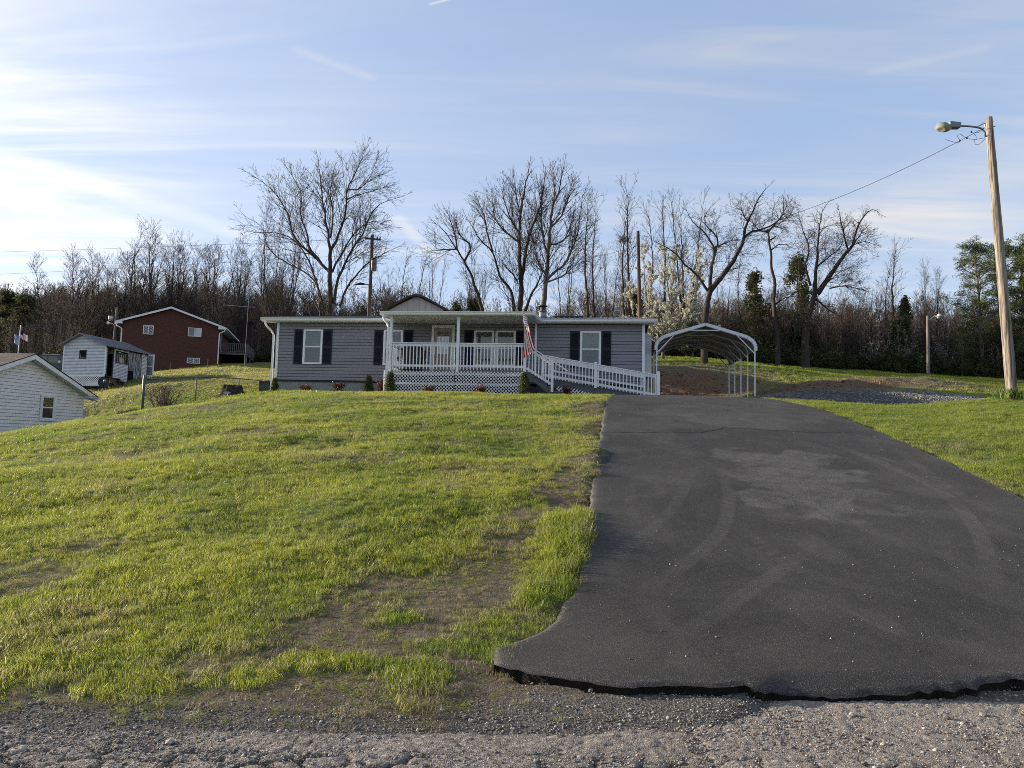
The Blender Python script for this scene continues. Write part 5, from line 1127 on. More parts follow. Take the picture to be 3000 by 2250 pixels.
# ------------------------------------------------------------------ trees
class Tree:
    def __init__(s, seed, k=1.): s.k = k; s.r = random.Random(seed); s.th = []; s.tw = []; s.tips = []
    def seg(s, p, q, r0, r1):
        (s.th if r0 > .03 else s.tw).append((p.x, p.y, p.z, q.x, q.y, q.z, r0, r1))
    def limb(s, pts, r0, r1, step=.4, jit=.022):
        """rough polyline -> smooth chain; returns chain of (pos, radius, dir, frac)"""
        P = [Vector(p) for p in pts]; n = len(P); out = []
        tot = sum((P[i+1]-P[i]).length for i in range(n-1)); acc = 0
        for i in range(n-1):
            p0 = P[max(i-1, 0)]; p1 = P[i]; p2 = P[i+1]; p3 = P[min(i+2, n-1)]; L0 = (p2-p1).length; k = max(1, int(L0/step))
            for j in range(k):
                t = j/k; q = .5*((2*p1)+(p2-p0)*t+(2*p0-5*p1+4*p2-p3)*t*t+(3*p1-p0-3*p2+p3)*t**3)
                if i+j > 0: q += Vector((s.r.gauss(0, jit), s.r.gauss(0, jit), s.r.gauss(0, jit)))
                out.append((q, (acc+L0*t)/tot))
            acc += L0
        out.append((P[-1], 1.)); ch = []
        for i in range(len(out)):
            q, f = out[i]; r = r0+(r1-r0)*f**.9
            d = (out[min(i+1, len(out)-1)][0]-out[max(i-1, 0)][0]).normalized(); ch.append((q, r, d, f))
            if i: s.seg(out[i-1][0], q, ch[i-1][1], r)
        return ch
    def grow(s, p, d, ln, r, lvl, o):
        """o: dict of ang, up, wob, n (children per level), ratio, step"""
        R = s.r; k = max(2, int(ln/o['step'][min(lvl, len(o['step'])-1)])); st = ln/k; rr = r; up = Vector((0, 0, o['up']))
        w = o['wob']; last = lvl >= o['levels']
        nch = 0 if last else o['n'][min(lvl, len(o['n'])-1)]
        nch *= min(1.25, ln/(2.3*.6**max(0, lvl-1))/s.k)
        spots = sorted(R.uniform(.18, .98) for _ in range(max(0, int(nch+R.random()))))
        si = 0; side = R.random()*6.28
        for i in range(k):
            d = (d + Vector((R.gauss(0, w), R.gauss(0, w), R.gauss(0, w))) + up*st).normalized()
            q = p+d*st; f = (i+1)/k; r2 = max(o['rmin'], r*(1-f*.8)); s.seg(p, q, rr, r2)
            while si < len(spots) and spots[si] <= f:
                side += 2.4+R.gauss(0, .5); ax = d.orthogonal().normalized(); b = d.cross(ax); v = ax*math.cos(side)+b*math.sin(side)
                a = o['ang']*R.uniform(.7, 1.3); nd = (d*math.cos(a)+v*math.sin(a)).normalized()
                s.grow(q, nd, ln*o['ratio']*R.uniform(.6, 1.15)*(1.15-.55*f), max(o['rmin'], min(rr*.62, r2*.9)), lvl+1, o); si += 1
            p, rr = q, r2
        s.tips.append(p)
    def sprout(s, ch, o, n, lo=.25, ln=2.2, hi=1., lvl=1, spread=1.0, taper=.55):
        R = s.r; side = R.random()*6.28
        for _ in range(n):
            f = R.uniform(lo, hi); i = min(len(ch)-1, int(f*(len(ch)-1))); q, r, d, _f2 = ch[i]; side += 2.4+R.gauss(0, .6)
            ax = d.orthogonal().normalized(); b = d.cross(ax); v = ax*math.cos(side)+b*math.sin(side); a = o['ang']*R.uniform(.7, 1.35)*spread
            s.grow(q, (d*math.cos(a)+v*math.sin(a)).normalized(), ln*R.uniform(.55, 1.15)*(1-taper*(f-lo)/(1-lo+1e-6)), max(o['rmin']*1.3, min(r*.55, ln*.0085)), lvl, o)
        q, r, d, _f2 = ch[-1]
        for _ in range(3): s.grow(q, (d+Vector((R.gauss(0, .3), R.gauss(0, .3), R.gauss(0, .2)))).normalized(), ln*(.6 if taper < .7 else .13), max(o['rmin']*1.2, r), lvl, o)
def seg_mesh(name, S, mt, n):
    if not S: S = [(0, 0, 0, 0, 0, .01, .001, .001)]
    S = np.array(S); A, B, ra, rb = S[:, :3], S[:, 3:6], S[:, 6], S[:, 7]; D = B-A; D /= np.linalg.norm(D, axis=1)[:, None]+1e-9
    ref = np.where(np.abs(D[:, 2:3]) < .9, [[0, 0, 1.]], [[1., 0, 0]]); X = np.cross(D, ref); X /= np.linalg.norm(X, axis=1)[:, None]+1e-9; Y = np.cross(D, X)
    ang = 2*np.pi*np.arange(n)/n; c, s_ = np.cos(ang), np.sin(ang); off = X[:, None]*c[None, :, None]+Y[:, None]*s_[None, :, None]
    V = np.concatenate([A[:, None]+off*ra[:, None, None], (B+D*ra[:, None]*.25)[:, None]+off*rb[:, None, None]], 1).reshape(-1, 3)
    k = np.arange(n); base = (np.arange(len(S))*2*n)[:, None]; k2 = (k+1) % n
    F = np.stack([base+k, base+k2, base+n+k2, base+n+k], -1).reshape(-1, 4)
    return np_mesh(name, V, F, mt, None, n > 3)
def tree_meshes(t, nm='tree', bark=None, twig=None):
    return seg_mesh('trunk', t.th, bark or BARK, 7), seg_mesh('crown', t.tw, twig or TWIG, 3)
def place_tree(name, label, cat, loc, meshes, rz=0, scl=1, group=None, sxy=None):
    t = thing(name, label, cat, loc, rz, group); ZO[t.name] = 0; sx = sxy or scl; t.scale = (sx, sx, scl)
    for nm, me_ in meshes: 
        o = bpy.data.objects.new(nm, me_); COL.objects.link(o); o.parent = t
    return t
OM = dict(ang=.62, up=.05, wob=.07, n=[0, 7, 6, 0], ratio=.62, step=[.5, .4, .35, .3], rmin=.0075, levels=3)
def hand_tree(name, label, seed, Y, zoom, ox, oy, limbs, o, species='bare tree', bark=None, depth=.9, group=None):
    """limbs: (pixel polyline in the crop, r0, r1, n sprouts, sprout length)"""
    T_ = Tree(seed); R = T_.r
    p0 = at(ox+limbs[0][0][0][0]/zoom, oy+limbs[0][0][0][1]/zoom, Y); gz_ = h1(p0.x, p0.y); base = Vector((p0.x, p0.y, gz_-.15)); used = {}
    for li, (pl, r0, r1, ns_, ln) in enumerate(limbs):
        dy = used.get(pl[0]); slope = R.uniform(-1, 1)*depth*.45 if li else 0
        if dy is None: dy = 0
        pts = []; acc = 0
        for i, (x, y) in enumerate(pl):
            if i: acc += math.hypot(x-pl[i-1][0], y-pl[i-1][1])/zoom/2080*Y
            dd = dy+slope*acc; used.setdefault((x, y), dd) if i == 0 else used.__setitem__((x, y), dd)
            q = at(ox+x/zoom, oy+y/zoom, Y+dd); pts.append(q-base)
        if pts[0].z > .3 and (li == 0 or pl[0][1] >= limbs[0][0][0][1]-40) and pts[0].z < 9 and r0 > .1:
            pts.insert(0, Vector((pts[0].x*.75, pts[0].y*.75, -.2)))
        ch = T_.limb(pts, r0*(.92 if r0 > .2 else .78), r1*.7); T_.sprout(ch, o, int(ns_*1.15), .14 if li else .4, ln*1.4, taper=.84)
    tr, cr = tree_meshes(T_, bark=bark)
    return place_tree(name, label, 'tree', tuple(base), [('trunk', tr), ('crown', cr)], group=group), T_
# broad bare maple behind the left part of the house
hand_tree('bare_maple', 'widely spreading bare tree with many rising limbs behind the left roof', 3, 47, 3.017, 650, 400, [
 ([(955, 1560), (958, 1350), (960, 1200), (960, 1010)], .30, .17, 8, 2.0), ([(960, 1010), (925, 800), (900, 620), (865, 330), (850, 180)], .13, .02, 26, 2.6),
 ([(960, 1010), (1010, 920), (1060, 800), (1095, 640), (1110, 470), (1200, 280), (1290, 50)], .13, .012, 28, 2.6),
 ([(955, 1200), (880, 1120), (790, 1040), (700, 960), (620, 850), (580, 680), (470, 500), (330, 380), (210, 310)], .14, .014, 30, 2.6),
 ([(900, 1560), (860, 1380), (800, 1180), (740, 1050), (640, 920), (480, 850), (300, 850), (120, 820)], .16, .014, 26, 2.2),
 ([(870, 1560), (820, 1280), (600, 1130), (420, 1000), (350, 800), (200, 700), (130, 620)], .13, .012, 26, 2.2),
 ([(990, 1480), (1010, 1330), (1060, 1180), (1150, 1000), (1250, 850), (1300, 720), (1400, 600), (1640, 510)], .14, .012, 28, 2.4),
 ([(1040, 1500), (1100, 1350), (1180, 1230), (1330, 1090), (1590, 960)], .12, .012, 20, 1.8),
 ([(975, 1200), (1010, 1120), (1060, 1040), (1150, 880), (1290, 760), (1400, 760), (1540, 800)], .10, .012, 18, 2.0),
 ([(880, 1120), (760, 960), (760, 880), (700, 700), (690, 480), (560, 250)], .10, .012, 24, 2.4),
 ([(960, 900), (985, 700), (960, 520), (980, 350), (1000, 250)], .09, .012, 20, 2.2),
 ([(1110, 470), (1200, 470), (1330, 380), (1470, 310)], .06, .01, 14, 2.0), ([(1100, 560), (1180, 520), (1380, 470), (1500, 430)], .06, .01, 12, 1.8)],
 dict(OM, n=[0, 6.5, 5, 0], ang=.55, up=.06))
OT = dict(OM, ang=.48, up=.10, ratio=.55, n=[0, 6.5, 5, 0])
hand_tree('bare_oak', 'tall dark multi-stemmed bare tree behind the middle of the porch roof', 5, 52, 3.16, 1250, 430, [
 ([(868, 1620), (868, 1450), (875, 1250), (855, 1000), (865, 700), (880, 560), (920, 330), (960, 130)], .36, .02, 46, 2.6),
 ([(880, 1230), (905, 1050), (960, 780), (1050, 560), (1090, 300), (1080, 160)], .19, .015, 34, 2.4),
 ([(812, 1620), (800, 1450), (780, 1330), (680, 1200), (610, 980), (500, 860), (350, 620)], .24, .015, 34, 2.4),
 ([(610, 980), (560, 780), (520, 600), (450, 470)], .11, .013, 24, 2.2), ([(900, 1560), (950, 1400), (1010, 1300), (1060, 1180), (1090, 1050)], .17, .03, 14, 2.0),
 ([(850, 880), (760, 820), (680, 740), (620, 620), (600, 430)], .11, .013, 24, 2.2), ([(858, 800), (790, 690), (740, 560), (700, 420), (740, 300)], .10, .013, 22, 2.2),
 ([(870, 650), (830, 450), (800, 250)], .08, .012, 18, 2.0), ([(960, 780), (1000, 900), (1040, 780), (1140, 650)], .07, .012, 14, 1.6), ([(840, 1250), (800, 1180), (700, 1080), (740, 1000)], .08, .012, 12, 1.6)], OT)
hand_tree('bare_tulip_tree', 'tall straight pale-trunked bare tree with buds, right of the dark multi-stemmed tree', 6, 50, 3.16, 1250, 430, [
 ([(1078, 1640), (1082, 1460), (1110, 1180), (1135, 850), (1165, 560), (1220, 420), (1280, 120)], .34, .015, 44, 2.4),
 ([(1120, 1000), (1080, 860), (1060, 600), (1100, 250)], .13, .013, 30, 2.0), ([(1110, 1230), (1200, 1150), (1300, 1050), (1400, 780), (1440, 480)], .13, .013, 30, 2.2),
 ([(1100, 1180), (1040, 1080), (1000, 900), (990, 830)], .10, .013, 16, 1.8), ([(1150, 740), (1250, 640), (1350, 330)], .10, .012, 24, 2.0), ([(1165, 560), (1190, 380), (1170, 170)], .08, .012, 22, 1.8),
 ([(1120, 1250), (1280, 1180), (1440, 1030)], .09, .012, 16, 2.0), ([(1140, 900), (1270, 870), (1380, 560)], .08, .012, 18, 2.0)], OT, bark=BARKL)
hand_tree('leaning_tree', 'crooked bare tree leaning left above the garage gable', 8, 50, 3.16, 1250, 430, [
 ([(520, 1640), (480, 1400), (410, 1180), (340, 1050), (280, 950), (180, 800), (50, 680)], .27, .014, 30, 2.0), ([(350, 1060), (400, 960), (395, 900), (300, 820), (280, 640)], .12, .012, 22, 1.8),
 ([(280, 950), (260, 820), (230, 700), (190, 600)], .09, .012, 20, 1.8), ([(280, 950), (180, 950), (90, 940), (70, 780)], .07, .012, 16, 1.6)], dict(OT, up=.09))
OG = dict(OM, ang=.75, up=-.02, wob=.15, ratio=.6, n=[0, 7.5, 6, 0], rmin=.008)
Q = 2.5525
hand_tree('gnarled_tree', 'gnarled bare tree forking wide directly behind the carport roof', 11, 50, Q, 1850, 500, [
 ([(545, 1260), (550, 1120), (570, 980), (588, 900)], .32, .26, 3, 1.2), ([(588, 900), (700, 760), (800, 610), (840, 500), (870, 380), (960, 200), (1040, 100)], .24, .015, 42, 1.7),
 ([(840, 500), (900, 455), (960, 440), (1040, 410), (1100, 370), (1190, 230)], .12, .012, 28, 1.6), ([(585, 900), (600, 720), (620, 600), (560, 480), (460, 380), (400, 270)], .19, .013, 34, 1.7),
 ([(625, 640), (640, 500), (550, 400), (570, 300), (650, 220)], .10, .012, 26, 1.5), ([(575, 900), (500, 800), (400, 700), (300, 600), (120, 500)], .14, .012, 26, 1.6), ([(608, 580), (640, 570), (700, 540), (750, 520), (790, 430)], .08, .012, 18, 1.4), ([(870, 380), (820, 300), (820, 190)], .07, .012, 16, 1.4)], OG)
hand_tree('crooked_tree', 'crooked dark bare tree with a broken limb, middle of the three behind the carport', 12, 56, Q, 1850, 500, [
 ([(1095, 1330), (1082, 1200), (1062, 960), (1072, 850), (1045, 720), (1040, 600), (1020, 460)], .24, .10, 10, 1.6), ([(1020, 460), (1080, 390), (1130, 330), (1140, 180)], .12, .012, 34, 1.6), ([(1020, 460), (960, 445), (930, 420), (880, 340)], .09, .012, 22, 1.4),
 ([(1050, 590), (1100, 550), (1160, 550), (1210, 580)], .07, .012, 14, 1.2), ([(1040, 520), (1080, 490)], .08, .06, 0, .5), ([(1075, 1100), (1180, 1075), (1300, 1060)], .12, .02, 18, 1.5), ([(1060, 1200), (1020, 1140), (990, 1200), (960, 1240)], .13, .02, 16, 1.5), ([(1075, 1000), (1150, 950), (1260, 940)], .08, .015, 16, 1.4), ([(1100, 400), (1180, 330), (1220, 250)], .06, .012, 18, 1.3)], OG)
hand_tree('tangled_tree', 'large leaning dark bare tree with a brushy tangle, rightmost behind the carport', 13, 57, Q, 1850, 500, [
 ([(1300, 1330), (1305, 1230), (1330, 1050), (1368, 930), (1370, 850)], .42, .26, 10, 2.0), ([(1370, 850), (1380, 720), (1390, 620), (1400, 480), (1430, 300), (1480, 230)], .19, .013, 40, 1.8),
 ([(1390, 920), (1500, 760), (1600, 620), (1650, 560), (1700, 400), (1800, 290), (1870, 330)], .26, .012, 46, 1.7), ([(1620, 600), (1580, 440), (1540, 270)], .11, .012, 28, 1.6), ([(1650, 560), (1740, 530), (1840, 560)], .07, .012, 20, 1.3),
 ([(1340, 860), (1300, 700), (1330, 600), (1280, 440), (1230, 250)], .14, .012, 34, 1.8), ([(1380, 960), (1500, 1060), (1620, 1130)], .12, .015, 26, 1.6), ([(1390, 720), (1480, 640), (1570, 560), (1590, 420)], .09, .012, 22, 1.6), ([(1380, 940), (1250, 900), (1130, 990), (1100, 1060)], .10, .015, 26, 1.6), ([(1480, 880), (1600, 860), (1760, 900)], .08, .012, 22, 1.8), ([(1420, 880), (1560, 760), (1740, 680)], .07, .012, 20, 1.6), ([(1330, 1080), (1230, 1060), (1110, 1090)], .10, .015, 18, 1.6), ([(1650, 560), (1720, 470), (1780, 400)], .08, .012, 20, 1.4)], dict(OG, n=[0, 8, 6, 0]))
# --- prototypes for the rest
def proto(seed, h, kind):
    T_ = Tree(seed, h*.07 if kind != 'sap' else .6); R = T_.r
    if kind == 'vase':
        o = dict(OM, ang=.42, up=.07, wob=.08, n=[0, 7, 6, 0], ratio=.6); b = Vector((0, 0, h*.16))
        T_.limb([(0, 0, -.5), (.05, 0, h*.1), b], h*.018, h*.015)
        n = R.randint(4, 6)
        for i in range(n):
            a = 2*math.pi*i/n+R.uniform(-.4, .4); t_ = R.uniform(.10, .24) if i else .02
            e = Vector((math.cos(a)*h*t_, math.sin(a)*h*t_, h*R.uniform(.78, .95))); mdl = b.lerp(e, .5)+Vector((math.cos(a), math.sin(a), 0))*h*.05+Vector((R.gauss(0, .3), R.gauss(0, .3), 0))
            T_.sprout(T_.limb([b, mdl, e], h*.009, .014), o, 34, .10, h*.22)
    elif kind == 'pole':
        o = dict(OM, ang=.5, up=.11, wob=.07, n=[0, 6, 4.5, 0], ratio=.58)
        ch = T_.limb([(0, 0, -.5), (R.gauss(0, .1), 0, h*.3), (R.gauss(0, .3), R.gauss(0, .3), h*.65), (R.gauss(0, .3), 0, h*.93)], h*.013, .02); T_.sprout(ch, o, 56, .25, h*.19, taper=.6)
    elif kind == 'twin':
        o = dict(OM, ang=.48, up=.09, wob=.09, n=[0, 6, 4.5, 0], ratio=.58)
        for a in (0, 2.2, 4.1):
            ch = T_.limb([(0, 0, -.5), (math.cos(a)*h*.03, math.sin(a)*h*.03, h*.3), (math.cos(a)*h*.10, math.sin(a)*h*.1, h*.9)], h*.010, .02); T_.sprout(ch, o, 30, .25, h*.19, taper=.5)
    else:   # sapling clump, few twigs
        o = dict(OM, ang=.45, up=.10, wob=.10, n=[0, 3.4, 2.4, 0], ratio=.5, levels=3, rmin=.008)
        for i in range(7):
            a = R.random()*6.28; q = R.uniform(.1, .9); x, y = math.cos(a)*q, math.sin(a)*q
            ch = T_.limb([(x, y, -.3), (x*1.3, y*1.3, h*.5), (x*1.7+R.gauss(0, .3), y*1.7, h*R.uniform(.7, 1))], h*.005, .010, .6); T_.sprout(ch, o, 12, .15, h*.20)
    return T_
PR = {}
for k, (sd, kd) in enumerate(((21, 'vase'), (22, 'vase'), (23, 'vase'), (31, 'pole'), (32, 'pole'), (41, 'twin'))):
    T_ = proto(sd, 14, kd); PR.setdefault(kd, []).append(tree_meshes(T_)); 
def auto(name, label, px, top, Y, kind, i=0, group=None, sx=1., rz=None):
    q = at(px, top, Y); z = h1(q.x, q.y); s_ = (q.z-z)/14; mm = PR[kind][i % len(PR[kind])]
    return place_tree(name, label, 'tree', (q.x, q.y, z-.1), [('trunk', mm[0]), ('crown', mm[1])], random.random()*6.28 if rz is None else rz, s_, group, s_*sx)
GL = 'bare trees on the wooded slope at the left'; GC = 'slim bare trees behind the house'; GR = 'bare trees in the wood on the right'
for i, (px, top, Y, kd, sx, lb) in enumerate((
  (222, 742, 78, 'vase', .95, 'round-crowned bare tree above the white shed roof'), (285, 772, 84, 'vase', .9, 'smaller bare tree just right of the tree above the white shed'),
(372, 745, 82, 'vase', .85, 'bare tree above the left eave of the brick house'), (420, 735, 90, 'twin', 1.1, 'slim many-stemmed bare tree left of the brick gable peak'),
  (466, 690, 80, 'vase', .9, 'tallest bare tree, directly above the brick house roof'), (515, 712, 84, 'vase', .9, 'bare tree just right of the tallest over the brick house'), (575, 722, 80, 'vase', .8, 'bare tree above the right slope of the brick roof'),
  (640, 742, 88, 'twin', 1.1, 'many-stemmed bare tree above the brick chimney'), (690, 705, 74, 'vase', .8, 'bare tree behind the antenna mast'), (735, 760, 86, 'vase', 1, 'low bare tree right of the antenna mast'))):
    auto('bare_tree', lb, px, top, Y, kd, i, GL, sx*1.35)
auto('bare_tree', 'upright bare tree in front of the left limbs of the spreading tree', 832, 630, 60, 'vase', 1, GC, .78)
for i, (px, top, Y, kd, sx, lb) in enumerate(((1190, 735, 70, 'pole', 1, 'thin bare tree right of the transformer pole'), (1235, 745, 72, 'pole', 1, 'thin bare tree above the garage ridge'), (1275, 752, 74, 'twin', .8, 'low bare tree right of the garage ridge'),
  (1140, 790, 78, 'twin', .9, 'low bare tree immediately right of the transformer'), (1728, 588, 58, 'pole', 1.05, 'tall narrow bare tree, first right of the paired tall trees'), (1745, 600, 62, 'pole', .9, 'second narrow bare tree, close beside the first'), (1829, 590, 60, 'pole', .9, 'narrow bare tree carrying a nest, left of the bare pole'),
  (1850, 550, 62, 'pole', 1.1, 'tallest narrow bare tree, just left of the bare pole top'), (1905, 600, 66, 'pole', .9, 'slim bare tree immediately right of the bare pole'), (1660, 700, 70, 'twin', .8, 'low slim bare tree right of the tall pale-trunked tree'), (1785, 720, 72, 'twin', .8, 'low slim bare tree between the narrow tall trees'),
  (1400, 800, 66, 'twin', .9, 'low bare tree between leaning tree and dark multi-stemmed tree'), (1950, 590, 62, 'pole', 1, 'slim bare tree behind the flowering pear'), (2010, 570, 60, 'twin', 1.0, 'tall bare tree behind the gnarled tree'))):
    auto('bare_tree', lb, px, top, Y, kd, i, GC, sx)
for i, (px, top, Y, kd, sx, lb) in enumerate(((2612, 712, 66, 'pole', 1.25, 'tall bare tree alone above the right wood'), (2590, 760, 68, 'pole', 1, 'slimmer bare tree touching the left of the tall lone one'), (2560, 830, 72, 'twin', .9, 'short bare tree left of the tall lone one'),
  (2736, 785, 66, 'vase', .75, 'round bare tree above the yard lamp'), (2500, 860, 74, 'twin', 1, 'short bare tree right of the tangled leaning tree'), (2430, 880, 72, 'twin', 1, 'short bare tree behind the tangled tree'), (2170, 740, 70, 'pole', 1, 'thin bare tree between gnarled and crooked trees'), (2120, 800, 66, 'twin', .8, 'low bare tree right of the carport peak'), (2380, 790, 70, 'twin', .9, 'bare tree between crooked and tangled trees'))):
    auto('bare_tree', lb, px, top, Y, kd, i, GR, sx)
# nest
n_ = at(1829, 702, 60); ne = thing('nest', 'round dark twig nest high in a narrow bare tree', 'nest', tuple(n_)); J = MB()
for _ in range(160):
    a, b = random.random()*6.28, random.uniform(-1, 1); p = Vector((math.cos(a)*.32, math.sin(a)*.32, b*.24+n_.z)); q = p+Vector((random.gauss(0, .2), random.gauss(0, .2), random.gauss(0, .12))); J.bar(p, q, .018, .018)
J.build('twig_bundle', TWIG, ne)
# --- leaf clouds
def leaf_mesh(name, C, size, mt, rs, per=5, nar=.5, flat=0):
    C = np.asarray(C); n = len(C)*per; P = np.repeat(C, per, 0)+rs.normal(0, size*1.1, (n, 3))
    d = rs.normal(0, 1, (n, 3)); d /= np.linalg.norm(d, axis=1)[:, None]; e = np.cross(d, rs.normal(0, 1, (n, 3))); e /= np.linalg.norm(e, axis=1)[:, None]
    s_ = size*rs.uniform(.5, 1.3, (n, 1)); V = np.stack([P-d*s_, P+e*s_*nar, P+d*s_, P-e*s_*nar], 1).reshape(-1, 3); return np_mesh(name, V, np.arange(n*4).reshape(-1, 4), mt)
rs = np.random.default_rng(5)
PINE = mat('pine_needles', (.075,.095,.028), .6, .25, (.035,.055,.018), 1.1, transl=.3, mixlo=.4, mixhi=.6)
CEDAR = mat('cedar_green', (.05,.065,.024), .7, .2, (.09,.085,.04), 1.3, transl=.3)
BLOS = mat('blossom_white', (.62,.60,.52), .7, .2, (.42,.42,.34), 2, transl=.35)
BLOS2 = mat('blossom_pale', (.50,.49,.46), .7, .2, transl=.3)
def pine(seed, h, open_=.5):
    T_ = Tree(seed); R = T_.r; ch = T_.limb([(0, 0, -.4), (R.gauss(0, .1), 0, h*.5), (R.gauss(0, .3), R.gauss(0, .2), h)], h*.016, .03); C = []
    n = 54
    for i in range(n):
        f = .16+.84*(i/n)**.85; q = ch[min(len(ch)-1, int(f*(len(ch)-1)))][0]; a = i*2.4+R.gauss(0, .3); L0 = h*.30*(1.05-f)**.62*R.uniform(.6, 1.15)+.25
        if f < .38 and R.random() < open_: L0 *= .5
        d = Vector((math.cos(a), math.sin(a), R.uniform(-.05, .35)+.4*f)).normalized(); p = q.copy(); k = max(3, int(L0/.35))
        for j in range(k):
            d = (d+Vector((R.gauss(0, .1), R.gauss(0, .1), .05))).normalized(); q2 = p+d*L0/k; T_.seg(p, q2, .045*(1-j/k)+.01, .045*(1-(j+1)/k)+.01); p = q2
            if j >= k*.3 or k < 4:
                for _ in range(3 if j < k-1 else 7): C.append((p.x+R.gauss(0, .26), p.y+R.gauss(0, .26), p.z+R.gauss(0, .15)+.1))
    return seg_mesh('trunk', T_.th+T_.tw, BARKL, 6), leaf_mesh('crown', C, .12, PINE, rs, 26, .16)
PN = [pine(51, 13), pine(52, 13, .8), pine(53, 13, .2)]
GP = 'pines at the right edge'
for i, (px, top, Y, sx, lb) in enumerate(((2866, 722, 62, 1.15, 'pine with visible pale trunk and open left branches'), (2925, 730, 66, 1.1, 'dense pine behind the tall lamp pole'), (2985, 712, 64, 1.35, 'tall dense pine cut by the right edge'), (2815, 960, 60, 1.2, 'short bushy young pine below the open pine'), (3040, 760, 60, 1.3, 'pine mostly outside the right edge'))):
    q = at(px, top, Y); z = h1(q.x, q.y); s_ = (q.z-z)/13; place_tree('pine_tree', lb, 'tree', (q.x, q.y, z-.1), [('trunk', PN[i % 3][0]), ('crown', PN[i % 3][1])], i*1.7+(2.6 if i == 0 else 0), s_, GP, s_*sx)
def cedar(seed, h, w, blos=0):
    T_ = Tree(seed); R = T_.r; T_.limb([(0, 0, -.3), (0, 0, h*.95)], h*.012, .02); C = []
    lob = [(R.random()*6.28, R.uniform(.08, .95), R.uniform(.5, 1.25)) for _ in range(26)]
    for _ in range(560):
        la, lf, lr = R.choice(lob); f = min(1, max(0, lf+R.gauss(0, .05))); a = la+R.gauss(0, .45); r = w*(1.02-f)**.5*R.uniform(.25, 1)*lr; C.append((math.cos(a)*r, math.sin(a)*r, h*(.06+.94*f)+R.gauss(0, .1)))
    for i in range(60): c = C[i*7]; T_.seg(Vector((0, 0, max(0, c[2]-.5))), Vector(c), .02, .008)
    return seg_mesh('trunk', T_.th+T_.tw, BARK, 5), leaf_mesh('crown', C, .11, CEDAR, rs, 14, .45)
CD = [cedar(61, 8, 1.6), cedar(62, 8, 2.1)]
GE = 'dark evergreens in the wood'
for i, (px, top, Y, sx, lb) in enumerate(((2336, 745, 66, .9, 'tall dark evergreen between crooked and tangled trees'), (2212, 795, 64, 1.0, 'rounded dark evergreen left of the crooked tree'), (2652, 865, 64, 1.0, 'pointed evergreen left of the yard lamp'), (1385, 872, 56, .9, 'dark evergreen bush over the porch roof left of the tall trees'), (1335, 882, 56, 1.0, 'low brownish evergreen beside the garage gable'), (1862, 842, 60, 1.1, 'small evergreen between bare pole and narrow trees'), (2010, 880, 58, 1.0, 'dark evergreen behind the flowering pear'), (2630, 930, 62, 1.3, 'low broad evergreen left of the yard lamp'), (30, 850, 90, 1.6, 'dark cedar at the left edge of the ridge'), (75, 862, 88, 1.6, 'dark cedar on the ridge above the flagpole'))):
    q = at(px, top, Y); z = h1(q.x, q.y); s_ = (q.z-z)/8; place_tree('evergreen_tree', lb, 'tree', (q.x, q.y, z-.1), [('trunk', CD[i % 2][0]), ('crown', CD[i % 2][1])], i*2.1, s_, GE, s_*sx)
def flowering(seed, h, w, mt, dens, sz):
    T_ = Tree(seed); R = T_.r; o = dict(OM, ang=.5, up=.06, n=[0, 5, 4, 2], ratio=.5, levels=3); b = Vector((0, 0, h*.12)); T_.limb([(0, 0, -.4), b], h*.018, h*.015)
    for i in range(7):
        a = 2*math.pi*i/7+R.uniform(-.3, .3); t_ = (.5 if i else 0)*w; e = Vector((math.cos(a)*t_*R.uniform(.6, 1.1), math.sin(a)*t_, h*R.uniform(.6, .92) if i else h*.95)); T_.sprout(T_.limb([b, b.lerp(e, .5)+Vector((math.cos(a), math.sin(a), 0))*w*.14, e], h*.009, .015), o, 20, .1, h*.2)
    tips = []
    for s0_ in T_.tw:
        for _ in range(dens): t = R.random(); tips.append(tuple(s0_[k]*(1-t)+s0_[k+3]*t for k in range(3)))
    return seg_mesh('trunk', T_.th+T_.tw, BARKL, 4), leaf_mesh('crown', tips, sz, mt, rs, 4, .75)
fm1 = flowering(71, 10, 6.2, BLOS, 8, .045); fm2 = flowering(72, 6, 3.2, BLOS2, 1, .02)
q = at(1945, 745, 55); z = h1(q.x, q.y); s_ = (q.z-z)/10; place_tree('flowering_pear', 'white blossoming pear tree behind the right end of the house', 'tree', (q.x, q.y, z-.1), [('trunk', fm1[0]), ('crown', fm1[1])], 1, s_, None, s_*1.05)
q = at(2030, 900, 58); z = h1(q.x, q.y); s_ = (q.z-z)/10; place_tree('flowering_tree', 'lower white blossoming tree between carport and pear tree', 'tree', (q.x, q.y, z-.1), [('trunk', fm1[0]), ('crown', fm1[1])], 3, s_, None, s_*1.5)
for i, (px, top, lb) in enumerate(((2562, 925, 'faint white dogwood below the tall lone bare tree'), (2640, 930, 'creamy white dogwood just left of the yard lamp pole'), (2775, 925, 'white dogwood just right of the yard lamp'), (2920, 1010, 'small sparse dogwood behind the tall lamp pole'))):
    q = at(px, top, 61); z = h1(q.x, q.y); s_ = (q.z-z)/6; place_tree('dogwood_tree', lb, 'tree', (q.x, q.y, z-.1), [('trunk', fm2[0]), ('crown', fm2[1])], i*2, s_, 'blossoming dogwoods at the wood edge', s_*.9)
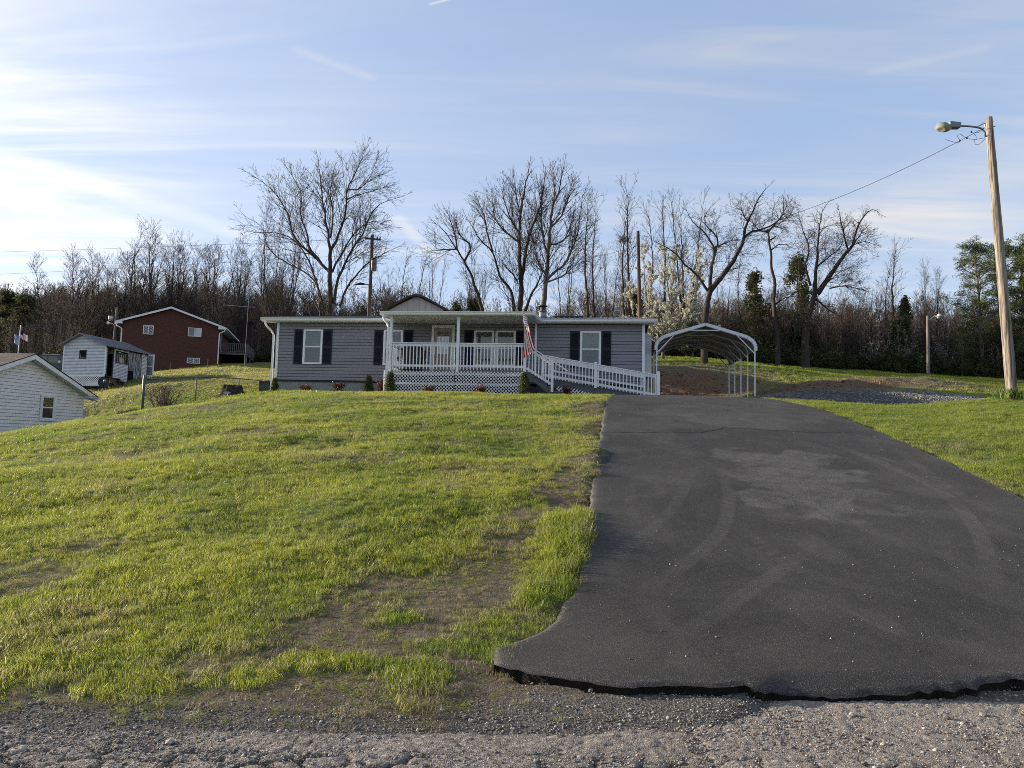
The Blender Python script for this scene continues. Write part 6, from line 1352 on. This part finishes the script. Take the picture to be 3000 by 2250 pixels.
# --- shrubs by the house
ARB = mat('arborvitae', (.055,.075,.022), .7, .2, (.10,.105,.03), 5, transl=.2)
NAN = mat('nandina_red', (.13,.022,.018), .6, .3, (.06,.03,.018), 6, transl=.2)
for px, py, top, Y, w, lb in ((806, 1150, 1110, 31.9, .16, 'thin sparse cone shrub at the left house corner'), (1082, 1146, 1103, 32.2, .24, 'dark green conical shrub beside the concrete foundation'), (1144, 1150, 1092, 29.6, .27, 'conical shrub in front of the left porch post'), (1536, 1150, 1093, 28.0, .27, 'conical shrub at the right end of the lattice')):
    q = at(px, top, Y); z = h1(q.x, q.y)-.05; hh = q.z-z; C = []
    for _ in range(420): f = random.random()**.8; a = random.random()*6.28; r = w*(1.03-f)**.6*random.uniform(.4, 1)*min(1, .5+f*3); C.append((math.cos(a)*r, math.sin(a)*r, hh*(.02+.98*f)))
    t = thing('conical_shrub', lb, 'shrub', (q.x, q.y, z), group='conical evergreen shrubs along the house'); ZO[t.name] = 0
    T_ = Tree(1); T_.limb([(0, 0, -.1), (0, 0, hh*.9)], .03, .01)
    for nm, me_ in (('trunk', seg_mesh('trunk', T_.th+T_.tw, BARK, 5)), ('foliage', leaf_mesh('foliage', C, .035, ARB, rs, 9, .4))): o = bpy.data.objects.new(nm, me_); COL.objects.link(o); o.parent = t
for px, py, top, Y, w, lb in ((899, 1148, 1130, 32.2, .28, 'low red-leaved shrub, leftmost before the foundation'), (993, 1148, 1118, 32.3, .28, 'red-leaved shrub midway along the foundation'), (1113, 1148, 1112, 31.6, .32, 'red-leaved shrub left of the porch downspout'), (1258, 1148, 1130, 28.3, .26, 'red-leaved shrub before the left lattice panel'), (1405, 1148, 1127, 28.2, .26, 'red-leaved shrub before the right lattice panel'), (1662, 1150, 1130, 28.6, .2, 'small brownish red shrub by the ramp lattice')):
    q = at(px, top, Y); z = h1(q.x, q.y)-.03; hh = q.z-z; T_ = Tree(int(px)); C = []
    for _ in range(9): a = random.random()*6.28; e = Vector((math.cos(a)*w*random.uniform(.3, 1), math.sin(a)*w, hh*random.uniform(.7, 1))); T_.limb([(0, 0, -.05), e*.5+Vector((0, 0, hh*.1)), e], .010, .005, .2, .01); C += [tuple(e*random.uniform(.45, 1.02)+Vector((random.gauss(0, .05), random.gauss(0, .05), random.gauss(0, .03)))) for _ in range(14)]
    t = thing('red_shrub', lb, 'shrub', (q.x, q.y, z), group='red-leaved shrubs along the house'); ZO[t.name] = 0
    for nm, me_ in (('stems', seg_mesh('stems', T_.th+T_.tw, BARK, 4)), ('foliage', leaf_mesh('foliage', C, .04, NAN, rs, 5, .4))): o = bpy.data.objects.new(nm, me_); COL.objects.link(o); o.parent = t
# twiggy bare bush behind the fence
q = at(480, 1185, 27.5); z = h1(q.x, q.y); T_ = Tree(81); o_ = dict(OM, ang=.35, up=.12, n=[0, 3, 2, 0], ratio=.5, levels=3, rmin=.005)
for _ in range(60):
    a = T_.r.random()*6.28; rr_ = T_.r.uniform(0, .35); x, y = math.cos(a)*rr_, math.sin(a)*rr_; hh = T_.r.uniform(.6, 1.0); T_.sprout(T_.limb([(x, y, -.05), (x*1.5, y*1.5, hh*.5), (x*2.0+T_.r.gauss(0, .06), y*2, hh*.85)], .012, .006, .2, .01), o_, 5, .2, .3)
TWR = mat('red_brown_twigs', (.115,.07,.055), .9, .1); me_ = seg_mesh('twigs', T_.th+T_.tw, TWR, 3); t = thing('bare_bush', 'leafless reddish twiggy bush behind the chain-link fence', 'bush', (q.x, q.y, z)); o = bpy.data.objects.new('branches', me_); COL.objects.link(o); o.parent = t
# daffodil clump at the pole foot, weed on the lawn
DAF = mat('bulb_leaves', (.12,.16,.035), .5, .3, (.08,.13,.03), 6, transl=.3)
def blade_clump(name, label, loc, n, L0, w, sp_, mt, cat='plant'):
    t = thing(name, label, cat, loc); ZO[t.name] = 0; m = MB()
    for _ in range(n):
        a = random.random()*6.28; b = random.uniform(0, sp_); x, y = math.cos(random.random()*6.28)*b, math.sin(random.random()*6.28)*b*.6; l0 = L0*random.uniform(.6, 1.1); dx, dy = math.cos(a), math.sin(a); nx_, ny_ = -dy*w, dx*w; k = random.uniform(.2, .8)
        p = [(x, y, 0), (x+dx*l0*.2*k, y+dy*l0*.2*k, l0*.5), (x+dx*l0*.55*k, y+dy*l0*.55*k, l0*.85), (x+dx*l0*1.0*k, y+dy*l0*1.0*k, l0*(.95-k*.4))]
        vs = []
        for (a_, b_, c_), f in zip(p, (1, 1, .8, .15)): vs += [(a_-nx_*f, b_-ny_*f, c_), (a_+nx_*f, b_+ny_*f, c_)]
        m.add(vs, [(0,1,3,2), (2,3,5,4), (4,5,7,6)])
    me_ = m.mesh('leaves', mt); o = bpy.data.objects.new('leaves', me_); COL.objects.link(o); o.parent = t; return t
q = at(2975, 1188, 22.4); blade_clump('daffodil_clump', 'bright green clump of bulb leaves at the foot of the lamp pole', (q.x-.05, q.y, h1(q.x, q.y)), 130, .36, .014, .55, DAF)
x_, y_ = ghit(1268, 1460); blade_clump('broadleaf_weed', 'small broad-leaved weed standing in the lawn below the bare patch', (x_, y_, h1(x_, y_)), 14, .11, .012, .08, DAF, 'weed')
# ------------------------------------------------------------------ scattered stuff (instanced with geometry nodes)
def grass_mat():
    M = bpy.data.materials.new('grass_blades'); M.use_nodes = True; n = M.node_tree.nodes; l = M.node_tree.links; b = n['Principled BSDF']
    b.inputs['Roughness'].default_value = .45; b.inputs['Specular IOR Level'].default_value = .35
    def attr(a): z = n.new('ShaderNodeAttribute'); z.attribute_name = a; z.attribute_type = 'INSTANCER'; return z.outputs['Fac']
    def mix(f, a, c):
        z = n.new('ShaderNodeMix'); z.data_type = 'RGBA'; l.new(f, z.inputs[0])
        for i, v in ((6, a), (7, c)):
            if isinstance(v, bpy.types.NodeSocket): l.new(v, z.inputs[i])
            else: z.inputs[i].default_value = (*v, 1)
        return z.outputs[2]
    g = mix(attr('var'), (.14,.21,.018), (.37,.38,.05)); g = mix(attr('dry'), g, (.27,.22,.15))
    l.new(g, b.inputs['Base Color']); t = n.new('ShaderNodeBsdfTranslucent'); l.new(g, t.inputs[0]); ms = n.new('ShaderNodeMixShader'); ms.inputs[0].default_value = .5
    l.new(b.outputs[0], ms.inputs[1]); l.new(t.outputs[0], ms.inputs[2]); l.new(ms.outputs[0], n['Material Output'].inputs[0]); return M
GRM = grass_mat()
def tuft(n, h, rad, w, seed, lean=.35, curl=0):
    r = random.Random(seed); m = MB()
    for _ in range(n):
        a, q = r.random()*6.28, rad*math.sqrt(r.random()); x, y = q*math.cos(a), q*math.sin(a); b = r.random()*6.28; hh = h*r.uniform(.5, 1.15); k = lean*r.uniform(.1, 1.4); dx, dy = math.cos(b), math.sin(b); wx_, wy_ = -dy*w/2, dx*w/2
        x1, y1, z1 = x+dx*hh*k*.4, y+dy*hh*k*.4, hh*.55; x2, y2, z2 = x+dx*hh*k*1.2, y+dy*hh*k*1.2, hh*(1-.35*k)
        m.add([(x-wx_, y-wy_, -.01), (x+wx_, y+wy_, -.01), (x1-wx_*.8, y1-wy_*.8, z1), (x1+wx_*.8, y1+wy_*.8, z1), (x2, y2, z2)], [(0,1,3,2), (2,3,4)])
    return m
def clover(n, rad, seed):
    r = random.Random(seed); m = MB()
    for _ in range(n):
        a, q = r.random()*6.28, rad*math.sqrt(r.random()); x, y, z = q*math.cos(a), q*math.sin(a), r.uniform(.008, .035); s_ = r.uniform(.005, .010)
        for k in range(3):
            b = a+k*2.09; cx, cy = x+s_*math.cos(b), y+s_*math.sin(b); m.add([(x, y, z), (cx-s_*math.sin(b)*.7, cy+s_*math.cos(b)*.7, z+.002), (cx+s_*math.cos(b)*.8, cy+s_*math.sin(b)*.8, z+.001), (cx+s_*math.sin(b)*.7, cy-s_*math.cos(b)*.7, z+.002)], [(0,1,2,3)])
    return m
def straw(n, rad, seed, L0=.09):
    r = random.Random(seed); m = MB()
    for _ in range(n):
        a, q = r.random()*6.28, rad*math.sqrt(r.random()); x, y = q*math.cos(a), q*math.sin(a); b = r.random()*6.28; l0 = L0*r.uniform(.4, 1); dx, dy = math.cos(b)*l0/2, math.sin(b)*l0/2; z = r.uniform(.002, .02); z2 = z+r.uniform(0, .03); w = .0018
        m.add([(x-dx, y-dy, z), (x-dx-dy*w/l0*2, y-dy+dx*w/l0*2, z), (x+dx-dy*w/l0*2, y+dy+dx*w/l0*2, z2), (x+dx, y+dy, z2)], [(0,1,2,3)])
    return m
def pebble(seed, sub_=1):
    import bmesh
    bm = bmesh.new(); bmesh.ops.create_icosphere(bm, subdivisions=sub_, radius=.5); r = random.Random(seed); sx, sy, sz_ = r.uniform(.8, 1.2), r.uniform(.65, 1), r.uniform(.45, .75)
    for v in bm.verts: k = 1+r.uniform(-.16, .16); v.co = Vector((v.co.x*sx*k, v.co.y*sy*k, v.co.z*sz_*k+.12))
    me = bpy.data.meshes.new('pebble'); bm.to_mesh(me); bm.free(); return me
def stone_mat(name, a, b_, c):
    M = bpy.data.materials.new(name); M.use_nodes = True; n = M.node_tree.nodes; l = M.node_tree.links; b = n['Principled BSDF']; b.inputs['Roughness'].default_value = .85; b.inputs['Specular IOR Level'].default_value = .25
    z = n.new('ShaderNodeAttribute'); z.attribute_name = 'var'; z.attribute_type = 'INSTANCER'; r = n.new('ShaderNodeValToRGB'); l.new(z.outputs['Fac'], r.inputs[0]); r.color_ramp.elements[0].color = (*a, 1); r.color_ramp.elements[1].color = (*c, 1); e = r.color_ramp.elements.new(.6); e.color = (*b_, 1); l.new(r.outputs[0], b.inputs['Base Color']); return M
def collect(name, meshes):
    c = bpy.data.collections.new(name)
    for i, me in enumerate(meshes): c.objects.link(bpy.data.objects.new(name+'_source', me))
    return c
def scatter(name, P, S, R_, coll, kind_idx, attrs, mt=None):
    n = len(P); me = bpy.data.meshes.new(name); me.vertices.add(n); me.vertices.foreach_set('co', np.asarray(P, np.float32).ravel())
    def fa(a, d, ty='FLOAT', f='value'): at2 = me.attributes.new(a, ty, 'POINT'); at2.data.foreach_set(f, np.ascontiguousarray(d).ravel())
    fa('scl', np.asarray(S, np.float32)); fa('rot', np.asarray(R_, np.float32), 'FLOAT_VECTOR', 'vector'); fa('pick', np.asarray(kind_idx, np.int32), 'INT')
    for a, d in attrs.items(): fa(a, np.asarray(d, np.float32))
    if mt: me.materials.append(mt)
    o = bpy.data.objects.new(name, me); COL.objects.link(o); prop(o, kind='stuff')
    g = bpy.data.node_groups.new(name+'_nodes', 'GeometryNodeTree'); g.interface.new_socket('Geometry', in_out='INPUT', socket_type='NodeSocketGeometry'); g.interface.new_socket('Geometry', in_out='OUTPUT', socket_type='NodeSocketGeometry')
    N_ = g.nodes; l = g.links; gi = N_.new('NodeGroupInput'); go = N_.new('NodeGroupOutput'); ip = N_.new('GeometryNodeInstanceOnPoints'); ci = N_.new('GeometryNodeCollectionInfo'); ci.inputs['Collection'].default_value = coll; ci.inputs['Separate Children'].default_value = True; ci.inputs['Reset Children'].default_value = True
    def na(a, t): z = N_.new('GeometryNodeInputNamedAttribute'); z.data_type = t; z.inputs['Name'].default_value = a; return z.outputs['Attribute']
    l.new(gi.outputs[0], ip.inputs['Points']); l.new(ci.outputs[0], ip.inputs['Instance']); ip.inputs['Pick Instance'].default_value = True; l.new(na('pick', 'INT'), ip.inputs['Instance Index'])
    er = N_.new('FunctionNodeEulerToRotation'); l.new(na('rot', 'FLOAT_VECTOR'), er.inputs[0]); l.new(er.outputs[0], ip.inputs['Rotation']); l.new(na('scl', 'FLOAT'), ip.inputs['Scale']); l.new(ip.outputs[0], go.inputs[0])
    md = o.modifiers.new('scatter', 'NODES'); md.node_group = g; return o
def cell(x0, x1, y0, y1, dens): n = int(abs(x1-x0)*(y1-y0)*dens); return rng.uniform(x0, x1, n), rng.uniform(y0, y1, n)
# a view wedge, wider than the frame so that a step to the side stays covered
def wedge(y0, y1, dens, mg=2.0):
    out = []
    yy_ = y0
    while yy_ < y1:
        st_ = max(.5, yy_*.12); w0 = yy_*.80+mg+st_; out.append(cell(-w0, w0, yy_, min(yy_+st_, y1), dens(yy_))); yy_ += st_
    return np.concatenate([a for a, b in out]), np.concatenate([b for a, b in out])
def on_house(x, y):
    dx, dy = x-H0.x, y-H0.y; u = dx*HU.x+dy*HU.y; v = dx*HV.x+dy*HV.y
    a = (u > -.1) & (u < 17.3) & (v > 0) & (v < 8.3); b = (u > 6.2) & (u < 13.8) & (v > -2.75) & (v < 0); c = (u > 17.5) & (u < 22.4) & (v > -.5) & (v < 8); d = (u > 13) & (u < 18) & (v > -1.8) & (v < 0)
    ex, ey = x-NW.x, y-NW.y; u2 = ex*HU.x+ey*HU.y; v2 = ex*HV.x+ey*HV.y; e = (u2 < .05) & (v2 > -8.2) & (v2 < .1)
    return a | b | c | d | e
T1 = collect('tuft', [tuft(34, .062, .085, .0034, i, .65).mesh('tuft', GRM) for i in range(4)] + [tuft(26, .12, .07, .0042, 9, .8).mesh('tuft', GRM)] + [clover(34, .09, 3).mesh('clover', GRM), straw(60, .12, 4).mesh('straw', GRM)])
x, y = wedge(3.75, 30, lambda Y: 430 if Y < 7 else (260 if Y < 11 else (140 if Y < 17 else 85)))
d_ = dryness(x, y); keep = ~in_drive(x, y, -.02) & ~on_house(x, y) & (y > 3.8)
roadm = 3.82+(fbm(x, y, 1.3, 3, 90)-.5)*.8+(fbm(x, y, 5, 2, 190)-.5)*.3; roadm = np.where(x > 1, 4.9, roadm)
keep &= rng.random(len(x)) < np.clip((y-roadm)/.5+.15, 0, 1)*1.0
keep &= rng.random(len(x)) < np.clip(1.15-.3*d_, .6, 1)
gs = 1-sst((poly_sd(x, y, GRAVP)+(fbm(x, y, .9, 3, 51)-.5)*1.4)/.35); keep &= rng.random(len(x)) > gs*.985
keep &= ~((x > dr(y)) & (y < 4.9)) & ~((x > -.25) & (y < 4.6) & (rng.random(len(x)) < .85)) & ~((x > .55) & (y < dfront(x)+.02) & (rng.random(len(x)) < 1.97))
x, y, d_ = x[keep], y[keep], d_[keep]; n = len(x); z = H(x, y)
lenm = fbm(x, y, .9, 3, 92); edge_t = np.exp(-((x-dl(y)+.12)/.14)**2)*sst((fbm(x, y, .7, 2, 93)-.42)/.12)*(y < 14)
gp_ = 1-sst((poly_sd(x, y, GRNP)+.05)/.15)
S = (.38+.72*lenm)*rng.uniform(.75, 1.25, n)*np.where(d_ > .5, .55, 1)*(1+y*.012)*(1+.45*gp_*(d_ < .5)+.5*edge_t)
pick = rng.integers(0, 4, n); r_ = rng.random(n); dz_ = d_ > .45
pick = np.where(dz_ & (r_ < .42), 6, pick); pick = np.where(dz_ & (r_ > .62) & (fbm(x, y, 1.5, 3, 94) > .44), 5, pick); pick = np.where(~dz_ & (r_ < .02), 4, pick); pick = np.where(~dz_ & (gp_ > .5) & (r_ < .4), 4, pick)
var = np.clip(fbm(x, y, .7, 3, 95)*1.5-.35+rng.normal(0, .18, n), 0, 1); var = np.where(x > dr(y), var*.45, var)
dry = np.clip(d_*1.1+rng.normal(0, .22, n)-.1*(pick == 5)*6, 0, 1); dry = np.where(rng.random(n) < .28*(d_ > .4), dry*.3, dry); dry = np.where(pick == 6, np.clip(dry+.5, 0, 1), dry); dry = np.where(pick == 5, .05, dry)
lean = .28; rot = np.c_[rng.normal(0, lean, n), rng.normal(0, lean, n), rng.uniform(0, 6.28, n)]
scatter('grass', np.c_[x, y, z], S, rot, T1, pick, {'var': var, 'dry': dry})
# far grass: coarser tufts
T2 = collect('coarse_tuft', [tuft(30, .10, .20, .012, 20+i, .5).mesh('coarse_tuft', GRM) for i in range(3)])
x, y = wedge(28, 66, lambda Y: 26 if Y < 45 else 16, 3); keep = ~on_house(x, y) & ~in_drive(x, y)
gs = 1-sst((poly_sd(x, y, GRAVP)+.2)/.35); bb_ = bare(x, y); keep &= (rng.random(len(x)) > gs*.98) & (rng.random(len(x)) > bb_*.85); dx, dy = x-H0.x, y-H0.y; keep &= ~((dx*HV.x+dy*HV.y > 7) & (x > -9) & (x < 5) & (y < 60) & (rng.random(len(x)) < .8))
x, y = x[keep], y[keep]; n = len(x); z = H(x, y); d_ = dryness(x, y)
var = np.clip(fbm(x, y, .35, 3, 96)*1.6-.3+rng.normal(0, .2, n), 0, 1); var = np.where(x > 4, var*.6, var)
scatter('meadow_grass', np.c_[x, y, z-.01], rng.uniform(.6, 1.3, n)*np.where(d_ > .5, .7, 1), np.c_[rng.normal(0, .2, n), rng.normal(0, .2, n), rng.uniform(0, 6.28, n)], T2, rng.integers(0, 3, n), {'var': var, 'dry': np.clip(d_+rng.normal(0, .12, n), 0, 1)})
# pebbles and gravel
PM = stone_mat('roadside_stone', (.05,.045,.042), (.17,.155,.14), (.42,.40,.37)); GMt = stone_mat('crushed_stone', (.04,.04,.042), (.12,.12,.122), (.26,.255,.25))
P1 = [pebble(i) for i in range(6)]
for me in P1: me.materials.append(PM)
CP1 = collect('pebble', P1)
x, y = cell(-4.4, 4.4, 2.6, 4.8, 6500); dm = fbm(x, y, 2.0, 3, 97)
dens = np.exp(-((y-3.74-(fbm(x, x*0, 1.2, 2, 98)-.5)*.25)/.24)**2)*np.where(x < 1.2, 1, .75)+.16*(y < 3.8)*(dm > .42)+.06+.3*(y > 3.6)*(y < 4.2)+.3*((x > 1) & (y > 3.6))
dens = dens+.5*np.exp(-((x-.9)/.7)**2)*(y > 3.7)+.25*(x > .9)*(y > 3.75); keep = (rng.random(len(x)) < dens*(.4+dm)) & ~in_drive(x, y, .0) & (y < 4.7)
x, y = x[keep], y[keep]; n = len(x)
zr = np.where(y < 3.84, .008-.02*sst((y-3.46)/.35), 0); z = np.maximum(np.where(x > .9, .012, zr), np.where(y > 3.6, H(x, y), -1)); S = np.exp(rng.normal(math.log(.0085), .42, n)); S = np.clip(S*.85, .0035, .035); S *= np.where(rng.random(n) < .02, 1.9, 1)
scatter('roadside_pebbles', np.c_[x, y, z-.001], S, np.c_[rng.normal(0, .3, n), rng.normal(0, .3, n), rng.uniform(0, 6.28, n)], CP1, rng.integers(0, 6, n), {'var': np.clip(rng.beta(1.7, 1.9, n), 0, 1)})
# loose stones lying on the driveway
x, y = cell(.3, 9, 4.3, 22, 3.5); x2, y2 = cell(.3, 6, 4.2, 7.5, 16); x, y = np.r_[x, x2], np.r_[y, y2]; keep = in_drive(x, y, -.1); x, y = x[keep], y[keep]; n = len(x)
zd = np.maximum(Hs(x, y)+(fbm(x, y, .4, 2, 3)-.5)*.03*sst((y-5)/4)+.035+.02*(1-sst((y-dfront(x))/1.0)), .05)
scatter('loose_stones', np.c_[x, y, zd], np.clip(np.exp(rng.normal(math.log(.009), .45, n)), .005, .022), np.c_[rng.normal(0, .3, n), rng.normal(0, .3, n), rng.uniform(0, 6.28, n)], CP1, rng.integers(0, 6, n), {'var': rng.uniform(.2, .85, n)})
P2 = [pebble(20+i, 1) for i in range(4)]
for me in P2: me.materials.append(GMt)
CP2 = collect('crushed', P2); x, y = cell(8, 21, 23.3, 32.3, 420); g_ = 1-sst((poly_sd(x, y, GRAVP)+(fbm(x, y, .9, 3, 51)-.5)*1.4)/.35); keep = (rng.random(len(x)) < g_) & ~in_drive(x, y, .05); x, y = x[keep], y[keep]; n = len(x)
scatter('gravel', np.c_[x, y, H(x, y)+.0], np.clip(np.exp(rng.normal(math.log(.05), .35, n)), .02, .13), np.c_[rng.normal(0, .5, n), rng.normal(0, .5, n), rng.uniform(0, 6.28, n)], CP2, rng.integers(0, 4, n), {'var': np.clip(rng.beta(1.5, 2.6, n)+.25*sst((x-13)/4), 0, 1)})
# clods and stones on the red bank
CL = [pebble(40+i, 1) for i in range(4)]; CLM = stone_mat('red_clay_clod', (.05,.03,.02), (.13,.075,.048), (.24,.16,.11))
for me in CL: me.materials.append(CLM)
CP3 = collect('clod', CL); x, y = cell(2.5, 19, 33, 45, 60); b_ = bare(x, y); keep = rng.random(len(x)) < b_; x, y = x[keep], y[keep]; n = len(x)
scatter('clay_clods', np.c_[x, y, H(x, y)], np.clip(np.exp(rng.normal(math.log(.05), .5, n)), .02, .2), np.c_[rng.normal(0, .5, n), rng.normal(0, .5, n), rng.uniform(0, 6.28, n)], CP3, rng.integers(0, 4, n), {'var': rng.random(n)})
# white edging stones along the upper left driveway edge
# ------------------------------------------------------------------ woods as masses
SAP = []
for i in range(4): T_ = proto(91+i, 7, 'sap'); SAP.append(seg_mesh('sapling', T_.th+T_.tw, TWIG, 3))
CS = collect('sapling', SAP)
def wood(name, x, y, S0, S1, coll, k, lay=0, zo=-.1):
    n = len(x); scatter(name, np.c_[x, y, H(x, y)+zo], rng.uniform(S0, S1, n), np.c_[rng.normal(0, .05, n), rng.normal(0, .05, n), rng.uniform(0, 6.28, n)], coll, rng.integers(0, k, n), {'var': rng.random(n)})
x, y = cell(6, 66, 62.5, 88, .55); wood('woodland_thicket', x, y, .5, 1.05, CS, 4)
x, y = cell(-75, 8, 72, 98, .4); keep = ~((x > -34) & (x < -16) & (y < 77)); keep &= rng.random(len(x)) < np.where(x < -48, .55, 1); wood('slope_thicket', x[keep], y[keep], .45, .8, CS, 4)
x, y = cell(-9, 12, 56, 76, .35); keep = (x < 5) | (y > 61); wood('backyard_thicket', x[keep], y[keep], .35, .7, CS, 4)
SP2 = [PR['vase'][0], PR['vase'][1], PR['pole'][0], PR['twin'][0]]
far = []
for i in range(3):
    T_ = Tree(200+i); o_ = dict(OM, ang=.42, up=.05, wob=.1, n=[0, 6, 4, 0], ratio=.55, levels=3, rmin=.016, step=[.8, .8, .7, .6]); ch = T_.limb([(0, 0, -.5), (.1, 0, 3), (0, .4, 8.5)], .10, .03, 1.2); T_.sprout(ch, o_, 34, .15, 4.6, taper=.45); far.append(seg_mesh('far_tree', T_.th+T_.tw, TWIG, 3))
CF = collect('far_tree', far); x, y = cell(-175, 175, 98, 205, .07); keep = np.abs(x) < y*.95; wood('ridge_woods', x[keep], y[keep], .6, 1.05, CF, 3)
# dark undergrowth along the wood edge
UG = mat('undergrowth_leaves', (.022,.034,.010), .7, .2, (.05,.055,.018), 1.0, transl=.15)
us = []
for i in range(3):
    C = [(rng.normal(0, .7), rng.normal(0, .7), abs(rng.normal(0, .65))+.1) for _ in range(260)]; us.append(leaf_mesh('bush', C, .10, UG, rs, 6, .5))
CU = collect('bush', us); x, y = cell(4, 60, 60.5, 66.5, .75); keep = ~((x < 20) & (y < 63)); wood('undergrowth', x[keep], y[keep], .7, 1.25, CU, 3)
x, y = cell(-60, 4, 73, 80, .25); wood('slope_undergrowth', x, y, .6, 1.1, CU, 3)
